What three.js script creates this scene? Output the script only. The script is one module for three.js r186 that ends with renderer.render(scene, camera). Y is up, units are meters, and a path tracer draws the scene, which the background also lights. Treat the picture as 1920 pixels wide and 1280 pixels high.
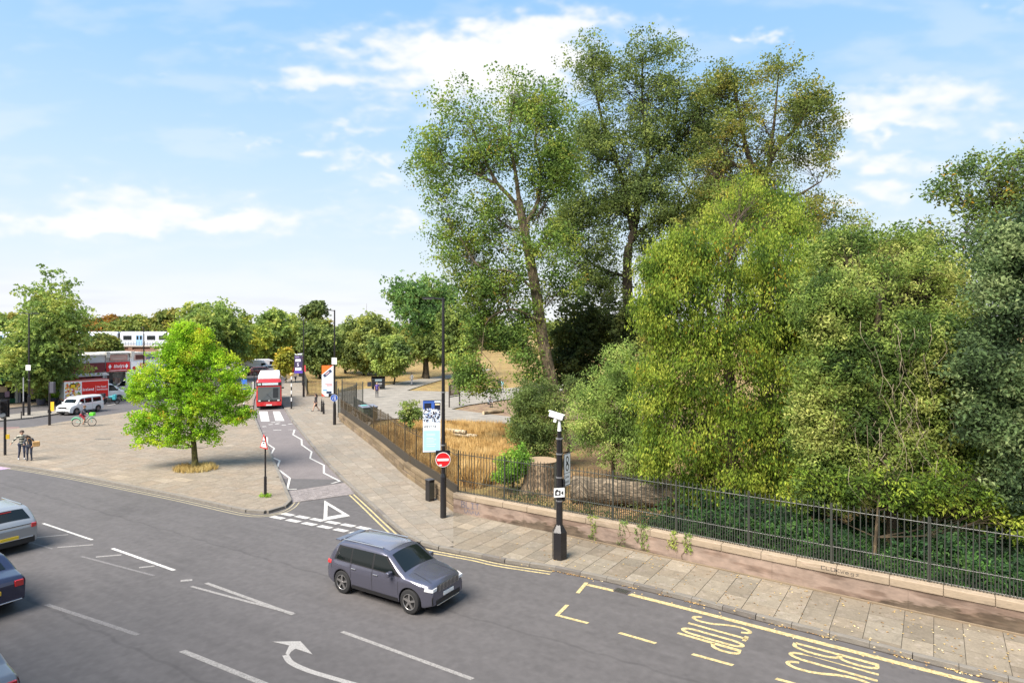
import * as THREE from 'three';
import { mergeGeometries, mergeVertices } from 'three/addons/utils/BufferGeometryUtils.js';
import { RoundedBoxGeometry } from 'three/addons/geometries/RoundedBoxGeometry.js';
import { MarchingCubes } from 'three/addons/objects/MarchingCubes.js';
import { createNoise3D } from 'simplex-noise';

// ---------------------------------------------------------------- camera, sky, sun, exposure
const CAM_H = 7.9, FOCAL = 1150, HORIZON = 620;            // eye height in metres; focal length and horizon row of a 1920 x 1280 frame
const scene = new THREE.Scene();
const camera = new THREE.PerspectiveCamera(2 * Math.atan(640 / FOCAL) * 180 / Math.PI, 1.5, 0.1, 5000);
camera.position.set(0, CAM_H, 0);
camera.lookAt(0, CAM_H, -100);
camera.setViewOffset(1920, 1280, 0, 640 - HORIZON, 1920, 1280);
scene.add(camera);
const renderer = new THREE.WebGLRenderer({ antialias: true });
renderer.toneMapping = THREE.LinearToneMapping;
renderer.toneMappingExposure = 2.0;
renderer.shadowMap.enabled = true;

function rng(seed) { let s = seed >>> 0; return () => { s = (s + 0x6d2b79f5) | 0; let t = Math.imul(s ^ (s >>> 15), 1 | s); t = (t + Math.imul(t ^ (t >>> 7), 61 | t)) ^ t; return ((t ^ (t >>> 14)) >>> 0) / 4294967296; }; }
const simplex = createNoise3D(rng(77));
const clamp = (x, a = 0, b = 1) => Math.min(b, Math.max(a, x));
const lerp = (a, b, t) => a + (b - a) * t;
const smooth = (a, b, x) => { const t = clamp((x - a) / (b - a)); return t * t * (3 - 2 * t); };
const lin = (c) => c.map((v) => { v /= 255; return v <= 0.04045 ? v / 12.92 : ((v + 0.055) / 1.055) ** 2.4; });
const fbm3 = (x, y, z, n = 4) => { let s = 0, a = 0.5; for (let i = 0; i < n; i++) { s += a * simplex(x, y, z); x *= 2.03; y *= 2.03; z *= 2.03; a *= 0.5; } return s; };

const SUN = new THREE.Vector3(-0.42, 0.8, 0.44).normalize();
{
  // air and broken cloud; drawn on the sphere of directions
  const W = 3072, H = 1536, d = new Float32Array(W * H * 4);
  const stops = [[0, lin([250, 250, 253])], [0.05, lin([243, 248, 254])], [0.11, lin([228, 243, 255])], [0.24, lin([201, 230, 255])], [0.4, lin([166, 211, 255])], [0.55, lin([146, 199, 254])], [1, lin([134, 189, 248])]];
  // wisps seen in the photograph, as directions: [column, row, half width, half height, strength]
  const wisps = [[960, 90, 130, 50, 1.5], [1060, 40, 70, 30, 0.9], [600, 150, 130, 22, 1.05], [610, 90, 80, 26, 0.8], [730, 80, 60, 36, 0.7], [840, 120, 90, 40, 1.2], [700, 200, 60, 18, 0.6], [660, 240, 70, 13, 0.75], [620, 280, 60, 13, 0.8], [690, 303, 60, 12, 0.9], [705, 342, 60, 14, 0.75],
    [760, 413, 50, 14, 0.9], [430, 408, 190, 24, 1.25], [140, 420, 150, 26, 1.3], [230, 365, 120, 22, 0.8], [430, 90, 50, 22, 0.5], [462, 263, 22, 9, 0.7], [1435, 68, 45, 10, 0.9], [1250, 62, 60, 20, 0.7], [1640, 200, 100, 40, 0.95], [1790, 180, 110, 45, 0.8], [1650, 235, 90, 14, 0.9], [1650, 302, 130, 20, 1.1],
    [1640, 360, 110, 22, 1.0], [1880, 250, 70, 16, 0.8], [1900, 18, 40, 14, 0.6], [310, 125, 24, 9, 0.4], [1640, 262, 30, 10, 0.8], [1500, 300, 90, 20, 0.6], [900, 200, 120, 40, 0.8], [1000, 130, 130, 60, 0.9]];
  for (let j = 0; j < H; j++) {
    const el = (j + 0.5) / H * Math.PI - Math.PI / 2, sy = Math.sin(el), cy = Math.cos(el);
    for (let i = 0; i < W; i++) {
      const k = (j * W + i) * 4;
      const az = ((i + 0.5) / W - 0.5) * 2 * Math.PI, x = cy * Math.cos(az), z = cy * Math.sin(az);
      const e = Math.max(sy, 0);
      let n = 1; while (n < stops.length - 1 && stops[n][0] < e) n++;
      const t = clamp((e - stops[n - 1][0]) / (stops[n][0] - stops[n - 1][0]));
      let c = [0, 1, 2].map((q) => lerp(stops[n - 1][1][q], stops[n][1][q], t));
      if (sy > -0.02) {
        // a layer of broken cloud overhead, everywhere round the sky
        const g = 1 / (e + 0.09), u = x * g, v = z * g;
        const warp = fbm3(u * 0.9, v * 0.9, 9, 2) * 0.5;
        const f = fbm3(u * 0.8 + warp, v * 1.1 - warp, 3.3, 5);
        let cover = 0;
        let inside = 0;
        if (z < 0) {
          const px = 960 - x / z * FOCAL, py = HORIZON + sy / z * FOCAL;
          inside = smooth(-400, 40, px) * smooth(2320, 1880, px) * smooth(-300, 30, py);
          if (inside > 0) {
            const wx = fbm3(px / 90, py / 45, 1.7, 4), wy = fbm3(px / 90, py / 45, 5.1, 4);
            let s = 0;
            for (const w of wisps) { const a = (px + wx * 85 - w[0]) / w[2], b = (py + wy * 34 - w[1]) / w[3], q = a * a + b * b; if (q < 6) s += w[4] * Math.exp(-q * 0.85); }
            cover = smooth(0.02, 1.75, s * 1.15 + fbm3(px / 95, py / 32, 8.8, 5) * 0.7 * Math.min(1, s * 1.5)) * 0.95;
            cover = Math.max(cover, smooth(-0.15, 0.5, fbm3(px / 300, py / 80, 2.2, 5)) * 0.2);
          }
        }
        const wide = smooth(-0.12, 0.42, f) * 0.88;
        const m = clamp(lerp(wide, cover, inside));
        // low bank of cloud with grey bases near the horizon
        const base = smooth(0.1, 0.02, e) * smooth(0.05, 0.45, fbm3(az * 4, e * 60, 4.4, 4)) * 0.3;
        const white = [1.02, 1.015, 1.01], grey = lin([222, 226, 236]);
        c = c.map((q, p) => lerp(lerp(q, white[p], m), grey[p], base));
      }
      d[k] = c[0] * 0.52; d[k + 1] = c[1] * 0.52; d[k + 2] = c[2] * 0.52; d[k + 3] = 1;
    }
  }
  const sky = new THREE.DataTexture(d, W, H, THREE.RGBAFormat, THREE.FloatType);
  sky.mapping = THREE.EquirectangularReflectionMapping; sky.magFilter = THREE.LinearFilter; sky.minFilter = THREE.LinearFilter; sky.needsUpdate = true;
  scene.background = sky; scene.environment = sky; scene.backgroundIntensity = 1; scene.environmentIntensity = 1;
}
const sun = new THREE.DirectionalLight(new THREE.Color().setRGB(1, 0.92, 0.82), 4.9);
sun.position.copy(SUN).multiplyScalar(120).add(new THREE.Vector3(0, 0, -40));
sun.target.position.set(0, 0, -40);
sun.castShadow = true; sun.shadow.radius = 70; sun.shadow.mapSize.set(4096, 4096);
Object.assign(sun.shadow.camera, { left: -90, right: 90, top: 90, bottom: -90, near: 1, far: 400 });
scene.add(sun, sun.target);

// ---------------------------------------------------------------- helpers
const V = (x, y, z) => new THREE.Vector3(x, y, z);
const P = (px, py, h = 0) => { const s = (CAM_H - h) / (py - HORIZON); return V((px - 960) * s, h, -FOCAL * s); };   // a point on level ground of height h
const D = (px, py, Z) => V((px - 960) / FOCAL * Z, CAM_H - (py - HORIZON) / FOCAL * Z, -Z);                          // a point at depth Z
const taken = new Map();
function numbered(name) { const n = taken.get(name) ?? 0; taken.set(name, n + 1); return n ? `${name}_${String(n).padStart(3, '0')}` : name; }
function tag(o, label, category, group, kind) { if (label) o.userData.label = label; if (category) o.userData.category = category; if (group) o.userData.group = group; if (kind) o.userData.kind = kind; return o; }
function mesh(name, geo, material, parent) {
  const m = new THREE.Mesh(Array.isArray(geo) ? merge(geo) : geo, material);
  m.castShadow = m.receiveShadow = true; m.name = parent === scene ? numbered(name) : name; parent.add(m); return m;
}
function thing(name, label, category, at = [0, 0, 0], turn = 0, group) {
  const o = new THREE.Group(); o.name = numbered(name); o.position.set(...(at.isVector3 ? at.toArray() : at)); o.rotation.y = turn; scene.add(o); return tag(o, label, category, group);
}
function dup(root, at, turn, label, group) { const r = root.clone(); r.name = numbered(root.name.replace(/_\d{3}$/, '')); r.userData = { ...root.userData }; r.position.set(...at); r.rotation.y = turn; scene.add(r); if (label) r.userData.label = label; if (group) r.userData.group = group; return r; }
function structure(name, geo, material, label) { const m = mesh(name, geo, material, scene); m.userData.kind = 'structure'; if (label) m.userData.label = label; return m; }
function merge(list) {
  list = list.map((g) => { const q = g.index ? g.toNonIndexed() : g; for (const k of Object.keys(q.attributes)) if (!['position', 'normal', 'uv', 'color'].includes(k)) q.deleteAttribute(k); if (!q.attributes.uv) q.setAttribute('uv', new THREE.Float32BufferAttribute(new Float32Array(q.attributes.position.count * 2), 2)); return q; });
  if (list.some((g) => g.attributes.color)) list.forEach((g) => { if (!g.attributes.color) g.setAttribute('color', new THREE.Float32BufferAttribute(new Float32Array(g.attributes.position.count * 3).fill(1), 3)); });
  return list.length === 1 ? list[0] : mergeGeometries(list);
}
const box = (w, h, d, x = 0, y = 0, z = 0, ry = 0, rx = 0, rz = 0) => { const g = new THREE.BoxGeometry(w, h, d); if (rx) g.rotateX(rx); if (rz) g.rotateZ(rz); if (ry) g.rotateY(ry); return g.translate(x, y, z); };
const rbox = (w, h, d, r, x = 0, y = 0, z = 0, ry = 0) => { const g = new RoundedBoxGeometry(w, h, d, 2, r); if (ry) g.rotateY(ry); return g.translate(x, y, z); };
const cyl = (r0, r1, h, x = 0, y = 0, z = 0, n = 14) => new THREE.CylinderGeometry(r1, r0, h, n).translate(x, y + h / 2, z);   // r0 at the foot
function bar(a, b, r, n = 8, r1 = r) { const d = b.clone().sub(a), g = new THREE.CylinderGeometry(r1, r, d.length(), n); g.translate(0, d.length() / 2, 0); g.applyQuaternion(new THREE.Quaternion().setFromUnitVectors(V(0, 1, 0), d.normalize())); return g.translate(a.x, a.y, a.z); }
function tube(points, radii, n = 8) {                      // tapered, bent
  const pos = [], nor = [], uv = [], idx = []; let len = 0;
  const up = V(0.123, 0.97, 0.31).normalize();
  for (let i = 0; i < points.length; i++) {
    const t = points[Math.min(i + 1, points.length - 1)].clone().sub(points[Math.max(i - 1, 0)]).normalize();
    const ref = Math.abs(t.dot(up)) > 0.95 ? V(1, 0, 0) : up, a = ref.clone().cross(t).normalize(), b = t.clone().cross(a), r = radii[i];
    if (i) len += points[i].distanceTo(points[i - 1]);
    for (let k = 0; k <= n; k++) { const w = k / n * 2 * Math.PI, q = a.clone().multiplyScalar(Math.cos(w)).addScaledVector(b, Math.sin(w)); nor.push(q.x, q.y, q.z); q.multiplyScalar(r).add(points[i]); pos.push(q.x, q.y, q.z); uv.push(k / n * Math.max(1, Math.round(r * 6)), len); }
    if (i) for (let k = 0; k < n; k++) { const q = (i - 1) * (n + 1) + k, s = q + n + 1; idx.push(q, q + 1, s, s, q + 1, s + 1); }
  }
  const g = new THREE.BufferGeometry(); g.setAttribute('position', new THREE.Float32BufferAttribute(pos, 3)); g.setAttribute('normal', new THREE.Float32BufferAttribute(nor, 3)); g.setAttribute('uv', new THREE.Float32BufferAttribute(uv, 2)); g.setIndex(idx);
  return g.toNonIndexed();
}
function curve(list, n) { return new THREE.CatmullRomCurve3(list, false, 'centripetal').getPoints(n); }
// textures
const hash = (x, y, s) => { let h = Math.imul(x, 374761393) + Math.imul(y, 668265263) + Math.imul(s, 1442695041); h = Math.imul(h ^ (h >>> 13), 1274126177); return ((h ^ (h >>> 16)) >>> 0) / 4294967296; };
function tnoise(u, v, p, s) { const x = u * p, y = v * p, xi = Math.floor(x), yi = Math.floor(y), f = x - xi, g = y - yi, a = f * f * (3 - 2 * f), b = g * g * (3 - 2 * g), w = (q) => ((q % p) + p) % p; return lerp(lerp(hash(w(xi), w(yi), s), hash(w(xi + 1), w(yi), s), a), lerp(hash(w(xi), w(yi + 1), s), hash(w(xi + 1), w(yi + 1), s), a), b); }
function tfbm(u, v, p, n, s) { let t = 0, a = 0.5; for (let i = 0; i < n; i++) { t += a * tnoise(u, v, p, s + i); p *= 2; a *= 0.5; } return t / (1 - 0.5 ** n); }
function texture(size, fn, colour = true) {
  const d = new Uint8Array(size * size * 4);
  for (let j = 0; j < size; j++) for (let i = 0; i < size; i++) { const c = fn(i / size, j / size), k = (j * size + i) * 4; for (let q = 0; q < 3; q++) d[k + q] = clamp(Array.isArray(c) ? c[q] : c, 0, 1) * 255; d[k + 3] = 255; }
  const t = new THREE.DataTexture(d, size, size); t.wrapS = t.wrapT = THREE.RepeatWrapping; t.magFilter = t.minFilter = THREE.LinearFilter; if (colour) t.colorSpace = THREE.SRGBColorSpace; t.needsUpdate = true; return t;
}
function rep(t, x, y = x) { const c = t.clone(); c.repeat.set(x, y); c.needsUpdate = true; return c; }
function canvasTex(w, h, draw) { const c = document.createElement('canvas'); c.width = w; c.height = h; draw(c.getContext('2d'), w, h); const t = new THREE.CanvasTexture(c); t.colorSpace = THREE.SRGBColorSpace; return t; }
const mat = (c, rough = 0.8, o = {}) => new THREE.MeshStandardMaterial({ color: Array.isArray(c) ? new THREE.Color().setRGB(...c) : new THREE.Color(c), roughness: rough, ...o });
const phys = (c, rough, o = {}) => new THREE.MeshPhysicalMaterial({ color: Array.isArray(c) ? new THREE.Color().setRGB(...c) : new THREE.Color(c), roughness: rough, ...o });

// flat sheets: a polygon of [x, z] points at height y, uv in metres
const flat = (pts) => pts.map((p) => (p.isVector3 ? [p.x, p.z] : p));
function sheet(pts, y, hole) {
  const q = flat(pts).map((p) => new THREE.Vector2(p[0], -p[1])), s = new THREE.Shape(q); if (hole) s.holes.push(new THREE.Path(flat(hole).map((p) => new THREE.Vector2(p[0], -p[1]))));
  return new THREE.ShapeGeometry(s).rotateX(-Math.PI / 2).translate(0, y, 0);
}
function prism(pts, y0, y1) { const s = new THREE.Shape(flat(pts).map((p) => new THREE.Vector2(p[0], -p[1]))); return new THREE.ExtrudeGeometry(s, { depth: y1 - y0, bevelEnabled: false }).rotateX(-Math.PI / 2).translate(0, y0, 0); }
function ribbon(points, width, map, closed = false) {     // flat stroke of [u, v] points; map(u, v) gives the place
  const n = points.length, L = [], R = [];
  for (let i = 0; i < n; i++) {
    const a = points[closed ? (i - 1 + n) % n : Math.max(i - 1, 0)], b = points[closed ? (i + 1) % n : Math.min(i + 1, n - 1)], p = points[i];
    const w = Array.isArray(width) ? width[i] : width;
    const d1 = [p[0] - a[0], p[1] - a[1]], d2 = [b[0] - p[0], b[1] - p[1]], l1 = Math.hypot(...d1) || 1, l2 = Math.hypot(...d2) || 1;
    let nx = -((d1[1] / l1 || d2[1] / l2) + (d2[1] / l2 || d1[1] / l1)), ny = (d1[0] / l1) + (d2[0] / l2); const l = Math.hypot(nx, ny) || 1; nx /= l; ny /= l;
    const q = Math.hypot(...d1) && Math.hypot(...d2) ? 1 / Math.max(0.45, Math.sqrt((1 + (d1[0] * d2[0] + d1[1] * d2[1]) / (l1 * l2)) / 2)) : 1;
    L.push(map(p[0] + nx * w / 2 * q, p[1] + ny * w / 2 * q)); R.push(map(p[0] - nx * w / 2 * q, p[1] - ny * w / 2 * q));
  }
  const pos = [], uv = [], m = closed ? n : n - 1;
  for (let i = 0; i < m; i++) { const k = (i + 1) % n; for (const [a, b, c] of [[L[i], R[i], R[k]], [L[i], R[k], L[k]]]) for (const p of [a, b, c]) { pos.push(p.x, p.y, p.z); uv.push(p.x, p.z); } }
  const g = new THREE.BufferGeometry(); g.setAttribute('position', new THREE.Float32BufferAttribute(pos, 3)); g.setAttribute('uv', new THREE.Float32BufferAttribute(uv, 2)); g.computeVertexNormals();
  return g;
}
const ground = (y) => (u, v) => V(u, y, v);
function resample(pts, step) {                             // along a polyline of Vector3
  const out = []; let carry = 0;
  for (let i = 0; i < pts.length - 1; i++) { const a = pts[i], b = pts[i + 1], l = a.distanceTo(b); let t = carry; while (t < l) { out.push(a.clone().lerp(b, t / l)); t += step; } carry = t - l; }
  out.push(pts.at(-1).clone()); return out;
}
function tint(g, c) { const n = g.attributes.position.count, a = new Float32Array(n * 3); for (let i = 0; i < n; i++) a.set(c, i * 3); g.setAttribute('color', new THREE.BufferAttribute(a, 3)); return g; }
// ---------------------------------------------------------------- surfaces
const texAsphalt = texture(1024, (u, v) => { const g = tnoise(u, v, 256, 1), f = tfbm(u, v, 64, 3, 2), m = tfbm(u, v, 6, 4, 9); const k = 0.7 + (g - 0.5) * 0.2 + (f - 0.5) * 0.14 + (m - 0.5) * 0.08; const sp = hash(Math.floor(u * 512), Math.floor(v * 512), 4) > 0.985 ? 0.12 : 0; return [k + sp, k * 0.985 + sp, k * 0.985 + sp]; });
const texRoad = texture(1024, (u, v) => { const st = tfbm(u * 0.5, v, 2, 2, 203) , a = tnoise(u, v, 2, 7), str = tfbm(u, v * 8, 8, 4, 211), big = tfbm(u, v, 3, 4, 205), fine = tfbm(u, v, 120, 2, 206), seam = smooth(0.012, 0.004, Math.abs(((v * 3.02 + tnoise(u, 0, 40, 3) * 0.02) % 1) - 0.5)) * 0.06; const k = 0.8 + (tfbm(u, v, 5, 5, 207) - 0.5) * 0.1 + (str - 0.5) * 0.08 + (fine - 0.5) * 0.1 - smooth(0.66, 0.74, big) * 0.05 - seam; return [k, k * 0.99, k * 0.985]; });
const texPatch = texture(512, (u, v) => { const m = tfbm(u, v, 4, 5, 21), s = tfbm(u, v, 16, 3, 31); const k = 0.72 + (m - 0.5) * 0.5 + (s - 0.5) * 0.16; return k; }, false);
const texStone = texture(1024, (u, v) => { const f = tfbm(u, v, 90, 3, 3), m = tfbm(u, v, 9, 4, 13), st = smooth(0.6, 0.75, tfbm(u, v, 14, 4, 33)), pale = smooth(0.62, 0.74, tfbm(u, v, 20, 4, 53)); const k = 0.83 + (f - 0.5) * 0.13 + (m - 0.5) * 0.1 - st * 0.05 + pale * 0.06; return [k, k * 0.975, k * 0.94 + pale * 0.02]; });
const texConcrete = texture(512, (u, v) => { const f = tfbm(u, v, 64, 3, 5), m = tfbm(u, v, 5, 4, 15); const k = 0.82 + (f - 0.5) * 0.2 + (m - 0.5) * 0.26; return [k, k, k]; });
const texBark = texture(512, (u, v) => { const n = tfbm(u, v, 10, 3, 41), r = tfbm(u + n * 0.06, v * 0.2, 40, 3, 42), b = smooth(0.52, 0.62, tfbm(u, v, 7, 4, 43)); const k = 0.62 + (r - 0.5) * 0.8 + b * 0.25; return [k, k * 0.97, k * 0.9]; });
const texGrass = texture(1024, (u, v) => { const f = tnoise(u, v, 220, 61), g = tfbm(u, v, 90, 3, 62), m = tfbm(u, v, 8, 5, 63); const k = 0.72 + (f - 0.5) * 0.4 + (g - 0.5) * 0.4 + (m - 0.5) * 0.3; return [k, k * (0.97 + (m - 0.5) * 0.15), k * 0.92]; });
const texRender = texture(1024, (u, v) => { const f = tfbm(u, v, 80, 3, 71), m = tfbm(u, v, 8, 4, 72), r = tfbm(u, v * 0.25, 60, 3, 73); const stain = smooth(0.57, 0.72, tfbm(u, v, 12, 4, 74)); const y = v * 2.6, top = 0.08 + 0.5 * clamp(tfbm(u, 0.3, 6, 4, 76) - 0.34) * 2 + (tfbm(u, v, 70, 3, 77) - 0.5) * 0.2, grime = y < 1 ? smooth(0.06, -0.04, y - top) * (0.55 + 0.45 * tfbm(u, v, 50, 3, 78)) : 0; const k = (0.86 + (f - 0.5) * 0.1 + (m - 0.5) * 0.2 + (r - 0.5) * 0.2 - stain * 0.12) * (1 - grime * 0.42); return [k, k * (1 - stain * 0.03), k * (1 - stain * 0.05 - grime * 0.08)]; });
const texPaint = texture(512, (u, v) => { const w = smooth(0.42, 0.62, tfbm(u, v, 40, 4, 81)), g = tnoise(u, v, 128, 82); const k = 0.95 - w * 0.14 - (g - 0.5) * 0.1; return k; });
const texMetal = texture(256, (u, v) => 0.45 + (tfbm(u, v, 16, 4, 91) - 0.5) * 0.35, false);

const M = {};
const roadMap = rep(texRoad, 1 / 17); roadMap.rotation = -0.53;
M.road = mat([0.144, 0.136, 0.137], 0.88, { map: roadMap, bumpMap: rep(texAsphalt, 1 / 3.1), bumpScale: 0.003 });
M.sideRoad = mat([0.326, 0.295, 0.29], 0.92, { map: rep(texAsphalt, 1 / 2.7), bumpMap: rep(texAsphalt, 1 / 2.7), bumpScale: 0.005 });
M.farRoad = mat([0.255, 0.238, 0.238], 0.92, { map: rep(texAsphalt, 1 / 4.3) });
M.slab = mat([0.324, 0.291, 0.242], 0.88, { map: rep(texStone, 1 / 2.3), bumpMap: rep(texStone, 1 / 2.3), bumpScale: 0.006, vertexColors: true });
M.joint = mat([0.12, 0.105, 0.084], 0.95, { map: rep(texConcrete, 1 / 1.3) });
M.kerb = mat([0.268, 0.242, 0.207], 0.85, { map: rep(texConcrete, 1 / 0.9), bumpMap: rep(texConcrete, 1 / 0.9), bumpScale: 0.004 });
M.kerbDark = mat([0.21, 0.188, 0.166], 0.85, { map: rep(texConcrete, 1 / 0.8) });
M.gutter = mat([0.07, 0.06, 0.053], 0.95, { map: rep(texStone, 1 / 1.1) });
M.white = mat([0.616, 0.599, 0.564], 0.75, { map: rep(texPaint, 1 / 1.7) });
M.worn = mat([0.304, 0.288, 0.273], 0.85, { map: rep(texPaint, 1 / 0.9) });
M.faint = mat([0.19, 0.18, 0.178], 0.88, { map: rep(texPaint, 1 / 0.9) });
M.paleYellow = mat([0.416, 0.36, 0.232], 0.8, { map: rep(texPaint, 1 / 0.9) });
M.yellow = mat([0.563, 0.455, 0.224], 0.75, { map: rep(texPaint, 1 / 1.9) });
M.black = mat([0.018, 0.017, 0.019], 0.42, { roughnessMap: rep(texMetal, 2) });
M.iron = mat([0.05, 0.053, 0.046], 0.38, { roughnessMap: rep(texMetal, 2) });
M.bronze = mat([0.0765, 0.0558, 0.0315], 0.6, { roughnessMap: rep(texMetal, 2) });
M.steel = mat([0.45, 0.45, 0.46], 0.35, { metalness: 0.8 });
M.whitePaint = mat([0.78, 0.78, 0.77], 0.4);
M.render = mat([0.348, 0.258, 0.205], 0.92, { map: rep(texRender, 1 / 2.6), bumpMap: rep(texRender, 1 / 2.6), bumpScale: 0.004 });
M.coping = mat([0.475, 0.396, 0.305], 0.88, { map: rep(texStone, 1 / 1.4), bumpMap: rep(texStone, 1 / 1.4), bumpScale: 0.008 });
M.block = mat([0.245, 0.197, 0.136], 0.92, { map: rep(texStone, 1 / 0.9), bumpMap: rep(texStone, 1 / 0.9), bumpScale: 0.02, vertexColors: true });
M.grit = mat([0.345, 0.312, 0.262], 0.93, { map: rep(texConcrete, 1 / 3.3) });
M.bark = mat([0.2, 0.155, 0.105], 0.95, { map: rep(texBark, 1, 1 / 1.5), bumpMap: rep(texBark, 1, 1 / 1.5), bumpScale: 0.02 });
M.barkPale = mat([0.34, 0.275, 0.19], 0.95, { map: rep(texBark, 1, 1 / 1.5), bumpMap: rep(texBark, 1, 1 / 1.5), bumpScale: 0.02 });
M.barkDark = mat([0.1, 0.08, 0.058], 0.95, { map: rep(texBark, 1, 1 / 1.5), bumpMap: rep(texBark, 1, 1 / 1.5), bumpScale: 0.02 });

// ---------------------------------------------------------------- ground
const KERB = 0.12;
// park: dry grass, paths, bare earth; a sheet that goes on to the horizon and rises gently into the far field
const side0 = P(634, 789), corner = P(850, 965), wallEnd = P(1919, 1200).lerp(P(1173, 1033), -0.35);
function inPark(x, z) {                                    // signed: how far past the two railings
  const a = V(corner.x, 0, corner.z), s = side0.clone().sub(a).setY(0).normalize(), f = wallEnd.clone().sub(a).setY(0).normalize(), p = V(x, 0, z).sub(a);
  return Math.min(p.x * -s.z + p.z * s.x, p.x * f.z + p.z * -f.x);
}
const parkH = (x, z) => {
  const Z = -z, a = V(corner.x, 0, corner.z), d = inPark(x, z);
  const near = smooth(0.15, 2.5, d) * smooth(56, 30, Z + Math.max(0, -x - 6) * 1.2) * 0.42;
  return near + smooth(90, 420, Z) * 3.2 + fbm3(x / 14, z / 14, 1, 2) * 0.06 * smooth(1, 6, d);
};
{
  const pos = [], uv = [], col = [], idx = [];
  const xs = [], zs = []; for (let i = 0; i <= 150; i++) { const t = i / 150 * 2 - 1; xs.push(2 + Math.sign(t) * (Math.abs(t) * 40 + Math.abs(t) ** 6 * 1600)); }
  for (let j = 0; j <= 190; j++) { const t = j / 190; zs.push(-(10 + t * 95 + t ** 7 * 2400)); }
  const dry = [0.5, 0.345, 0.135], green = [0.2, 0.2, 0.06], straw = [0.66, 0.5, 0.22], earth = [0.43, 0.3, 0.19], shade = [0.13, 0.11, 0.055];
  zs.forEach((z, j) => xs.forEach((x, i) => {
    const d = inPark(x, z), y = d > 0.05 ? parkH(x, z) + KERB : -0.12;
    pos.push(x, y - (d > 0.05 ? 0.02 : 0), z); uv.push(x, z);
    const n = fbm3(x / 17, z / 13, 3, 4), m = fbm3(x / 6, z / 5, 7, 4), far = 0.75;
    let c = dry.map((q, k) => lerp(q, straw[k], clamp(n * 1.2 + 0.45) * (0.4 + far * 0.6)));
    c = c.map((q, k) => lerp(q, green[k], clamp(m * 1.6 + 0.05) * 0.45 * (0.3 + far)));
    { const e = smooth(-0.25, 0.45, fbm3(x / 7, z / 6, 12, 3) + 0.3) * smooth(-1, 4, x + fbm3(x / 3, z / 3, 2, 2) * 4) * smooth(48, 38, -z + fbm3(x / 5, z / 5, 4, 2) * 6); c = c.map((q, k) => lerp(q, [0.36, 0.26, 0.15][k], e * 0.85)); }
    col.push(...c);
    if (i && j) { const w = xs.length, a = (j - 1) * w + i - 1; idx.push(a, a + 1, a + w, a + w, a + 1, a + w + 1); }
  }));
  const g = new THREE.BufferGeometry(); g.setAttribute('position', new THREE.Float32BufferAttribute(pos, 3)); g.setAttribute('uv', new THREE.Float32BufferAttribute(uv, 2)); g.setAttribute('color', new THREE.Float32BufferAttribute(col, 3)); g.setIndex(idx); g.computeVertexNormals();
  structure('park_ground', g, mat([0.98, 0.96, 0.93], 1, { map: rep(texGrass, 1 / 3.7), bumpMap: rep(texGrass, 1 / 3.7), bumpScale: 0.04, vertexColors: true }), 'dry summer grass of the park behind the railings');
}
// roads
const roadPoly = [[-400, 40], [60, 40], [60, 0], [14.5, -10.8], P(1863, 1262), P(1415, 1150), P(1157, 1084), P(797, 1016), P(690, 935), P(596, 840), P(540, 775), P(533, 712), P(575, 690), P(600, 668), [-120, -420], [-190, -420], [-400, -110]];
structure('main_road', sheet(roadPoly, 0), M.road, 'wide grey asphalt road junction');
const sideL = [[540, 942], [522, 897], [502, 850], [487, 815], [477, 790], [471, 768], [473, 752], [479, 737], [487, 722]], sideR = [[735, 980], [717, 963], [667, 919], [645, 899], [619, 873], [596, 847], [572, 817], [551, 791], [542, 777], [535, 766], [530, 756], [527, 744], [529, 727], [534, 717]];
const EL = sideL.map((p) => P(...p)), ER = sideR.map((p) => P(...p));
structure('side_road', sheet([...EL.slice(1), ...ER.slice(3).reverse()], 0.004), M.sideRoad, 'narrow one-way road between plaza and park pavement');

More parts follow.
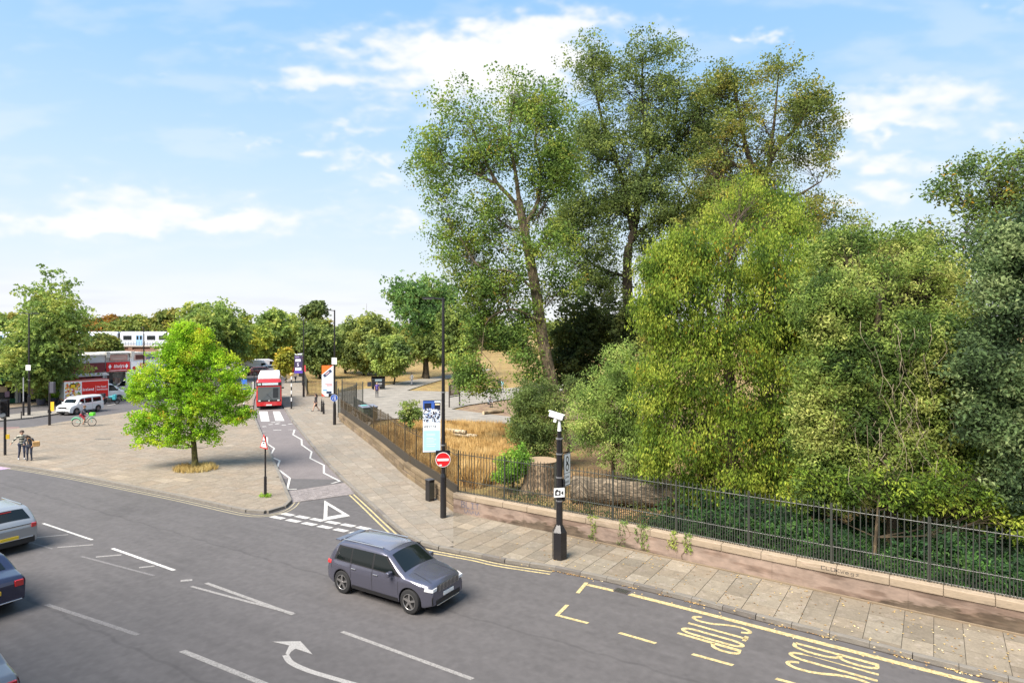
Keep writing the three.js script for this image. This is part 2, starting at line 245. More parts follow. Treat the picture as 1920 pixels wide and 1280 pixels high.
// ---- paving: flagstones cut to the outline of each pavement
function clipPoly(subject, clip) {
  let out = subject;
  for (let i = 0; i < clip.length; i++) {
    const a = clip[i], b = clip[(i + 1) % clip.length], inp = out; out = [];
    const side = (p) => (b[0] - a[0]) * (p[1] - a[1]) - (b[1] - a[1]) * (p[0] - a[0]);
    for (let k = 0; k < inp.length; k++) { const p = inp[k], q = inp[(k + 1) % inp.length], s = side(p), t = side(q); if (s >= 0) out.push(p); if (s * t < 0) { const f = s / (s - t); out.push([lerp(p[0], q[0], f), lerp(p[1], q[1], f)]); } }
    if (out.length < 3) return [];
  }
  return out;
}
const area = (p) => { let s = 0; for (let i = 0; i < p.length; i++) { const a = p[i], b = p[(i + 1) % p.length]; s += a[0] * b[1] - a[1] * b[0]; } return s / 2; };
function paving(parent, poly, dir, row, len, y, seed, most = 300, tone = [1, 1, 1], vary = 0.16) {
  const r = rng(seed), e = [dir.x, dir.z], n = [-dir.z, dir.x], P2 = flat(poly), out = [];
  const us = P2.map((p) => p[0] * e[0] + p[1] * e[1]), vs = P2.map((p) => p[0] * n[0] + p[1] * n[1]);
  for (let v = Math.min(...vs); v < Math.max(...vs);) {
    const h = row * (0.85 + r() * 0.35);
    for (let u = Math.min(...us) - r() * len; u < Math.max(...us);) {
      const l = len * (0.65 + r() * 0.75), j = 0.008;
      const quad = [[u + j, v + j], [u + l - j, v + j], [u + l - j, v + h - j], [u + j, v + h - j]].map(([a, b]) => [a * e[0] + b * n[0], a * e[1] + b * n[1]]);
      const cut = clipPoly(P2, area(quad) > 0 ? quad : quad.reverse()), ar = Math.abs(area(cut));
      if (cut.length > 2 && ar > 0.02) {
        const c = cut.reduce((s, p) => [s[0] + p[0] / cut.length, s[1] + p[1] / cut.length], [0, 0]), dist = Math.hypot(c[0], c[1], CAM_H);
        const seen = c[1] < -3 && Math.abs(c[0]) < -c[1] * 0.86 + 1 && FOCAL * CAM_H / -c[1] < 700;
        const k = 1 + (r() - 0.5) * vary * 2 + (r() < 0.12 ? (r() - 0.35) * 0.35 : 0), w = (r() - 0.5) * 0.06;
        const g = prism(cut, y - 0.03, y + (r() - 0.5) * 0.004); const uvs = g.attributes.uv, ou = r() * 9, ov = r() * 9; for (let i = 0; i < uvs.count; i++) uvs.setXY(i, uvs.getX(i) + ou, uvs.getY(i) + ov);
        tint(g, [k * tone[0] * (1 + w), k * tone[1], k * tone[2] * (1 - w)]);
        out.push({ g, score: seen ? ar / dist ** 3 : 0 });
      }
      u += l;
    }
    v += h;
  }
  out.sort((a, b) => b.score - a.score);
  out.slice(0, most).forEach((s) => mesh('paving_slab', s.g, M.slab, parent));
  if (out.length > most) mesh('distant_paving_slabs', merge(out.slice(most).map((s) => s.g)), M.slab, parent).userData.kind = 'stuff';
}
function kerbs(parent, pts, inward, seedN, material = M.kerb, top = KERB + 0.006, w = 0.16) {    // pts: the road-side edge; inward: +1 when the pavement lies to the left of the way along pts
  const r = rng(seedN), q = resample(pts, 0.9);
  for (let i = 0; i < q.length - 1; i++) {
    const a = q[i], b = q[i + 1], d = b.clone().sub(a); const l = d.length(); if (l < 0.1) continue; d.normalize();
    const c = a.clone().lerp(b, 0.5).add(V(d.z, 0, -d.x).multiplyScalar(inward * w / 2)), g = rbox(l - 0.008, top + 0.05, w, 0.014, 0, (top - 0.05) / 2 + (r() - 0.5) * 0.003, 0);
    g.rotateY(Math.atan2(-d.z, d.x)).translate(c.x, 0, c.z);
    mesh('kerbstone', g, i % 3 === 1 && r() < 0.4 ? M.kerbDark : material, parent);
  }
}
const group = (name, label) => { const o = new THREE.Group(); o.name = numbered(name); o.userData = { kind: 'structure', label }; scene.add(o); return o; };
// pavement by the park
const kerbFront = [[1990, 1300], [1863, 1268], [1709, 1230], [1608, 1203], [1415, 1156], [1290, 1122], [1157, 1090], [1040, 1066], [940, 1051], [900, 1042], [850, 1033], [810, 1025], [780, 1014], [761, 1002], [735, 980]].map((p) => P(...p));
const kerbSide = [kerbFront.at(-1), ...ER.slice(1)], kerbFar = [ER.at(-1), ...[[543, 711], [556, 704], [570, 697]].map((p) => P(...p))];
const wallFront = [corner, P(913, 976), P(1036, 1004), P(1173, 1033), P(1474, 1102), P(1658, 1143), P(1919, 1200), wallEnd];
const gateL = P(576, 744), gateM = P(619, 744), gateR = P(631, 748), sideWall = [corner, P(814, 936), P(760, 897), P(705, 846), side0];
const e1 = P(1863, 1268).sub(P(1157, 1090)).setY(0).normalize(), e2 = P(596, 847).sub(P(717, 963)).setY(0).normalize();
{
  const g = group('park_pavement', 'flagstone pavement along the park wall');
  const cornerKerb = kerbFront[10];
  const A = [...kerbFront.slice(0, 11), corner, ...wallFront.slice(1)], B = [...kerbFront.slice(10), ...kerbSide.slice(1), ...kerbFar.slice(1), P(572, 703), gateL, gateM, gateR, side0, ...sideWall.slice(1, 4).reverse(), corner];
  mesh('bedding', prism([...kerbFront, ...kerbSide.slice(1), ...kerbFar.slice(1), P(572, 703), gateL, gateM, gateR, side0, ...sideWall.slice(0, 4).reverse(), ...wallFront.slice(1)], -0.06, KERB - 0.02), M.joint, g);
  paving(g, A, V(-e1.z, 0, e1.x), 0.72, 0.78, KERB, 5, 290, [0.95, 0.935, 0.9], 0.2);
  const gb = group('gate_pavement', 'flagstone pavement leading to the park gate');
  paving(gb, B, e2, 0.66, 0.95, KERB, 6, 280, [1.02, 1.02, 1.03], 0.06);
  const ks = group('park_kerb', 'granite kerb of the park pavement');
  kerbs(ks, kerbFront, 1, 7); kerbs(ks, kerbSide, 1, 8); kerbs(ks, kerbFar, 1, 9);
  structure('gutter', ribbon(kerbFront.map((p) => [p.x, p.z]), 0.44, ground(0.003)), M.gutter, 'dark gutter along the kerb');
}
// plaza
const plazaFront = [[-420, 812], [-200, 845], [-60, 862], [0, 871], [60, 879], [120, 889], [180, 900], [250, 914], [330, 930], [400, 945], [440, 954], [470, 960], [495, 962], [515, 959], [530, 952], [540, 942]].map((p) => P(...p));
const plazaBack = [[487, 722], [478, 729], [440, 737], [380, 747], [300, 764], [240, 774], [180, 783], [130, 791], [92, 798], [62, 803], [30, 806], [0, 809], [-150, 812], [-420, 812]].map((p) => P(...p));
{
  const poly = [...plazaFront, ...EL.slice(1), ...plazaBack.slice(1, -1)];
  const g = group('plaza', 'pale flagstone plaza between the roads');
  mesh('bedding', prism(poly, -0.06, KERB - 0.02), M.joint, g);
  const e3 = P(250, 914).sub(P(400, 945)).setY(0).normalize();
  paving(g, poly, e3, 0.62, 0.95, KERB, 15, 300, [1.02, 0.985, 0.955], 0.05);
  const ks = group('plaza_kerb', 'kerb round the plaza');
  kerbs(ks, plazaFront.slice(2), -1, 16); kerbs(ks, EL, -1, 17); kerbs(ks, plazaBack.slice(0, -2), -1, 18);
  mesh('drain_slot', box(1.1, 0.012, 0.14, 0, 0, 0), M.iron, g).position.copy(P(192, 823, KERB)).setY(KERB + 0.006);
}
// traffic island with bollards, and the pavement before the shops
{
  const isl = [[-120, 800], [0, 790], [60, 784], [112, 776], [118, 773], [112, 770], [60, 774], [20, 779], [-120, 788]].map((p) => P(...p));
  const g = group('traffic_island', 'narrow paved traffic island'); mesh('bedding', prism(isl, -0.05, KERB), M.grit, g); kerbs(g, isl.slice(0, 7), -1, 19); 
  const shopPoly = [[-300, 790], [0, 768], [60, 762], [120, 753], [220, 742], [330, 727], [440, 710], [470, 700], [478, 690], [440, 682], [200, 690], [-300, 700]].map((p) => P(...p));
  const s = group('shop_pavement', 'pavement in front of the shops'); mesh('bedding', prism(shopPoly, -0.05, KERB - 0.01), M.grit, s); paving(s, shopPoly.slice(0, 8).concat([P(470, 697), P(200, 725), P(-300, 752)]), V(1, 0, 0.2).normalize(), 0.9, 1.2, KERB, 20, 0, [0.92, 0.85, 0.78]); kerbs(s, shopPoly.slice(0, 8), -1, 21);
}
// park paths and bare earth
{
  const path = (name, pts, y, m, label) => structure(name, sheet(pts.map((p) => P(p[0], p[1], KERB)), y), m, label);
  path('park_path', [[634, 789], [625, 745], [640, 735], [700, 728], [760, 715], [800, 709], [870, 700], [900, 690], [1000, 676], [1080, 668], [1080, 672], [1000, 681], [930, 691], [880, 704], [830, 712], [790, 724], [762, 733], [840, 735], [960, 728], [1060, 716], [1250, 700], [1250, 712], [1060, 733], [960, 748], [880, 760], [846, 768], [960, 783], [960, 800], [850, 790], [740, 786], [700, 790], [690, 800], [665, 800]], KERB + 0.075, M.grit, 'broad pale path inside the park gate');
  path('bare_earth', [[846, 772], [880, 762], [960, 750], [1060, 735], [1250, 714], [1250, 790], [960, 786]], KERB + 0.07, mat([0.38, 0.27, 0.18], 1, { map: rep(texGrass, 1 / 4.1) }), 'trodden bare earth beside the path');
}
// ---------------------------------------------------------------- road markings
{
  const mk = (name, geo, m, label) => structure(name, geo, m, label);
  const line = (a, b, w, m, label, y = 0.0045, name = 'road_marking') => { const p = P(...a), q = P(...b); return mk(name, ribbon([[p.x, p.z], [q.x, q.z]], w, ground(y)), m, label); };
  // double yellow lines, set in from the kerb
  const inset = (pts, d) => pts.map((p, i) => { const a = pts[Math.max(i - 1, 0)], b = pts[Math.min(i + 1, pts.length - 1)], t = b.clone().sub(a).setY(0).normalize(); return [p.x - t.z * d, p.z + t.x * d]; });
  const fine = (pts) => curve(pts, pts.length * 5);
  const kf = fine([P(1083 + 20, 1080), ...kerbFront.slice(7)]), kp = fine(plazaFront.slice(2).reverse());
  const upto = [P(667, 919), P(700, 948), P(735, 980)], kside = fine(upto.concat(kerbFront.slice(7, 14).reverse())).reverse();
  for (const d of [0.3, 0.5]) { mk('yellow_line', ribbon(inset(kside, -d), 0.075, ground(0.006)), M.yellow, 'double yellow line by the park kerb'); mk('yellow_line', ribbon(inset(kp, -d), 0.06, ground(0.006)), M.paleYellow, 'double yellow line by the plaza kerb'); }
  // bus stop cage
  line([1181, 1114], [1900, 1298], 0.19, M.yellow, 'broad yellow line of the bus stop', 0.007);
  line([1101, 1096], [1153, 1108], 0.16, M.yellow, 'yellow line piece before the drain', 0.007);
  line([1100, 1092], [1083, 1112], 0.12, M.yellow, 'yellow end tick of the bus stop', 0.0075);
  line([1064, 1134], [1044, 1154], 0.11, M.yellow, 'yellow corner of the bus stop box', 0.0075);
  line([1043, 1153], [1103, 1168.5], 0.11, M.yellow, 'yellow corner of the bus stop box', 0.0085);
  line([1161, 1186], [1230, 1206], 0.11, M.yellow, 'yellow dash of the bus stop box');
  line([1298, 1226], [1375, 1247], 0.11, M.yellow, 'yellow dash of the bus stop box');
  line([1455, 1272], [1560, 1301], 0.11, M.yellow, 'yellow dash of the bus stop box');
  // lettering: letter tops point along the way of travel, first letter nearest the kerb
  const arc = (cx, cy, rx, ry, a0, a1, n = 10) => Array.from({ length: n + 1 }, (_, i) => { const a = lerp(a0, a1, i / n) * Math.PI / 180; return [cx + rx * Math.cos(a), cy + ry * Math.sin(a)]; });
  const LETTERS = {
    S: [[[0.92, 0.84], ...arc(0.5, 0.8, 0.42, 0.16, 20, 180), [0.12, 0.7], [0.3, 0.58], [0.7, 0.42], [0.88, 0.3], ...arc(0.5, 0.2, 0.42, 0.16, 0, -165)]],
    T: [[[0.5, 0.03], [0.5, 0.99]], [[0.02, 0.95], [0.98, 0.95]]],
    O: [[...arc(0.5, 0.78, 0.42, 0.19, 0, 180), ...arc(0.5, 0.22, 0.42, 0.19, 180, 360), [0.92, 0.78]]],
    P: [[[0.1, 0], [0.1, 0.97], [0.5, 0.97], ...arc(0.5, 0.78, 0.4, 0.19, 90, -90), [0.1, 0.56]]],
    B: [[[0.1, 0.03], [0.1, 0.97], [0.5, 0.97], ...arc(0.5, 0.77, 0.38, 0.2, 90, -90), [0.12, 0.55]], [[0.5, 0.55], ...arc(0.5, 0.29, 0.42, 0.26, 90, -90), [0.1, 0.03]]],
    U: [[[0.08, 1], [0.08, 0.22], ...arc(0.5, 0.22, 0.42, 0.19, 180, 360), [0.92, 1]]],
  };
  const E = e1, N = V(-e1.z, 0, e1.x).multiplyScalar(V(-e1.z, 0, e1.x).dot(V(0, 0, 1)) > 0 ? 1 : -1);       // N: from the kerb out into the road
  const write = (word, start, wide, tall, gap, label) => [...word].forEach((ch, i) => {
    const o = start.clone().addScaledVector(N, i * (wide + gap));
    const geo = LETTERS[ch].map((s) => ribbon(s.map(([u, v]) => [u * wide, v * tall]), [...s].map(() => 0.1), (u, v) => { const p = o.clone().addScaledVector(N, u).addScaledVector(E, v); return V(p.x, 0.0052, p.z); }));
    mk('road_letter', merge(geo), M.yellow, label + ' letter ' + ch);
  });
  write('STOP', P(1300, 1152), 0.31, 1.62, 0.1, 'yellow road lettering');
  write('BUS', P(1488, 1203), 0.36, 1.9, 0.12, 'yellow road lettering');
  // lane lines
  line([80, 981], [172, 1012], 0.1, M.white, 'white lane dash by the silver car'); line([210, 1028], [326, 1069], 0.12, M.white, 'white lane dash');
  line([62, 1008], [127, 1002], 0.1, M.worn, 'worn hatch bar'); line([107, 1026], [174, 1021], 0.1, M.worn, 'worn hatch bar'); line([179, 1044], [227, 1040], 0.12, M.worn, 'worn hatch bar'); line([260, 1064], [289, 1061], 0.12, M.worn, 'worn hatch bar'); line([338, 1089], [360, 1087], 0.16, M.worn, 'worn hatch bar');
  line([152, 1043], [288, 1079], 0.09, M.faint, 'faint worn lane line'); line([60, 1018], [98, 1029], 0.07, M.faint, 'faint worn lane line'); line([86, 1133], [258, 1190], 0.13, M.faint, 'faint worn lane line');
  line([358, 1099], [480, 1132], 0.1, M.worn, 'worn lane line'); line([386, 1093], [550, 1152], 0.13, M.worn, 'worn lane line meeting another', 0.007); line([478, 1131], [548, 1150], 0.12, M.worn, 'worn lane line tail', 0.0095);
  line([641, 1184], [886, 1273], 0.12, M.worn, 'worn lane dash below the car'); line([341, 1220], [520, 1292], 0.15, M.worn, 'worn lane dash at the bottom');
  // turn arrow
  { const s = [[545, 1222], [537, 1216], [535, 1228], [544, 1241], [575, 1256], [620, 1270], [690, 1290]].map((p) => P(...p)); const c = curve(s.slice(2), 30).map((p) => [p.x, p.z]);
    const head = [[510, 1203], [563, 1202], [586, 1227], [554, 1216], [545, 1222], [540, 1231], [535, 1225], [542, 1210]].map((p) => P(...p));
    mk('turn_arrow', merge([ribbon(c, c.map((_, i) => lerp(0.15, 0.13, i / 30)), ground(0.0045)), sheet(head, 0.0065)]), mat([0.4, 0.38, 0.36], 0.85, { map: rep(texPaint, 1 / 0.5) }), 'worn white turn arrow on the road'); }
  // give way triangle and dashes
  { const outer = [P(608, 938), P(606, 976), P(656, 967)], c = outer.reduce((s, p) => s.add(p.clone().divideScalar(3)), V(0, 0, 0)); mk('give_way_triangle', sheet(outer, 0.0045, outer.map((p) => p.clone().lerp(c, 0.42))), M.white, 'white give way triangle'); }
  for (const [x0, y0, n, dx, dy] of [[509, 968, 6, 29.7, 5.9], [527, 962, 6, 28.6, 5.1]]) for (let i = 0; i < n; i++) line([x0 + i * dx, y0 + i * dy], [x0 + i * dx + 22, y0 + i * dy + 4.4], 0.26, M.white, 'white give way dash', 0.0045);
  // entry strip of setts
  { const q = [[535, 922.5], [651, 906], [663, 927], [545, 943]].map((p) => P(...p)); const g = group('sett_strip', 'strip of small grey setts across the side road'); mesh('bedding', sheet(q, 0.006), M.joint, g);
    const r = rng(31), geos = [], a = q[0], u = q[1].clone().sub(q[0]), v = q[3].clone().sub(q[0]), nu = Math.round(u.length() / 0.16), nv = Math.round(v.length() / 0.13);
    for (let j = 0; j < nv; j++) for (let i = 0; i < nu; i++) { const s = (i + 0.5 + (j % 2) * 0.4) / nu, t = (j + 0.5) / nv, k = 0.82 + r() * 0.36; if (s > 1) continue; const c = q[0].clone().lerp(q[1], s).lerp(q[3].clone().lerp(q[2], s), t); geos.push(tint(box(u.length() / nu * 0.88, 0.03, v.length() / nv * 0.86, 0, 0, 0, Math.atan2(-u.z, u.x)).translate(c.x, 0.008, c.z), [k, k * 0.98, k * 0.98])); }
    mesh('setts', merge(geos), mat([0.36, 0.325, 0.315], 0.9, { vertexColors: true, map: rep(texConcrete, 2) }), g).userData.kind = 'stuff';
    mesh('edging_strip', ribbon([[P(520, 925).x, P(520, 925).z], [P(651, 905).x, P(651, 905).z]], 0.16, ground(0.012)), mat([0.2, 0.17, 0.16], 0.9), g); }
  // zigzags and zebra
  const zig = (pts, label) => mk('zigzag_line', ribbon(pts.map((p) => { const q = P(...p); return [q.x, q.z]; }), 0.11, ground(0.009)), M.white, label);
  zig([[497, 809], [484, 810.5], [500.5, 820.5], [500.5, 832], [514, 840.5], [505, 855.5], [524, 863.5], [518.5, 878], [543, 896.5], [538, 917.5], [556, 917]], 'white zigzag line by the plaza');
  zig([[540, 805.5], [552, 805.5], [549, 815], [565, 824], [565.5, 834], [584, 847], [581, 859], [607, 872], [607, 887], [637, 902], [621, 906.5]], 'white zigzag line by the park pavement');
  line([512, 806.5], [527, 806], 0.18, M.white, 'short white bar in the side road', 0.009);
  for (const [a, b, c, d] of [[[485, 771], [501, 771], [505, 790], [489, 790]], [[511, 771], [524, 771], [533, 789], [516, 789]]]) mk('zebra_stripe', sheet([a, b, c, d].map((p) => P(...p)), 0.009), M.white, 'broad white zebra crossing stripe');
  for (const [x, y] of [[479, 801], [491, 800], [503, 796], [515, 795], [528, 797], [540, 795], [546, 790], [541, 783], [537, 776], [508, 792], [517, 792.5]]) line([x, y], [x + 8, y - 0.5], 0.26, M.white, 'small white stud bar by the zebra', 0.009);
  // far roads
  line([522, 707], [552, 695], 0.22, M.white, 'white edge line of the far bus lane'); line([200, 760], [217, 757], 0.2, M.white, 'white dash on the shop road'); line([186, 757], [233, 751], 0.1, M.worn, 'worn line on the shop road');
  // rainbow crossing
  [[0.62, 0.44, 0.7], [0.4, 0.52, 0.75], [0.42, 0.66, 0.6], [0.7, 0.62, 0.5], [0.72, 0.5, 0.48]].forEach((c, i) => { const a = P(26, 876.5), t = P(-100, 858).sub(a).normalize(), n = V(-t.z, 0, t.x); if (n.z < 0) n.negate(); const p = a.clone().addScaledVector(n, 0.42 + i * 0.5).addScaledVector(t, i * 0.25), q = p.clone().addScaledVector(t, 3.2); mk('crossing_band', ribbon([[p.x, p.z], [q.x, q.z]], 0.48, ground(0.0045)), mat(c.map((v) => v * 0.75), 0.85, { map: rep(texPaint, 1 / 1.5) }), 'faded pastel band of the painted crossing'); });
  structure('red_surfacing', sheet([[-200, 806], [0, 801], [34, 800], [40, 804], [0, 807.5], [-200, 811]].map((p) => P(...p)), 0.004), mat([0.42, 0.27, 0.24], 0.9, { map: rep(texAsphalt, 1 / 3) }), 'pinkish red road surfacing');
}
const foliageLater = [];
const foot = (px, Z, h = KERB) => V((px - 960) / FOCAL * Z, h, -Z);
// ---------------------------------------------------------------- park wall and railings
const onLine = (pts, s) => { for (let i = 0; i < pts.length - 1; i++) { const l = pts[i].distanceTo(pts[i + 1]); if (s <= l || i === pts.length - 2) return pts[i].clone().lerp(pts[i + 1], s / l); s -= l; } };
const lengthOf = (pts) => pts.reduce((s, p, i) => s + (i ? p.distanceTo(pts[i - 1]) : 0), 0);
function strip(a, b, y0, y1, d0, d1, gap = 0.006) {        // a straight block standing on the line a-b, from d0 to d1 towards the park side
  const t = b.clone().sub(a).setY(0), l = t.length() - gap; t.normalize(); const n = V(t.z, 0, -t.x), c = a.clone().lerp(b, 0.5).addScaledVector(n, (d0 + d1) / 2);
  return { g: (r = 0.01) => { const q = r ? new RoundedBoxGeometry(l, y1 - y0, d1 - d0, 2, r) : new THREE.BoxGeometry(l, y1 - y0, d1 - d0); return q.rotateY(Math.atan2(-t.z, t.x)).translate(c.x, (y0 + y1) / 2, c.z); }, t, n };
}
const metreUv = (g, s = 1) => { const p = g.attributes.position, n = g.attributes.normal, u = g.attributes.uv; for (let i = 0; i < p.count; i++) { if (Math.abs(n.getY(i)) > 0.6) u.setXY(i, p.getX(i) * s, p.getZ(i) * s); else u.setXY(i, (p.getX(i) - p.getZ(i)) * 0.8 * s, p.getY(i) * s); } return g; };
{
  // front: rendered wall under a stone coping
  const w = thing('park_wall', 'low rendered wall with stone coping along the main road', 'wall'), W = [corner, P(1173, 1033), P(1474, 1102), P(1919, 1200), wallEnd], L = lengthOf(W), r = rng(41);
  for (let s = 0; s < L;) { const l = Math.min(2.2 + r() * 1.6, L - s); mesh('wall_panel', metreUv(strip(onLine(W, s), onLine(W, s + l), 0, 0.72, 0, 0.36, 0.004).g(0)), M.render, w); s += l; }
  for (let s = 0; s < L;) { const l = Math.min(1.0 + r() * 0.5, L - s); mesh('coping_stone', metreUv(strip(onLine(W, s), onLine(W, s + l), 0.722, 0.95 + (r() - 0.5) * 0.006, -0.035, 0.42).g(0.025)), M.coping, w); s += l; }
  mesh('plinth', metreUv(strip(onLine(W, 5), onLine(W, L), 0.1, 0.17, -0.05, 0, 0).g(0.012)), mat([0.3, 0.24, 0.17], 0.95, { map: rep(texStone, 1) }), w);
  // graffiti, drawn as strokes on the stone
  const F = { C: [[[1, 1], [0, 1], [0, 0], [1, 0]]], L: [[[0, 1], [0, 0], [0.9, 0]]], O: [[[0, 0], [0, 1], [1, 1], [1, 0], [0, 0]]], K: [[[0, 0], [0, 1]], [[0.9, 1], [0, 0.45], [1, 0]]], W: [[[0, 1], [0.25, 0], [0.5, 0.7], [0.75, 0], [1, 1]]], e: [[[0, 0.4], [0.9, 0.4], [0.6, 0.7], [0.1, 0.6], [0.1, 0.1], [0.9, 0]]], g: [[[0.9, 0.6], [0.2, 0.6], [0.2, 0.2], [0.9, 0.2], [0.9, 0.7], [0.8, -0.3], [0.2, -0.3]]], s: [[[0.9, 0.7], [0.2, 0.6], [0.8, 0.3], [0.1, 0]]], B: [[[0, 0], [0, 1], [0.8, 0.9], [0.6, 0.55], [0, 0.5], [0.9, 0.4], [0.8, 0], [0, 0]]], I: [[[0.5, 0], [0.5, 1]], [[0, 1], [1, 0.95]], [[0, 0], [1, 0.05]]], T: [[[0.5, 0], [0.5, 1.05]], [[0, 0.95], [1, 1]]], u: [[[0, 0.9], [0.1, 0.1], [0.5, 0], [0.8, 0.8], [1, 0.1]]] };
  const scrawl = (text, s0, y, h, wd, face, m, width, label) => { const a = onLine(W, s0), t = onLine(W, s0 + 0.5).sub(a).normalize(), n = V(-t.z, 0, t.x); const geo = []; [...text].forEach((ch, i) => F[ch]?.forEach((st) => geo.push(ribbon(st.map(([u, v]) => [(i * 1.28 + u) * wd, y + v * h]), width, (u, v) => a.clone().addScaledVector(t, u).addScaledVector(n, face).setY(v))))); const o = mesh('graffiti', merge(geo), m, w); o.userData.label = label; };
  const sOf = (px, py) => { const p = P(px, py); let best = 0, bd = 1e9; for (let s = 0; s < L; s += 0.05) { const d = onLine(W, s).distanceTo(p); if (d < bd) { bd = d; best = s; } } return best; };
  const ink = mat([0.03, 0.03, 0.035], 0.8), blue = mat([0.11, 0.11, 0.15], 0.85);
  scrawl('CLOK', sOf(1540, 1116), 0.81, 0.1, 0.1, 0.038, ink, 0.014, 'black scrawled lettering'); scrawl('Wegs', sOf(1575, 1124), 0.8, 0.1, 0.1, 0.038, ink, 0.012, 'black scrawled lettering');
  scrawl('BLIT', sOf(866, 968), 0.42, 0.24, 0.19, 0.004, blue, 0.03, 'grey-blue graffiti letters'); scrawl('uuu', sOf(872, 969), 0.2, 0.16, 0.22, 0.004, blue, 0.028, 'grey-blue graffiti scrawl');
  // front railing
  const R = thing('park_railing', 'dark iron railing on the low wall along the main road', 'railing'), off = 0.22, RL = W.map((p, i) => { const t = (W[i + 1] ?? W[i]).clone().sub(W[i + 1] ? W[i] : W[i - 1]).normalize(); return p.clone().add(V(t.z, 0, -t.x).multiplyScalar(off)); });
  const barG = merge([cyl(0.0165, 0.0165, 1.78, 0, 0.9, 0, 6), new THREE.ConeGeometry(0.02, 0.1, 6).translate(0, 2.73, 0)]), dogG = merge([cyl(0.013, 0.013, 0.58, 0, 0.9, 0, 6), new THREE.ConeGeometry(0.016, 0.06, 6).translate(0, 1.51, 0)]);
  const LL = lengthOf(RL), n = Math.floor(LL / 0.155), dogs = [];
  for (let i = 0; i <= n; i++) { const p = onLine(RL, i * 0.155 + 0.05); const b = mesh('railing_bar', barG, M.iron, R); b.position.copy(p).setY((r() - 0.5) * 0.012); b.rotation.set((r() - 0.5) * 0.012, 0, (r() - 0.5) * 0.012); const q = onLine(RL, i * 0.155 + 0.127); const d = mesh('short_railing_bar', dogG, M.iron, R); d.position.copy(q); }
  for (const y of [1.0, 1.46, 2.58]) for (let s = 0; s < LL; s += 2.4) { const a = onLine(RL, s), b = onLine(RL, Math.min(s + 2.4, LL)); mesh('rail', bar(a.clone().setY(y), b.clone().setY(y), 0.017, 5), M.iron, R); }
  for (let s = 0.1; s < LL; s += 2.4) { const p = onLine(RL, s), t = V(e1.z, 0, -e1.x); mesh('railing_post', merge([cyl(0.028, 0.028, 1.86, p.x, 0.9, p.z, 8), bar(p.clone().setY(2.2), p.clone().addScaledVector(t, t.z < 0 ? 0.6 : -0.6).setY(0.6), 0.014, 5)]), M.iron, R); }
}
{
  // along the side road: rough stone blocks, mesh panel and bronze-brown bars
  const w = thing('side_wall', 'rough weathered stone block wall beside the gate pavement', 'wall'), W = [side0, P(705, 846), P(760, 897), P(814, 936), corner], L = lengthOf(W), r = rng(43);
  for (const [y0, y1] of [[0, 0.36], [0.37, 0.62]]) for (let s = r() * 0.3; s < L;) { const l = Math.min(0.6 + r() * 0.9, L - s); if (l < 0.15) break; const k = 0.75 + r() * 0.55, g = metreUv(strip(onLine(W, s), onLine(W, s + l), y0, y1 - r() * 0.03, (r() - 0.5) * 0.03, 0.36, 0.02).g(0.03)); mesh('stone_block', tint(g, [k * 1.04, k, k * (0.85 + r() * 0.15)]), M.block, w); s += l; }
  mesh('mortar', merge(W.slice(1).map((p, i) => strip(W[i], p, 0, 0.6, 0.035, 0.3, 0).g(0))), M.joint, w);
  for (let s = 0; s < L;) { const l = Math.min(1.1 + r() * 0.5, L - s); const k = 0.8 + r() * 0.4, h = s > L * 0.72 ? 0.82 : 0.71; mesh('coping_stone', tint(metreUv(strip(onLine(W, s), onLine(W, s + l), 0.625, h, -0.03, 0.4, 0.012).g(0.03)), [k, k * 0.97, k * 0.88]), M.block, w); s += l; }
  const R = thing('side_railing', 'brown iron railing with dark lower panels beside the gate pavement', 'railing'), RL = W.map((p, i) => { const t = (W[i + 1] ?? W[i]).clone().sub(W[i + 1] ? W[i] : W[i - 1]).normalize(); return p.clone().add(V(t.z, 0, -t.x).multiplyScalar(0.22)); }), LL = lengthOf(RL);
  const lowG = merge([cyl(0.012, 0.012, 1.15, 0, 0.7, 0, 5), new THREE.ConeGeometry(0.022, 0.08, 5).translate(0, 1.88, 0)]), barG = merge([cyl(0.012, 0.012, 1.95, 0, 0.7, 0, 5), new THREE.ConeGeometry(0.022, 0.1, 5).translate(0, 2.7, 0)]), n = Math.floor(LL / 0.16);
  for (let i = 0; i < n; i++) { const low = i * 0.16 < 13; const b = mesh('railing_bar', low ? lowG : barG, M.bronze, R); b.position.copy(onLine(RL, i * 0.16 + 0.06)); b.rotation.set((r() - 0.5) * 0.01, 0, (r() - 0.5) * 0.01); }
  for (let s = 0; s < LL; s += 2.2) { const a = onLine(RL, s), b = onLine(RL, Math.min(LL, s + 2.2)); mesh('lower_panel', strip(a, b, 0.74, 1.2, -0.03, -0.015, 0.03).g(0), mat([0.04, 0.033, 0.024], 0.7), R); for (const y of [1.22, s < 12 ? 1.78 : 2.5]) mesh('rail', bar(a.clone().setY(y), b.clone().setY(y), 0.018, 5), M.bronze, R); mesh('railing_post', cyl(0.032, 0.032, s < 12 ? 1.25 : 2.1, a.x, 0.7, a.z, 8), M.bronze, R); }
}
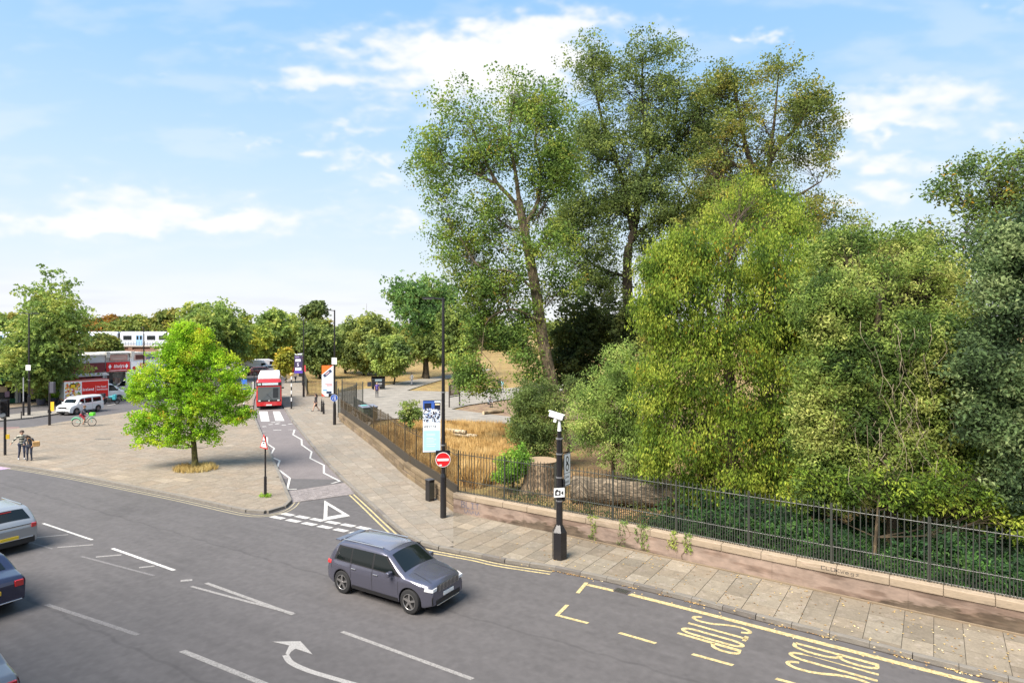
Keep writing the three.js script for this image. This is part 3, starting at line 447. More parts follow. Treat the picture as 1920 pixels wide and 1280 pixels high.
// railings and gates round the park entrance
function railingRun(name, label, a, b, h, step, m, plinth = 0.3, post = true) {
  const o = thing(name, label, 'railing', [a.x, 0, a.z]), d = b.clone().sub(a).setY(0), L = d.length(), t = d.clone().normalize(), n = Math.floor(L / step), g = merge([cyl(0.018, 0.018, h - plinth, 0, plinth, 0, 5), new THREE.ConeGeometry(0.028, 0.14, 5).translate(0, h + 0.06, 0)]);
  for (let i = 0; i <= n; i++) { const q = mesh('railing_bar', g, m, o); q.position.copy(t.clone().multiplyScalar(i * step)); }
  for (const y of [plinth + 0.15, h - 0.15]) mesh('rail', bar(V(0, y, 0), d.clone().setY(y), 0.022, 5), m, o);
  if (plinth > 0.1) mesh('plinth', strip(V(0, 0, 0), d.clone(), 0.05, plinth, -0.12, 0.12).g(0.02), M.block.clone(), o).material.vertexColors = false;
  if (post) for (const p of [V(0, 0, 0), d]) mesh('railing_post', merge([box(0.09, h + 0.15, 0.09, p.x, (h + 0.15) / 2, p.z), new THREE.ConeGeometry(0.07, 0.2, 8).translate(p.x, h + 0.25, p.z)]), m, o);
  return o;
}
railingRun('gate_railing', 'dark railing running away beside the far pavement', P(566, 705), gateL, 1.9, 0.24, M.iron);
railingRun('gate_railing', 'railing across behind the tall orange and white banner', gateL, gateM, 1.9, 0.16, M.bronze);
railingRun('gate_railing', 'short railing between banner and blue signed lamp post', gateM, gateR, 1.9, 0.16, M.iron);
railingRun('park_gate', 'open dark iron gate leaf standing inside the entrance', P(634, 786), P(668, 770), 2.5, 0.16, M.iron, 0.1);
railingRun('park_gate', 'second dark iron gate leaf beyond the bicycles', P(641, 757), P(680, 764), 2.4, 0.17, M.iron, 0.1);
railingRun('cycle_pen_railing', 'dark railing pen round the parked bicycles', P(663, 775), P(702, 800), 1.5, 0.2, M.iron, 0.1, false);
railingRun('cycle_pen_railing', 'brown rail along the dry grass edge near the skip', P(684, 788), P(722, 808), 1.2, 0.4, M.bronze, 0.1, false);

// ---------------------------------------------------------------- street furniture
function lampPost(at, h, arm, label, o = {}) {
  const g = thing('street_lamp', label, 'street lamp', at, o.turn ?? 0, 'tall black street lamps');
  mesh('base', merge([cyl(0.13, 0.125, 1.7, 0, 0, 0, 16), cyl(0.125, 0.08, 0.16, 0, 1.7, 0, 16)]), M.black, g);
  mesh('pole', cyl(0.085, 0.055, h - 1.6, 0, 1.6, 0, 14), M.black, g);
  for (const s of o.double ? [-1, 1] : [-1]) { const a = mesh('arm', merge([bar(V(0, h - 0.06, 0), V(s * arm * 0.45, h - 0.02, 0), 0.035, 8), box(arm * 0.6, 0.07, 0.2, s * arm * 0.72, h, 0)]), M.black, g); mesh('lamp_lens', box(arm * 0.4, 0.02, 0.15, s * arm * 0.75, h - 0.045, 0), mat([0.6, 0.6, 0.58], 0.3), a); }
  for (const y of o.bands ?? []) mesh('band', cyl(0.092, 0.092, 0.05, 0, y, 0, 14), M.steel, g);
  return g;
}
const sheetSign = (w, h, draw, res = 256) => { const t = canvasTex(Math.round(res), Math.round(res * h / w), draw); return mat([1, 1, 1], 0.5, { map: t }); };
function panel(name, w, h, d, m, edge, parent, x = 0, y = 0, z = 0, ry = 0) { const g = new THREE.BoxGeometry(w, h, d); const o = new THREE.Mesh(g, [edge, edge, edge, edge, m, edge]); o.name = parent === scene ? numbered(name) : name; o.position.set(x, y, z); o.rotation.y = ry; o.castShadow = o.receiveShadow = true; parent.add(o); return o; }
const towards = (p) => Math.atan2(-p.x, -p.z);             // turn that makes +z look at the road before the camera
const lamp1 = P(831, 970, KERB), lamp2 = P(627, 796, KERB), lamp3 = P(569, 744, KERB);
lampPost(lamp1, 9.15, 0.85, 'tall black lamp post carrying the no entry sign', { bands: [3.0, 5.2, 1.72] });
lampPost(lamp2, 9.5, 0.8, 'black lamp post with blue round sign at the park gate', { bands: [1.72, 5.0] });
lampPost(lamp3, 9.2, 0.6, 'far black lamp post carrying the purple banner', {});
lampPost(P(53.5, 778, KERB).clone(), 9.4, 0.9, 'grey double-armed lamp post in front of the big street tree', { double: true, bands: [3.2, 4.4] });
lampPost(P(269, 745, KERB), 8.2, 0.4, 'slim lamp post by the shops right of the red shop sign', {});
{ // no entry sign
  const g = thing('no_entry_sign', 'round red no entry sign with white bar on the tall lamp post', 'sign', [lamp1.x, 2.55, lamp1.z + 0.1], 0.12);
  mesh('disc', new THREE.CylinderGeometry(0.31, 0.31, 0.02, 36).rotateX(Math.PI / 2), M.whitePaint, g); mesh('red_field', new THREE.CylinderGeometry(0.287, 0.287, 0.02, 36).rotateX(Math.PI / 2).translate(0, 0, 0.004), mat([0.62, 0.012, 0.016], 0.45), g); mesh('white_bar', box(0.47, 0.1, 0.02, 0, 0, 0.008), M.whitePaint, g); mesh('backing', box(0.6, 0.2, 0.012, 0, 0.28, -0.04), M.black, g); mesh('bracket', box(0.1, 0.06, 0.1, 0, 0.1, -0.06), M.steel, g); mesh('sticker', box(0.1, 0.06, 0.004, -0.1, -0.22, 0.017), M.whitePaint, g);
}
function banner(at, w, h, y, m, label, turn) {
  const g = thing('lamp_banner', label, 'banner', [at.x, y, at.z], turn, 'banners on lamp posts');
  panel('cloth', w, h, 0.012, m, mat([0.8, 0.8, 0.8], 0.6), g, -w / 2 - 0.12, h / 2, 0);
  for (const q of [0.0, h]) mesh('bracket', bar(V(0, q, 0), V(-w - 0.1, q, 0), 0.016, 6), M.iron, g);
}
banner(lamp1, 0.72, 2.15, 2.85, sheetSign(0.72, 2.15, (c, w, h) => {
  c.fillStyle = '#dfeaf4'; c.fillRect(0, 0, w, h); const r = rng(5);
  c.fillStyle = '#3a5fae'; c.fillRect(0, 0, w * 0.66, h * 0.17); c.fillStyle = '#1c2030'; c.fillRect(w * 0.08, h * 0.05, w * 0.4, h * 0.1); c.fillRect(w * 0.66, h * 0.04, w * 0.34, h * 0.2); c.fillStyle = '#f2d9a8'; c.fillRect(w * 0.7, h * 0.06, w * 0.26, h * 0.03);
  for (let i = 0; i < 240; i++) { c.fillStyle = ['#26304a', '#e8eef6', '#7f93b8', '#453a44', '#a8b8cc', '#1a1c26', '#f6f6f8'][Math.floor(r() * 7)]; c.fillRect(r() * w * 0.95, h * (0.15 + r() * 0.26), w * (0.03 + r() * 0.09), h * (0.01 + r() * 0.04)); }
  c.fillStyle = '#eef4f8'; c.fillRect(0, h * 0.42, w, h * 0.16); c.fillStyle = '#22262e'; c.font = `bold ${w * 0.2}px sans-serif`; c.fillText('WEST 18', w * 0.05, h * 0.53, w * 0.72); c.fillText('→', w * 0.82, h * 0.53, w * 0.14);
  c.fillStyle = '#a9d0ea'; c.fillRect(w * 0.03, h * 0.58, w * 0.94, h * 0.39); c.fillStyle = '#e6f2fa'; for (const [y, l] of [[0.64, 0.5], [0.67, 0.5], [0.72, 0.4], [0.75, 0.55], [0.79, 0.45], [0.84, 0.55], [0.88, 0.5]]) c.fillRect(w * 0.2, h * y, w * l, h * 0.008);
}), 'tall pale blue printed banner hanging on the nearest lamp post', 0.1);
banner(lamp3, 0.95, 2.1, 2.9, sheetSign(0.95, 2.1, (c, w, h) => { c.fillStyle = '#3c3352'; c.fillRect(0, 0, w, h); c.fillStyle = '#b5a6d6'; c.fillRect(w * 0.1, h * 0.07, w * 0.5, h * 0.03); c.fillStyle = '#ece8f4'; c.fillRect(w * 0.14, h * 0.2, w * 0.62, h * 0.14); c.font = `bold ${h * 0.24}px sans-serif`; c.fillText('S', w * 0.3, h * 0.6); c.fillRect(w * 0.1, h * 0.68, w * 0.75, h * 0.16); c.fillStyle = '#5b3fb0'; c.fillRect(0, h * 0.86, w, h * 0.14); }), 'dark purple banner hanging on the far lamp post', 0.1);
{ const g = thing('gate_banner', 'tall orange and white printed banner fixed on the park railing', 'banner', [P(615, 746).x, 0.25, P(615, 746).z + 0.25], 0.25); panel('cloth', 1.3, 3.6, 0.02, sheetSign(1.3, 3.6, (c, w, h) => { c.fillStyle = '#e9f0f6'; c.fillRect(0, 0, w, h); c.fillStyle = '#f07a30'; c.beginPath(); c.moveTo(0, 0); c.lineTo(w, 0); c.lineTo(0, h * 0.3); c.fill(); c.fillStyle = '#e95a3c'; c.fillRect(w * 0.66, 0, w * 0.2, h * 0.05); c.save(); c.translate(w * 0.5, h * 0.26); c.rotate(-0.7); c.fillStyle = '#3a4664'; c.fillRect(-w * 0.42, -h * 0.05, w * 0.84, h * 0.1); c.fillStyle = '#c9aab0'; c.fillRect(-w * 0.2, -h * 0.03, w * 0.4, h * 0.05); c.restore(); c.fillStyle = '#d8605a'; c.fillRect(w * 0.3, h * 0.6, w * 0.6, h * 0.02); c.fillRect(w * 0.42, h * 0.64, w * 0.5, h * 0.03); c.fillStyle = '#7fb2dc'; c.fillRect(w * 0.1, h * 0.78, w * 0.35, h * 0.05); c.fillStyle = '#30405e'; c.fillRect(w * 0.4, h * 0.84, w * 0.45, h * 0.08); c.fillStyle = '#ee5a40'; c.beginPath(); c.moveTo(0, h * 0.9); c.lineTo(w * 0.3, h); c.lineTo(0, h); c.fill(); }), mat([0.7, 0.7, 0.7]), g, 0, 1.8, 0); for (const x of [-0.62, 0.62]) mesh('banner_pole', cyl(0.03, 0.03, 3.7, x, -0.2, -0.05), M.iron, g); }
{ const g = thing('blue_path_sign', 'round blue path sign on the lamp post at the gate', 'sign', [lamp2.x, 2.35, lamp2.z + 0.12], 0.2); mesh('disc', new THREE.CylinderGeometry(0.3, 0.3, 0.02, 30).rotateX(Math.PI / 2), M.whitePaint, g); mesh('blue_field', new THREE.CylinderGeometry(0.28, 0.28, 0.02, 30).rotateX(Math.PI / 2).translate(0, 0, 0.004), mat([0.03, 0.1, 0.42], 0.45), g); mesh('walker_symbol', merge([cyl(0.035, 0.035, 0.01, 0.05, 0, 0, 10).rotateX(Math.PI / 2).translate(0.02, 0.16, 0.014), box(0.06, 0.15, 0.012, 0.07, 0.03, 0.014), box(0.03, 0.17, 0.012, 0.03, -0.12, 0.014, 0, 0, -0.35), box(0.03, 0.17, 0.012, 0.12, -0.12, 0.014, 0, 0, 0.35), box(0.03, 0.3, 0.012, -0.1, 0, 0.014, 0, 0, -0.2)]), M.whitePaint, g); mesh('backing', box(0.7, 0.26, 0.02, -0.1, 0.22, -0.06), M.black, g); }
for (const [p, y, w, h, label] of [[lamp2, 5.4, 0.42, 0.55, 'small white plate high on the gate lamp post'], [P(53.5, 778, KERB), 4.5, 0.45, 0.5, 'white plate on the double-armed lamp post']]) { const g = thing('post_plate', label, 'sign', [p.x, y, p.z + 0.1]); mesh('plate', box(w, h, 0.02), M.whitePaint, g); mesh('bracket', box(0.1, 0.08, 0.08, 0, 0, -0.05), M.steel, g); }
// camera post
{
  const p = P(1049, 1046, KERB), g = thing('camera_post', 'black six-sided camera post on the pavement with white camera', 'camera post', p, 0.12);
  const hex = (r0, r1, h, y) => { const g = new THREE.CylinderGeometry(r1, r0, h, 6).translate(0, y + h / 2, 0).toNonIndexed(); g.computeVertexNormals(); return g; };
  mesh('cabinet', merge([hex(0.265, 0.265, 0.92, 0), hex(0.265, 0.12, 0.24, 0.92)]), M.black, g);
  mesh('pole', cyl(0.115, 0.105, 3.0, 0, 1.1, 0, 18), M.black, g); mesh('pole_top', cyl(0.07, 0.07, 0.25, 0, 4.1, 0, 14), M.black, g);
  for (const y of [1.95, 2.75, 3.55, 4.07]) mesh('band', cyl(0.121, 0.121, 0.045, 0, y, 0, 18), M.steel, g);
  mesh('conduit', cyl(0.05, 0.05, 0.75, 0.15, 1.95, 0, 8), M.black, g);
  const cam = mesh('camera_housing', merge([rbox(0.5, 0.17, 0.19, 0.02, 0, 0, 0), box(0.56, 0.015, 0.21, -0.02, 0.095, 0), box(0.1, 0.12, 0.14, 0, -0.16, 0)]), M.whitePaint, g); cam.position.set(-0.1, 4.87, 0); cam.rotation.set(0, -0.45, -0.26); mesh('lens', merge([cyl(0.075, 0.075, 0.03, 0, 0, 0, 16).rotateZ(-Math.PI / 2).translate(0.25, 0, 0)]), M.black, cam);
  mesh('camera_bracket', merge([cyl(0.07, 0.05, 0.28, 0, 4.35, 0, 12), cyl(0.045, 0.045, 0.2, 0, 4.6, 0, 10)]), M.whitePaint, g);
  const zone = thing('zone_sign', 'tall white zone sign with looped symbol on the camera post', 'sign', [p.x + 0.13, 3.12, p.z + 0.06], 0.98);
  panel('plate', 0.46, 1.12, 0.02, sheetSign(0.46, 1.12, (c, w, h) => { c.fillStyle = '#e9e9e6'; c.fillRect(0, 0, w, h); c.strokeStyle = '#1a1a1c'; c.lineWidth = w * 0.05; c.strokeRect(w * 0.04, h * 0.02, w * 0.92, h * 0.96); c.lineWidth = w * 0.1; c.beginPath(); c.ellipse(w * 0.5, h * 0.2, w * 0.17, h * 0.09, 0, 0, 7); c.stroke(); c.beginPath(); c.ellipse(w * 0.5, h * 0.42, w * 0.2, h * 0.11, 0, 0, 7); c.stroke(); c.beginPath(); c.moveTo(w * 0.32, h * 0.24); c.lineTo(w * 0.66, h * 0.38); c.moveTo(w * 0.68, h * 0.24); c.lineTo(w * 0.34, h * 0.38); c.stroke(); c.fillStyle = '#1a1a1c'; c.fillRect(0, h * 0.6, w, h * 0.015); c.font = `bold ${w * 0.26}px sans-serif`; c.fillText('Zone', w * 0.18, h * 0.76, w * 0.66); c.fillText('ENDS', w * 0.14, h * 0.92, w * 0.72); }), M.black, zone, 0.26, 0, 0);
  const cs = thing('camera_sign', 'small white camera symbol sign on the camera post', 'sign', [p.x - 0.02, 2.4, p.z + 0.14], 0.2); panel('plate', 0.38, 0.32, 0.02, sheetSign(0.38, 0.32, (c, w, h) => { c.fillStyle = '#ecece9'; c.fillRect(0, 0, w, h); c.fillStyle = '#151517'; c.fillRect(w * 0.12, h * 0.3, w * 0.5, h * 0.5); c.fillRect(w * 0.2, h * 0.18, w * 0.2, h * 0.14); c.fillStyle = '#ecece9'; c.beginPath(); c.arc(w * 0.38, h * 0.56, h * 0.16, 0, 7); c.fill(); c.fillStyle = '#151517'; c.beginPath(); c.moveTo(w * 0.66, h * 0.55); c.lineTo(w * 0.88, h * 0.3); c.lineTo(w * 0.88, h * 0.8); c.fill(); }, 128), M.black, cs);
}
{ const p = P(806, 938, KERB), g = thing('utility_cabinet', 'narrow black cabinet standing against the stone wall', 'cabinet', p, 0.75); mesh('body', rbox(0.3, 0.95, 0.32, 0.02, 0, 0.475, 0), M.black, g); mesh('cap', rbox(0.34, 0.05, 0.36, 0.015, 0, 0.96, 0), mat([0.06, 0.06, 0.065], 0.5), g); mesh('door', box(0.26, 0.75, 0.012, 0, 0.48, 0.163), M.iron, g); }
{ const p = P(497, 931, KERB), g = thing('warning_sign_post', 'slim black post with red-edged triangular sign near the give way line', 'sign', p, -0.72);
  mesh('post', merge([cyl(0.07, 0.065, 0.95, 0, 0, 0, 12), cyl(0.04, 0.035, 1.9, 0, 0.95, 0, 10)]), M.black, g); const tri = (r, d, z) => new THREE.CylinderGeometry(r, r, d, 3).rotateX(Math.PI / 2).rotateZ(Math.PI).translate(0, 2.5, z);
  mesh('plate', tri(0.45, 0.015, 0.07), mat([0.5, 0.02, 0.02], 0.45), g); mesh('white_field', tri(0.33, 0.015, 0.076), M.whitePaint, g); mesh('legend', merge([box(0.26, 0.05, 0.006, 0, 2.62, 0.086), box(0.2, 0.05, 0.006, 0, 2.53, 0.086)]), mat([0.04, 0.04, 0.04]), g); mesh('backing', box(0.2, 0.5, 0.02, 0, 2.6, 0.04), M.black, g); }
{ const t = thing('weed_tuft', 'small green weed tuft at the foot of the warning sign', 'weeds', P(497, 931, KERB)); const r = rng(3), pts = []; for (let i = 0; i < 40; i++) pts.push(V((r() - 0.5) * 0.5, 0.03 + r() * 0.08, (r() - 0.5) * 0.4)); foliageLater.push(() => foliage(t, 'leaves', pts, clump(6, 0.07, 0.07, 0.04), PAL.lime, 3)); }
function belisha(at, label, sign) { const g = thing('belisha_beacon', label, 'beacon', at, 0, 'zebra crossing beacons'); for (let i = 0; i < 8; i++) mesh('pole_band', cyl(i ? 0.055 : 0.075, i ? 0.055 : 0.075, i ? 0.36 : 0.75, 0, i ? 0.75 + (i - 1) * 0.36 : 0, 0, 10), i % 2 ? M.whitePaint : M.black, g); mesh('globe', new THREE.SphereGeometry(0.17, 18, 12).translate(0, 3.42, 0), mat([0.62, 0.38, 0.09], 0.35), g); mesh('foot_plate', box(0.4, 0.03, 0.25, 0.05, 0.015, 0), M.black, g); if (sign) { mesh('blue_sign', box(0.55, 0.45, 0.02, 0.05, 2.9, 0.09), mat([0.03, 0.13, 0.5], 0.5), g); mesh('blue_sign', box(0.4, 0.3, 0.02, 0.12, 2.35, 0.09), mat([0.03, 0.1, 0.45], 0.5), g); } return g; }
belisha(P(546, 766, KERB), 'striped zebra crossing beacon with amber globe on the gate pavement'); belisha(P(457, 772, KERB), 'striped beacon with blue signs half behind the plaza tree', true);
for (const [x, y, label] of [[603, 772, 'black bollard nearer the zebra beacon by the gate'], [606.5, 776, 'black bollard nearer the gate lamp post']]) { const g = thing('bollard', label, 'bollard', P(x, y, KERB), 0, 'bollards'); mesh('shaft', merge([cyl(0.1, 0.07, 0.95, 0, 0, 0, 10), cyl(0.09, 0.09, 0.08, 0, 0.9, 0, 10)]), M.black, g); mesh('spike', new THREE.ConeGeometry(0.07, 0.4, 8).translate(0, 1.18, 0), M.black, g); }
for (const [x, y, h, label] of [[43, 779, 1.1, 'white-collared black bollard on the traffic island'], [39, 784, 0.55, 'short thin bollard on the traffic island']]) { const g = thing('bollard', label, 'bollard', P(x, y, KERB), 0, 'bollards'); mesh('shaft', cyl(0.09 * (h > 0.6 ? 1 : 0.5), 0.08 * (h > 0.6 ? 1 : 0.5), h, 0, 0, 0, 12), M.black, g); mesh('cap', cyl(0.095 * (h > 0.6 ? 1 : 0.5), 0.05, 0.06, 0, h, 0, 12), x === 43 ? M.whitePaint : M.black, g); if (x === 43) { mesh('collar', cyl(0.12, 0.12, 0.22, 0, h - 0.02, 0, 12), M.black, g); mesh('pole', cyl(0.04, 0.04, 2.2, 0, h + 0.2, 0), mat([0.4, 0.4, 0.4], 0.5), g); } }
// traffic signals at the plaza
function signal(at, h, turn, label) { const g = thing('traffic_signal', label, 'traffic light', at, turn, 'traffic signals'); mesh('pole', cyl(0.075, 0.07, h, 0, 0, 0, 12), M.black, g); const head = mesh('signal_head', merge([rbox(0.36, 1.0, 0.26, 0.03, -0.02, h - 0.3, 0.12), box(0.5, 1.15, 0.02, -0.02, h - 0.3, 0)]), M.black, g); for (let i = 0; i < 3; i++) mesh('hood', new THREE.CylinderGeometry(0.13, 0.13, 0.2, 14, 1, true).rotateX(Math.PI / 2).translate(-0.02, h - 0.02 - i * 0.3, 0.32), M.black, head); mesh('push_box', box(0.16, 0.28, 0.14, 0.15, 1.15, 0.05), mat([0.72, 0.47, 0.02], 0.5), g); mesh('tilted_hood', new THREE.CylinderGeometry(0.16, 0.16, 0.32, 14).rotateX(1.1).translate(-0.05, h - 0.75, 0.28), mat([0.05, 0.06, 0.07], 0.5), g); return g; }
signal(P(8.5, 853, KERB), 3.25, 0.5, 'black traffic signal with yellow push box at the plaza edge');
{ const p = P(92, 797, KERB), g = thing('signal_pole', 'black pole with yellow plate near the white car', 'pole', p); mesh('pole', merge([cyl(0.1, 0.1, 0.9, 0, 0, 0, 12), cyl(0.075, 0.07, 2.7, 0, 0.9, 0, 12)]), M.black, g); mesh('collar', cyl(0.13, 0.13, 0.28, 0, 1.0, 0, 12), M.black, g); mesh('yellow_plate', box(0.28, 0.75, 0.03, 0.25, 1.55, 0.02), mat([0.75, 0.46, 0.02], 0.5), g); mesh('signal_head', rbox(0.34, 0.9, 0.25, 0.03, 0.25, 3.1, 0), mat([0.07, 0.07, 0.09], 0.5), g); }
{ const g = thing('drain_grate', 'dark iron drain grate in the gutter beside the bus stop', 'drain', P(1166, 1108)); const q = Math.atan2(-e1.z, e1.x); mesh('frame', box(0.46, 0.02, 0.3, 0, 0.002, 0, q), mat([0.06, 0.05, 0.045], 0.7), g); for (let i = -3; i <= 3; i++) mesh('slat', box(0.03, 0.012, 0.24, 0, 0, 0).translate(i * 0.055, 0.014, 0).rotateY(q), M.iron, g); }
// park objects
{ const p = foot(1015, 28.2, 0.45), g = thing('tree_stump', 'large cut tree stump with pale sawn top behind the railings', 'stump', p); const r = rng(8), prof = []; const N = 28, pos = []; const ring = (y, R, wob) => Array.from({ length: N }, (_, i) => { const a = i / N * 6.283; const q = R * (1 + wob * Math.sin(a * 5 + 1) + wob * 0.6 * Math.sin(a * 9)); return V(Math.cos(a) * q, y + 0.03 * Math.sin(a * 2), Math.sin(a) * q); }); const rows = [ring(-0.1, 1.15, 0.12), ring(0.25, 0.92, 0.08), ring(0.8, 0.8, 0.04), ring(1.45, 0.74, 0.03)]; const uv = []; for (let j = 0; j < 3; j++) for (let i = 0; i < N; i++) { const a = rows[j][i], b = rows[j][(i + 1) % N], c = rows[j + 1][(i + 1) % N], d = rows[j + 1][i]; for (const q of [a, d, b, b, d, c]) { pos.push(q.x, q.y, q.z); uv.push(Math.atan2(q.z, q.x), q.y); } } const geo = new THREE.BufferGeometry(); geo.setAttribute('position', new THREE.Float32BufferAttribute(pos, 3)); geo.setAttribute('uv', new THREE.Float32BufferAttribute(uv, 2)); geo.computeVertexNormals(); mesh('bark', geo, mat([0.34, 0.26, 0.19], 0.95, { map: texBark, bumpMap: texBark, bumpScale: 0.04, side: THREE.DoubleSide }), g); mesh('sawn_face', merge([new THREE.CircleGeometry(0.76, 28).rotateX(-Math.PI / 2).translate(0, 1.515, 0), cyl(0.74, 0.7, 0.06, 0, 1.44, 0, 28)]), mat([0.5, 0.36, 0.23], 0.9, { map: texture(128, (u, v) => { const d = Math.hypot(u - 0.5, v - 0.5); return 0.8 + 0.12 * Math.sin(d * 150 + tfbm(u, v, 6, 3, 3) * 6); }) }), g); }
{ const a = foot(1075, 26.5, 1.05), b = foot(1290, 25.2, 1.0), g = thing('fallen_log', 'long fallen tree trunk lying behind the railings', 'log', [a.x, a.y, a.z]); const q = curve([V(0, 0, 0), b.clone().sub(a).multiplyScalar(0.5).add(V(0, 0.06, 0.1)), b.clone().sub(a)], 12); mesh('bark', tube(q, q.map((_, i) => 0.58 - i * 0.012 + Math.sin(i * 2.1) * 0.02), 16), mat([0.3, 0.25, 0.2], 0.95, { map: rep(texBark, 1, 0.7), bumpMap: rep(texBark, 1, 0.7), bumpScale: 0.05 }), g); const d = q[0].clone().sub(q[1]).normalize(); mesh('sawn_end', new THREE.CircleGeometry(0.58, 24).applyQuaternion(new THREE.Quaternion().setFromUnitVectors(V(0, 0, 1), d)).translate(d.x * 0.01, 0, d.z * 0.01), mat([0.5, 0.32, 0.18], 0.9), g); mesh('torn_strip', merge([box(1.5, 0.12, 0.1, 3.4, 0.15, 0.55, 0.05), box(0.9, 0.08, 0.1, 2.2, 0.4, 0.45, 0.1)]), mat([0.4, 0.24, 0.13], 0.95), g); mesh('stone_block_prop', box(0.6, 0.26, 0.3, 2.9, -0.52, 0.75, 0.1), M.coping, g); }
{ const c = P(862, 818, 0.62), g = thing('birch_log_pile', 'pile of pale cut logs lying in the dry grass', 'log pile', c); const r = rng(12); for (let i = 0; i < 6; i++) { const y = 0.12 + Math.floor(i / 4) * 0.22, o = V((i % 4) * 0.3 - 0.6, y, (i % 4) * 0.16 - 0.2); mesh('log', bar(o.clone().add(V(-0.7, 0, -0.55)), o.clone().add(V(0.75 + r() * 0.3, 0, 0.4)), 0.11 + r() * 0.03, 9), mat([0.58, 0.5, 0.4], 0.9, { map: rep(texBark, 1, 2) }), g); } }
{ const g = thing('sitting_log', 'short pale log lying on the bare earth', 'log', P(925, 775, 0.2)); mesh('log', bar(V(-0.9, 0.15, 0.7), V(0.9, 0.15, -0.7), 0.17, 12), mat([0.42, 0.34, 0.24], 0.9, { map: rep(texBark, 1, 1) }), g); mesh('sawn_end', new THREE.CircleGeometry(0.17, 14).rotateY(-0.91).translate(-0.905, 0.15, 0.705), mat([0.5, 0.38, 0.24], 0.9), g); }
{ const g = thing('notice_board', 'wooden two-posted park notice board by the path', 'notice board', P(852, 762, 0.18), 1.0); for (const x of [-0.85, 0.85]) mesh('post', box(0.1, 2.5, 0.1, x, 1.25, 0), mat([0.07, 0.06, 0.055], 0.8), g); mesh('board', box(1.5, 1.15, 0.08, 0, 1.75, 0), mat([0.16, 0.11, 0.07], 0.8), g); mesh('lower_rail', box(1.6, 0.1, 0.06, 0, 1.05, 0), mat([0.07, 0.06, 0.055], 0.8), g); mesh('notice', box(1.2, 0.85, 0.02, 0, 1.78, 0.05), mat([0.45, 0.38, 0.28], 0.7), g); }
{ const g = thing('wheeled_skip', 'large green-grey wheeled waste skip near the bicycles', 'waste bin', P(690, 790, 0.16), 0.6); mesh('tub', merge([rbox(1.3, 1.0, 1.05, 0.05, 0, 0.72, 0)]), mat([0.075, 0.085, 0.06], 0.6), g); mesh('lid', new RoundedBoxGeometry(1.38, 0.12, 1.12, 2, 0.04).rotateX(0.08).translate(0, 1.3, 0), mat([0.17, 0.18, 0.22], 0.45), g); mesh('lid_panel', box(0.5, 0.03, 0.5, -0.3, 1.38, -0.2), mat([0.12, 0.4, 0.36], 0.5), g); for (const [x, z] of [[-0.5, 0.4], [0.5, 0.4], [-0.5, -0.4], [0.5, -0.4]]) mesh('wheel', new THREE.CylinderGeometry(0.1, 0.1, 0.06, 12).rotateZ(Math.PI / 2).translate(x, 0.1, z), M.black, g); }
{ const g = thing('black_stall', 'small black park stall with open side flap on the grass', 'stall', P(709, 729, 0.2), 0.25); mesh('body', rbox(1.7, 1.3, 1.2, 0.08, 0, 0.75, 0), mat([0.014, 0.014, 0.016], 0.35), g); mesh('roof', new THREE.CylinderGeometry(0.6, 0.6, 1.8, 16, 1, false, 0, Math.PI).rotateZ(Math.PI / 2).rotateX(-Math.PI / 2).scale(1, 0.5, 1).translate(0, 1.35, 0), mat([0.03, 0.035, 0.04], 0.3), g); mesh('window', box(0.9, 0.3, 0.02, 0, 1.2, 0.61), mat([0.25, 0.32, 0.34], 0.2), g); mesh('lettering', box(0.7, 0.12, 0.015, 0.1, 0.75, 0.61), mat([0.5, 0.5, 0.5], 0.6), g); mesh('flap', box(0.55, 0.6, 0.03, -1.15, 0.7, 0.5, 0.3), mat([0.05, 0.055, 0.08], 0.4), g); mesh('stripe', box(0.6, 0.05, 0.015, 0.1, 0.5, 0.61), mat([0.4, 0.4, 0.4], 0.6), g); }
{ const g = thing('bus_stop_flag', 'dark rectangular bus sign on a pole on the far pavement', 'sign', P(566.5, 722, KERB)); mesh('pole', cyl(0.05, 0.05, 3.0, 0, 0, 0), M.black, g); mesh('plate', box(0.8, 0.62, 0.04, -0.1, 1.55, 0.08), M.black, g); mesh('red_flag', box(0.4, 0.9, 0.03, 0.3, 2.4, 0.05), mat([0.55, 0.05, 0.06], 0.5), g); }
{ const g = thing('guard_post', 'slim dark post with pale reflector by the bus front', 'post', P(476, 730, KERB)); mesh('pole', cyl(0.06, 0.06, 2.6, 0, 0, 0), M.black, g); mesh('reflector_strip', box(0.09, 1.0, 0.02, -0.12, 0.55, 0.03), M.whitePaint, g); }
{ const g = thing('transmitter_mast', 'slender transmitter mast on the far skyline', 'mast', [(687 - 960) / FOCAL * 900, 2, -900]); mesh('lattice', merge([bar(V(0, 0, 0), V(0, 32, 0), 1.1, 6, 0.7), bar(V(0, 32, 0), V(0, 46, 0), 0.4, 6, 0.2)]), mat([0.25, 0.25, 0.28], 0.7), g); for (const y of [14, 24, 33]) mesh('dish_ring', cyl(1.7, 1.7, 1.6, 0, y, 0, 10), mat([0.3, 0.3, 0.33], 0.7), g); }
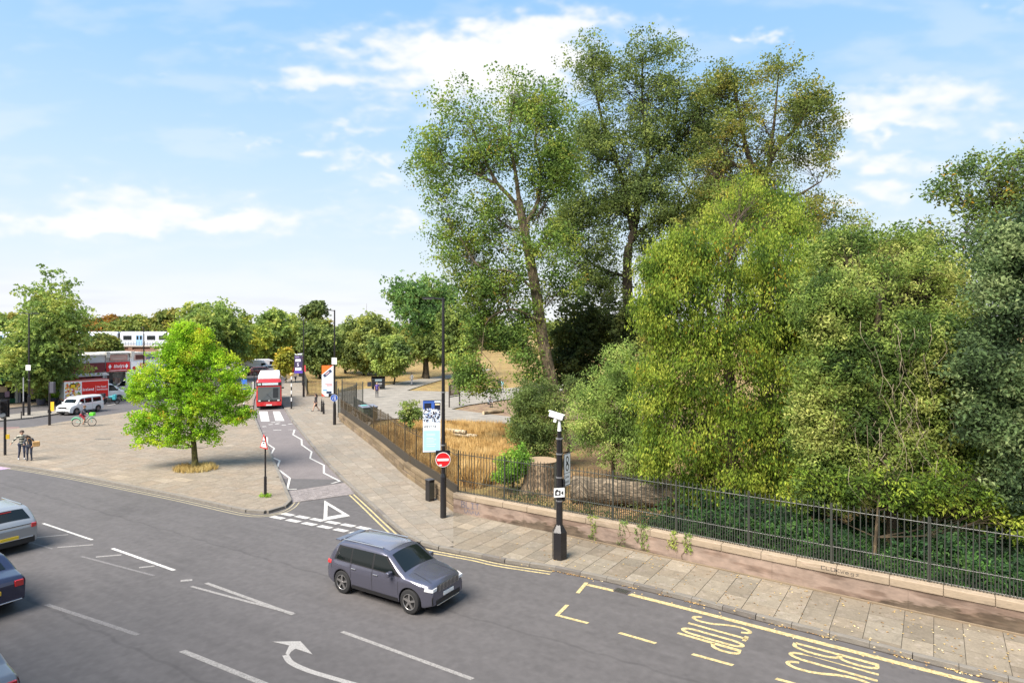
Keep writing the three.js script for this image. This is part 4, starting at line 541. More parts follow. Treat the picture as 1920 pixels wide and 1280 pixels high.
// ---------------------------------------------------------------- vegetation
const leafMat = phys([1, 1, 1], 0.94, { side: THREE.DoubleSide, transmission: 0.42, thickness: 0, specularIntensity: 0.4 });
const clumpCache = new Map();
function clump(n, R, L, W, droop = 0, seed = 1) {          // a spray of n folded leaves
  const key = [n, R, L, W, droop, seed].join(); if (clumpCache.has(key)) return clumpCache.get(key);
  const r = rng(seed * 91 + n), pos = [];
  for (let i = 0; i < n; i++) {
    const q = new THREE.Quaternion();
    if (droop) q.setFromEuler(new THREE.Euler((r() - 0.5) * (1.6 - droop), r() * 6.283, (r() - 0.5) * (1.6 - droop), 'YXZ')); else q.setFromEuler(new THREE.Euler((r() - 0.5) * 2.6, r() * 6.283, (r() - 0.5) * 2.6, 'YXZ'));
    const a = r() * 6.283, z = r() * 2 - 1, d = R * Math.cbrt(r()), o = V(Math.cos(a) * Math.sqrt(1 - z * z) * d, z * d * (droop ? 1.1 : 0.75), Math.sin(a) * Math.sqrt(1 - z * z) * d), s = 0.7 + r() * 0.6;
    const l = L * s, w = W * s, f = w * 0.28;
    const pts = droop ? [V(0, 0, 0), V(-w / 2, -l * 0.4, f), V(0, -l, 0.12 * l), V(w / 2, -l * 0.4, f)] : [V(0, 0, 0), V(-w / 2, f, l * 0.45), V(0, -0.1 * l, l), V(w / 2, f, l * 0.45)];
    const [A, B, C, E] = pts.map((p) => p.applyQuaternion(q).add(o));
    for (const p of [A, B, C, A, C, E]) pos.push(p.x, p.y, p.z);
  }
  const g = new THREE.BufferGeometry(); g.setAttribute('position', new THREE.Float32BufferAttribute(pos, 3)); g.computeVertexNormals(); clumpCache.set(key, g); return g;
}
let clumps = 0;
function foliage(parent, name, pts, geo, pal, seed, o = {}) {
  const r = rng(seed + 5), m = new THREE.InstancedMesh(geo, o.material ?? leafMat, pts.length), x = new THREE.Object3D(), c = new THREE.Color();
  x.rotation.order = 'YXZ';
  pts.forEach((p, i) => {
    x.position.copy(p); const t = o.tilt ?? 1; x.rotation.set((r() - 0.5) * 1.6 * t, r() * 6.283, (r() - 0.5) * 1.6 * t); x.scale.setScalar((0.75 + r() * 0.5) * (o.scale ?? 1)); x.updateMatrix(); m.setMatrixAt(i, x.matrix);
    const f = (o.freq ?? 0.5), n = clamp(fbm3(p.x * f + seed, p.y * f, p.z * f, 2) * 1.1 + 0.5 + (r() - 0.5) * 0.5);
    const k = n * (pal.length - 1), a = Math.min(Math.floor(k), pal.length - 2), b = 0.82 + r() * 0.36;
    const special = o.fleck && r() < o.fleck[0] ? o.fleck[1] : null;
    const q = special ?? [0, 1, 2].map((h) => lerp(pal[a][h], pal[a + 1][h], k - a));
    m.setColorAt(i, c.setRGB(q[0] * b, q[1] * b, q[2] * b));
  });
  m.name = name; m.castShadow = m.receiveShadow = true; m.userData.kind = 'stuff'; parent.add(m); clumps += pts.length; return m;
}
const inBall = (r, shell) => { const a = r() * 6.283, z = r() * 2 - 1, d = (shell ? lerp(shell, 1, Math.sqrt(r())) : Math.cbrt(r())) * (0.82 + (r() + r()) * 0.24), s = Math.sqrt(1 - z * z); return V(Math.cos(a) * s * d, z * d, Math.sin(a) * s * d); };
function grow(o) {
  // o: name, label, category, group, trunk (points from foot to fork), r0, r1, blobs [{c, r}], tips, per, spread, leaf [n, R, L, W, droop], pal
  const r = rng(o.seed ?? 1), root = thing(o.name, o.label, o.category ?? 'tree', [o.trunk[0].x, o.trunk[0].y, o.trunk[0].z], 0, o.group), base = o.trunk[0];
  const loc = (p) => p.clone().sub(base);
  const tr = curve(o.trunk.map(loc), 16), n = tr.length - 1;
  const flare = (t) => lerp(o.r0, o.r1, Math.pow(t, 0.7)) * (1 + 0.35 * Math.max(0, 1 - t * 9));
  mesh('trunk', tube(tr, tr.map((_, i) => flare(i / n)), 12), o.bark ?? M.bark, root);
  const wood = [], pts = [], nodes = tr.map((p, i) => [p, flare(i / n), i / n]).filter((q) => q[2] > 0.3);
  for (const [r0, ...f] of o.forks ?? []) { const fp = curve(f.map(loc), 14); wood.push(tube(fp, fp.map((_, i) => lerp(r0, r0 * 0.3, i / 14)), 9)); fp.forEach((p, i) => nodes.push([p, lerp(r0, r0 * 0.3, i / 14), 1])); }
  for (const b of o.blobs) {
    const c = loc(b.c), R = b.r;
    // limb: from the trunk point that lies lowest enough under the blob
    let best = tr[n], bd = 1e9, br = o.r1; for (const [p, rad] of nodes) { const q = p.distanceTo(c) + Math.max(0, p.y - c.y + Math.hypot(p.x - c.x, p.z - c.z) * 0.35) * 1.6; if (q < bd) { bd = q; best = p; br = rad; } }
    const reach = best.distanceTo(c), rl = Math.min(br * 0.62, (o.limb ?? 0.02) * (R.x + R.y) * 1.1 + reach * 0.006);
    const mid = best.clone().lerp(c, 0.5).add(V((r() - 0.5) * reach * 0.22, -reach * 0.08 + r() * reach * 0.12, (r() - 0.5) * reach * 0.22));
    const lp = curve([best, mid, c.clone().add(V((r() - 0.5) * R.x * 0.4, R.y * 0.25, (r() - 0.5) * R.z * 0.4))], 8);
    if (!o.noLimbs) wood.push(tube(lp, lp.map((_, i) => lerp(rl, rl * 0.35, i / 8)), 6));
    const tips = Math.round((o.tips ?? 30) * (b.d ?? 1));
    for (let k = 0; k < tips; k++) {
      const u = inBall(r, o.shell), t = c.clone().add(V(u.x * R.x, u.y * R.y, u.z * R.z));
      if (fbm3((t.x + base.x) * (o.gapF ?? 0.28), (t.y) * (o.gapF ?? 0.28), (t.z + base.z) * (o.gapF ?? 0.28), 2) < (o.gap ?? -0.25)) continue;
      if (t.y + base.y < (o.floor ?? 0.4)) continue;
      if (!o.noLimbs && k % (o.twigEvery ?? 1) === 0) { const s = lp[3 + Math.floor(r() * 5.5)], m = s.clone().lerp(t, 0.55).add(V((r() - 0.5) * 0.5, (r() - 0.3) * 0.5, (r() - 0.5) * 0.5)), tp = curve([s, m, t], 4); wood.push(tube(tp, tp.map((_, i) => lerp(rl * 0.22, Math.max(0.006, rl * 0.04), i / 4)), 4)); }
      const S = o.spread ?? 0.8;
      for (let q = 0; q < (o.per ?? 8); q++) { const w = inBall(r), p = t.clone().add(V(w.x * S, w.y * S * (o.flat ?? 0.7) - (o.hang ?? 0) * r(), w.z * S)); if (p.y + base.y > (o.floor ?? 0.4)) pts.push(p); }
    }
  }
  if (wood.length) mesh('branches', merge(wood), o.limbMat ?? o.bark ?? M.bark, root);
  foliage(root, 'crown', pts, clump(...o.leaf), o.pal, o.seed ?? 1, o);
  return root;
}
const B = (Z, list, depth = 1) => list.map(([x, y, rx, ry, d, dz]) => ({ c: D(x, y, Z + (dz ?? 0)), r: V(rx / FOCAL * Z, ry / FOCAL * Z, (rx + ry) / 2 / FOCAL * Z * depth), d }));
const at = (Z, list) => list.map(([x, y]) => D(x, y, Z));


const PAL = {
  plane: [[0.099, 0.171, 0.035], [0.171, 0.277, 0.052], [0.251, 0.37, 0.063], [0.383, 0.409, 0.069]],
  dark: [[0.081, 0.129, 0.036], [0.146, 0.21, 0.054], [0.22, 0.291, 0.073], [0.308, 0.365, 0.084]],
  olive: [[0.0935, 0.143, 0.0308], [0.176, 0.231, 0.0462], [0.264, 0.308, 0.0605], [0.363, 0.319, 0.066]],
  lime: [[0.17, 0.33, 0.014], [0.29, 0.52, 0.02], [0.41, 0.64, 0.028], [0.56, 0.64, 0.04]],
  ivy: [[0.055, 0.11, 0.01], [0.14, 0.23, 0.018], [0.28, 0.37, 0.035], [0.42, 0.46, 0.06]],
  pale: [[0.14, 0.22, 0.05], [0.26, 0.38, 0.085], [0.38, 0.5, 0.12], [0.5, 0.55, 0.16]],
  far: [[0.14, 0.212, 0.058], [0.224, 0.335, 0.075], [0.337, 0.434, 0.092], [0.464, 0.497, 0.115]],
  blue: [[0.042, 0.078, 0.027], [0.09, 0.15, 0.05], [0.165, 0.245, 0.085], [0.3, 0.37, 0.15]],
  rust: [[0.24, 0.13, 0.025], [0.4, 0.22, 0.035], [0.52, 0.31, 0.05]],
};
// the three tall trees over the park
grow({ name: 'plane_tree', label: 'tall open-crowned plane tree with leaning pale trunk, nearest the park path', seed: 3, group: 'tall trees in the park',
  trunk: [foot(1052, 38, 0.5), ...at(38, [[1040, 750], [1020, 650], [1002, 530], [986, 445], [972, 375]])], r0: 0.5, r1: 0.25, limb: 0.011, bark: M.barkPale, forks: [[0.17, ...at(38, [[986, 445], [968, 385], [930, 340], [905, 290], [880, 225]])], [0.16, ...at(38, [[982, 425], [1006, 385], [1014, 320], [1004, 250], [1030, 200]])], [0.15, ...at(38, [[974, 380], [966, 320], [955, 250], [965, 180]])], [0.12, ...at(38, [[930, 345], [880, 320], [830, 305]])], [0.14, ...at(38.5, [[996, 480], [1030, 440], [1060, 430]])], [0.1, ...at(37.5, [[1003, 545], [960, 510], [900, 500], [860, 440]])], [0.1, ...at(37.5, [[1012, 600], [960, 580], [915, 600], [903, 660]])]],
  blobs: B(38, [[935, 265, 140, 110, 0.9], [905, 440, 100, 100, 0.7], [1020, 400, 60, 110, 0.6], [880, 232, 78, 78], [965, 190, 80, 58], [828, 300, 52, 62], [905, 320, 75, 62, 0.8], [1022, 240, 52, 70], [960, 290, 62, 66, 0.7], [838, 410, 46, 55, 0.8], [925, 420, 62, 52, 0.6], [1010, 360, 48, 58, 0.7], [1048, 310, 36, 52], [880, 490, 52, 46, 0.9], [945, 530, 46, 40, 0.6], [900, 575, 44, 50, 1.1], [905, 640, 42, 52, 1.3], [893, 695, 34, 40, 1.2], [935, 710, 26, 36, 0.7], [1030, 470, 46, 46, 0.6], [1050, 545, 44, 40, 0.6], [985, 600, 34, 34, 0.4], [975, 660, 34, 36, 0.8], [990, 720, 30, 30, 0.6]], 0.85),
  tips: 135, per: 5, spread: 0.8, leaf: [9, 0.46, 0.16, 0.115], pal: PAL.plane, gap: -0.04, fleck: [0.008, [0.4, 0.3, 0.05]], twigEvery: 1 });
grow({ name: 'plane_tree', label: 'tallest dark green plane tree standing behind the leaning one', seed: 4, group: 'tall trees in the park',
  trunk: [foot(1180, 47, 0.4), ...at(47, [[1180, 680], [1177, 560], [1178, 470], [1192, 420], [1196, 330]])], r0: 0.56, r1: 0.24, limb: 0.013, bark: M.barkDark, forks: [[0.2, ...at(47, [[1178, 460], [1210, 425], [1262, 400], [1300, 340]])], [0.22, ...at(47, [[1185, 430], [1165, 330], [1130, 230], [1110, 120]])], [0.2, ...at(47, [[1193, 400], [1215, 300], [1205, 200], [1205, 100]])], [0.15, ...at(47, [[1178, 520], [1120, 500], [1070, 460]])], [0.16, ...at(47, [[1212, 310], [1260, 240], [1275, 160]])]],
  blobs: B(47, [[1195, 190, 130, 120, 1], [1190, 370, 130, 100, 1], [1310, 320, 70, 100, 0.7], [1090, 470, 60, 80, 0.6], [1108, 108, 48, 46, 0.8], [1200, 112, 66, 48], [1268, 160, 56, 54], [1130, 185, 62, 54], [1212, 215, 74, 62], [1300, 245, 46, 62], [1098, 285, 52, 54], [1182, 300, 74, 56], [1270, 330, 56, 54], [1088, 388, 46, 40], [1160, 395, 66, 40], [1250, 415, 54, 44], [1108, 465, 46, 40, 0.9], [1062, 440, 36, 36], [1215, 480, 34, 40, 0.6], [1100, 540, 56, 36, 0.7], [1120, 250, 40, 40], [1330, 350, 40, 50], [1340, 290, 40, 50], [1240, 270, 50, 50], [1300, 420, 46, 40], [1200, 360, 60, 46], [1330, 210, 36, 50, 0.8], [1350, 400, 40, 40, 0.8], [1150, 520, 50, 36, 0.7], [1240, 90, 40, 30, 0.5]], 0.85),
  tips: 125, per: 5, spread: 0.85, leaf: [9, 0.5, 0.18, 0.125], pal: PAL.dark, gap: -0.05, twigEvery: 1 });
grow({ name: 'plane_tree', label: 'tall yellowing plane tree rising above the yellow-green creeper', seed: 5, group: 'tall trees in the park',
  trunk: [foot(1440, 43, 0.4), ...at(43, [[1438, 640], [1432, 480], [1428, 380], [1424, 320]])], r0: 0.6, r1: 0.25, limb: 0.015, bark: M.bark, forks: [[0.2, ...at(43, [[1428, 380], [1450, 290], [1500, 230], [1520, 190]])], [0.2, ...at(43, [[1426, 350], [1400, 280], [1385, 200], [1370, 140]])], [0.14, ...at(43, [[1440, 320], [1452, 230], [1460, 140]])], [0.14, ...at(43, [[1430, 400], [1490, 370], [1540, 340]])]],
  blobs: B(43, [[1430, 240, 110, 90, 0.9], [1460, 370, 100, 70, 0.8], [1350, 300, 60, 80, 0.6], [1368, 145, 38, 30, 0.6], [1460, 140, 46, 30, 0.7], [1520, 190, 38, 32, 0.7], [1400, 205, 62, 42], [1480, 225, 62, 46], [1352, 262, 46, 48], [1430, 285, 60, 46, 0.9], [1510, 300, 44, 46], [1535, 340, 28, 44, 0.5], [1450, 360, 60, 46], [1370, 350, 50, 50], [1530, 420, 52, 50, 0.8], [1590, 440, 34, 44, 0.5], [1340, 180, 36, 40, 0.6], [1320, 330, 40, 50, 0.7], [1400, 420, 60, 40, 0.8], [1545, 250, 26, 50, 0.5], [1480, 420, 60, 40, 0.8]], 0.85),
  tips: 110, per: 5, spread: 0.8, leaf: [9, 0.46, 0.16, 0.115], pal: PAL.olive, gap: -0.05, fleck: [0.012, [0.42, 0.3, 0.05]] });
// creeper-covered tree: a column of drooping yellow-green leaves
grow({ name: 'creeper_tree', label: 'yellow-green column of drooping creeper leaves behind the railings', seed: 6, trunk: [foot(1370, 25, 0.5), ...at(25, [[1370, 800], [1365, 600], [1370, 470]])], r0: 0.35, r1: 0.12, limb: 0.006,
  blobs: B(25, [[1390, 350, 40, 30, 0.5, 5], [1440, 370, 46, 30, 0.5, 4], [1470, 410, 50, 40, 0.7, 3], [1370, 400, 60, 34, 0.7, 4], [1285, 455, 40, 30, 0.7], [1245, 490, 34, 36, 0.7], [1270, 500, 48, 46, 1], [1390, 470, 80, 60, 1.3], [1480, 480, 50, 50, 0.9, 1], [1225, 590, 26, 40, 0.6], [1222, 720, 28, 50, 0.7], [1500, 640, 40, 60, 0.9], [1510, 760, 36, 60, 0.8], [1500, 860, 30, 50, 0.6], [1225, 840, 26, 40, 0.5], [1300, 925, 40, 24, 0.5], [1395, 935, 44, 26, 0.6], [1465, 925, 34, 30, 0.5], [1262, 560, 62, 70, 1.2], [1350, 560, 80, 80, 1.4], [1450, 560, 70, 90, 1.3], [1270, 680, 66, 80, 1.3], [1370, 690, 80, 90, 1.5], [1460, 690, 66, 100, 1.3], [1275, 800, 58, 70, 1.1], [1370, 810, 80, 80, 1.4], [1455, 820, 56, 90, 1.1], [1340, 890, 66, 44, 0.8], [1440, 900, 48, 40, 0.7]], 0.9),
  tips: 125, per: 5, spread: 0.5, shell: 0.45, gap: -0.14, gapF: 0.8, leaf: [13, 0.3, 0.135, 0.06, 0.7], pal: PAL.ivy, tilt: 0.5, freq: 0.8, fleck: [0.02, [0.42, 0.3, 0.03]], hang: 0.3, floor: 0.9, twigEvery: 2 });
// olive shrub with bare hanging twigs
{
  const root = grow({ name: 'weeping_shrub_tree', label: 'olive-green spreading tree with bare grey twigs hanging over the railings', seed: 7, trunk: [foot(1675, 20.5, 0.5), ...at(20.5, [[1672, 940], [1655, 820], [1640, 690], [1650, 560]])], r0: 0.2, r1: 0.09, limb: 0.01,
    blobs: B(21, [[1580, 480, 60, 50, 0.9, 2], [1680, 470, 60, 46, 0.6, 2], [1640, 540, 70, 56, 1.1, 1], [1740, 540, 66, 66, 1.1, 1], [1560, 580, 60, 66, 1.2], [1650, 640, 76, 60, 1.4], [1740, 650, 66, 66, 1.3], [1560, 690, 56, 70, 1.2], [1600, 780, 66, 56, 1], [1690, 760, 70, 50, 0.9], [1780, 770, 56, 66, 1], [1560, 850, 56, 50, 0.8], [1640, 880, 60, 36, 0.6], [1750, 880, 66, 46, 0.8], [1830, 900, 50, 56, 0.8], [1620, 700, 60, 50, 1], [1700, 700, 60, 50, 1], [1680, 830, 66, 50, 1], [1540, 920, 40, 30, 0.5], [1800, 650, 50, 60, 1], [1800, 840, 50, 50, 0.9], [1720, 930, 60, 30, 0.5], [1530, 780, 40, 60, 0.8], [1500, 560, 40, 50, 0.7, 3], [1590, 925, 40, 24, 0.4], [1690, 950, 44, 22, 0.4], [1790, 950, 44, 30, 0.5], [1870, 960, 44, 36, 0.6]], 0.9),
    tips: 150, per: 6, spread: 0.5, gap: -0.45, gapF: 0.7, leaf: [9, 0.26, 0.13, 0.065], pal: PAL.ivy.map((c) => [c[0] * 1.15, c[1] * 1.1, c[2] * 2.4]), floor: 0.9 });
  const r = rng(70), twigs = []; for (let i = 0; i < 120; i++) { const px = 1555 + (r() + r()) * 125, py = 600 + r() * 290, a = D(px, py, 19.3 + r() * 1.8).sub(root.position), L = 0.6 + r() * 1.1, p = curve([a, a.clone().add(V((r() - 0.5) * 0.5, -L * 0.4, (r() - 0.2) * 0.4)), a.clone().add(V((r() - 0.5) * 0.9, -L, (r() - 0.2) * 0.4))], 6); twigs.push(tube(p, p.map((_, k) => lerp(0.009, 0.003, k / 6)), 4)); }
  mesh('hanging_twigs', merge(twigs), mat([0.27, 0.22, 0.15], 0.9), root);
}
// dark large-leaved tree at the edge, and the arching tree behind it
grow({ name: 'dark_leaved_tree', label: 'dark blue-green large-leaved tree at the edge by the railings', seed: 8, trunk: [foot(1960, 19, 0.5), ...at(19, [[1955, 900], [1940, 700], [1935, 520]])], r0: 0.25, r1: 0.1, limb: 0.012, bark: M.barkDark,
  blobs: B(19, [[1900, 470, 60, 60], [1960, 460, 70, 80], [1880, 580, 70, 70, 1.1], [1960, 600, 80, 80], [1850, 690, 60, 60, 1.1], [1920, 720, 80, 70, 1.2], [1860, 790, 56, 46, 0.8], [1940, 830, 66, 66], [1900, 900, 50, 50, 0.7], [1985, 920, 60, 70]], 0.8),
  tips: 105, per: 5, spread: 0.45, gap: -0.15, gapF: 0.7, leaf: [10, 0.29, 0.13, 0.085], pal: PAL.blue, floor: 0.8 });
grow({ name: 'arching_tree', label: 'tall tree with arching sparse branches behind the dark-leaved one', seed: 9, trunk: [foot(1900, 31, 0.5), ...at(31, [[1895, 700], [1880, 520], [1870, 430]])], r0: 0.4, r1: 0.18, limb: 0.016,
  blobs: B(31, [[1900, 300, 66, 40, 0.9], [1840, 320, 56, 36, 0.7], [1790, 360, 40, 36, 0.55], [1880, 370, 66, 40], [1800, 430, 60, 40, 0.8], [1900, 440, 60, 40], [1730, 450, 50, 36, 0.8], [1680, 480, 50, 36, 0.7], [1610, 470, 44, 40, 0.7], [1760, 510, 60, 46], [1850, 500, 60, 46], [1650, 540, 70, 50], [1560, 500, 50, 50, 0.8], [1960, 350, 60, 80]], 0.8),
  tips: 75, per: 5, spread: 0.7, gap: -0.2, leaf: [7, 0.36, 0.18, 0.1], pal: PAL.olive.map((c) => [c[0] * 0.8, c[1] * 0.95, c[2]]), fleck: [0.02, [0.5, 0.3, 0.02]] });
// low branches that hang down to the railings
grow({ name: 'overhanging_shrub', label: 'leafy low branches hanging down to the railing top by the hanging twigs', category: 'shrub', seed: 18, trunk: [foot(1640, 19.6, 0.5), ...at(19.6, [[1645, 980], [1650, 920]])], r0: 0.07, r1: 0.03, limb: 0.006,
  blobs: B(19.4, [[1545, 890, 40, 34, 0.8, 1.2], [1600, 915, 44, 30, 0.8, 0.6], [1660, 905, 44, 34, 0.8], [1720, 925, 46, 34, 0.8], [1780, 915, 46, 44, 0.9], [1840, 945, 50, 44, 1], [1900, 960, 46, 46, 1, -0.6], [1880, 880, 50, 50, 0.8], [1500, 925, 34, 24, 0.6, 2]], 0.6), tips: 60, per: 5, spread: 0.36, gap: -0.05, gapF: 0.9, leaf: [8, 0.24, 0.12, 0.06], pal: PAL.ivy, floor: 1.0 });
// light green bushes in the middle
grow({ name: 'park_bush', label: 'pale green feathery bush behind the fallen log', category: 'bush', group: 'bushes behind the railings', seed: 10, trunk: [foot(1150, 29, 0.5), ...at(29, [[1150, 850], [1150, 760]])], r0: 0.12, r1: 0.06, limb: 0.008,
  blobs: B(29, [[1175, 690, 46, 50], [1130, 740, 52, 46], [1190, 760, 46, 60], [1110, 800, 44, 46], [1160, 830, 52, 52], [1200, 840, 36, 50]], 0.9), tips: 75, per: 5, spread: 0.42, gap: -0.4, leaf: [12, 0.27, 0.14, 0.045], pal: PAL.pale, floor: 0.7 });
grow({ name: 'park_bush', label: 'dark evergreen bush round the foot of the leaning plane tree', category: 'bush', group: 'bushes behind the railings', seed: 11, trunk: [foot(1000, 33, 0.5), ...at(33, [[1000, 840], [1000, 780]])], r0: 0.12, r1: 0.06, limb: 0.008,
  blobs: B(33, [[1000, 745, 38, 34], [985, 790, 34, 40, 1.2], [1030, 790, 36, 44], [1000, 830, 40, 34, 1.1], [1060, 740, 34, 40, 0.7]], 0.9), tips: 70, per: 5, spread: 0.42, gap: -0.4, leaf: [10, 0.28, 0.17, 0.06], pal: PAL.dark, floor: 0.7 });
grow({ name: 'park_bush', label: 'small bright green bush beside the tree stump', category: 'bush', group: 'bushes behind the railings', seed: 12, trunk: [foot(962, 28, 0.5), ...at(28, [[962, 890], [962, 870]])], r0: 0.06, r1: 0.03, limb: 0.006,
  blobs: B(28, [[958, 874, 22, 19], [972, 858, 18, 16, 0.6], [948, 888, 16, 14, 0.7]], 0.9), tips: 46, per: 5, spread: 0.26, gap: -0.6, leaf: [10, 0.2, 0.13, 0.08], pal: PAL.lime.map((c) => [c[0] * 0.7, c[1] * 0.75, c[2] * 2]), floor: 0.6 });
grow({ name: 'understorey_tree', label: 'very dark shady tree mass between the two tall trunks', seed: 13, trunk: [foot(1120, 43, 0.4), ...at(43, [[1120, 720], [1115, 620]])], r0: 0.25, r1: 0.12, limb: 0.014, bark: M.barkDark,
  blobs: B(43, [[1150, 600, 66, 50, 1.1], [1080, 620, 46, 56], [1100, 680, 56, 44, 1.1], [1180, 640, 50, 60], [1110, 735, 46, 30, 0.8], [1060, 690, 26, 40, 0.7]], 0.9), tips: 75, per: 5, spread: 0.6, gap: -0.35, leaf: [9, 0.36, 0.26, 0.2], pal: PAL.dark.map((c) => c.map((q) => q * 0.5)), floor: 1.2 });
grow({ name: 'understorey_tree', label: 'drab green tree mass rising behind the creeper column', seed: 14, trunk: [foot(1330, 36, 0.4), ...at(36, [[1330, 700], [1330, 560]])], r0: 0.3, r1: 0.12, limb: 0.012,
  blobs: B(36, [[1260, 520, 60, 60], [1330, 440, 70, 60], [1400, 400, 66, 60], [1480, 440, 66, 66], [1540, 520, 60, 66], [1240, 640, 50, 66], [1500, 600, 66, 66], [1610, 560, 66, 60], [1700, 570, 60, 60]], 0.9), tips: 62, per: 5, spread: 0.55, gap: -0.25, leaf: [9, 0.32, 0.21, 0.12], pal: PAL.olive, floor: 1.2 });
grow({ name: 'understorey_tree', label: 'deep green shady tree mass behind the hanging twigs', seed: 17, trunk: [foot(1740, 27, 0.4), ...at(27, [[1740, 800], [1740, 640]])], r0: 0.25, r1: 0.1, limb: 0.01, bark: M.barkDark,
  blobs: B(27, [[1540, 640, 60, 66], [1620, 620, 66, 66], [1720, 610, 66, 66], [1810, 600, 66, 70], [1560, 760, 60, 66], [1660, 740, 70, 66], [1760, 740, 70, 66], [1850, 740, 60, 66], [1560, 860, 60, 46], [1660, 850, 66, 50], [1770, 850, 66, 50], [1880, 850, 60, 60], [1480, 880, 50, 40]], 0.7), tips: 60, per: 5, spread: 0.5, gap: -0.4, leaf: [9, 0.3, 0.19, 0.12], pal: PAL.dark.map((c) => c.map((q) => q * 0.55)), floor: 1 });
// plaza tree
grow({ name: 'plaza_tree', label: 'bright lime-green spreading tree growing on the plaza', seed: 15, trunk: [P(366, 880, KERB), ...at(34.7, [[364, 850], [360, 800], [352, 740], [352, 690]])], r0: 0.2, r1: 0.07, limb: 0.012, bark: mat([0.17, 0.16, 0.05], 0.95, { map: rep(texBark, 1, 1) }),
  blobs: B(34.7, [[347, 632, 18, 20, 0.5], [325, 622, 9, 14, 0.25], [381, 630, 9, 14, 0.25], [318, 662, 28, 22, 0.8], [380, 660, 32, 24, 0.9], [296, 700, 40, 20, 0.8], [350, 690, 42, 26, 1], [415, 688, 30, 22, 0.8], [270, 728, 28, 14, 0.5], [325, 738, 48, 24, 1], [395, 730, 48, 26, 1], [441, 712, 18, 20, 0.5], [292, 778, 38, 20, 0.8], [355, 780, 52, 26, 1], [420, 762, 32, 20, 0.7], [280, 832, 26, 13, 0.45], [262, 800, 14, 20, 0.35], [335, 828, 40, 16, 0.6], [390, 812, 26, 16, 0.5], [400, 838, 10, 14, 0.15], [462, 774, 18, 6, 0.3], [440, 784, 18, 8, 0.3], [250, 742, 13, 8, 0.25], [312, 840, 20, 10, 0.25], [345, 660, 30, 26, 0.7], [345, 612, 7, 14, 0.2], [350, 715, 50, 26, 0.8], [370, 755, 50, 24, 0.8], [330, 800, 46, 20, 0.7], [430, 740, 26, 14, 0.5], [455, 735, 14, 8, 0.3], [262, 712, 16, 8, 0.3]], 0.95),
  tips: 70, per: 5, spread: 0.42, gap: -0.26, gapF: 0.85, flat: 0.6, leaf: [9, 0.22, 0.125, 0.09], pal: PAL.lime, fleck: [0.02, [0.5, 0.38, 0.03]], floor: 1.4 });
// ---- distant trees: each its own, generated from foot, height and spread
function farTree(o) {                                      // px: column, Z: depth, top: row of its top, w: half width in pixels, low: row of the crown's underside
  const r = rng(o.seed), k = o.Z / FOCAL, f = foot(o.px, o.Z, o.Z > 90 ? parkY(o.px, o.Z) : KERB), yt = CAM_H - (o.top - HORIZON) * k, yl = Math.max(f.y + 0.6, CAM_H - (o.low - HORIZON) * k), R = o.w * k, cy = (yt + yl) / 2, ry = (yt - yl) / 2;
  const blobs = []; const nb = o.nb ?? 9;
  for (let i = 0; i < nb; i++) { const u = inBall(r, 0.35), s = 0.42 + r() * 0.2; blobs.push({ c: V(f.x + u.x * R * 0.66, cy + u.y * ry * 0.66, f.z + u.z * R * 0.66), r: V(R * s, ry * s * 1.05, R * s) }); }
  blobs.push({ c: V(f.x, cy, f.z), r: V(R * 0.55, ry * 0.6, R * 0.55) });
  const ls = Math.max(0.2, o.Z * 0.0042) * (o.ls ?? 1);
  return grow({ name: o.name ?? 'park_tree', label: o.label, group: o.group, seed: o.seed, trunk: [f, V(f.x + (r() - 0.5) * 0.4, lerp(f.y, yl, 0.8), f.z), V(f.x + (r() - 0.5), cy, f.z)], r0: o.tr ?? R * 0.085, r1: (o.tr ?? R * 0.085) * 0.5, limb: 0.02, bark: o.bark ?? M.barkDark, blobs, tips: Math.round((o.tips ?? 34) * 1.4), per: o.per ?? 4, spread: R * 0.2, gap: o.gap ?? -0.3, gapF: 0.9 / R, leaf: [8, ls * 1.2, ls, ls * 0.7], pal: o.pal ?? PAL.far, twigEvery: 2, floor: f.y + 0.5, freq: 0.25, fleck: o.fleck });
}
const parkY = (px, Z) => { const x = (px - 960) / FOCAL * Z; return inPark(x, -Z) > 0.05 ? parkH(x, -Z) + KERB - 0.02 : 0; };
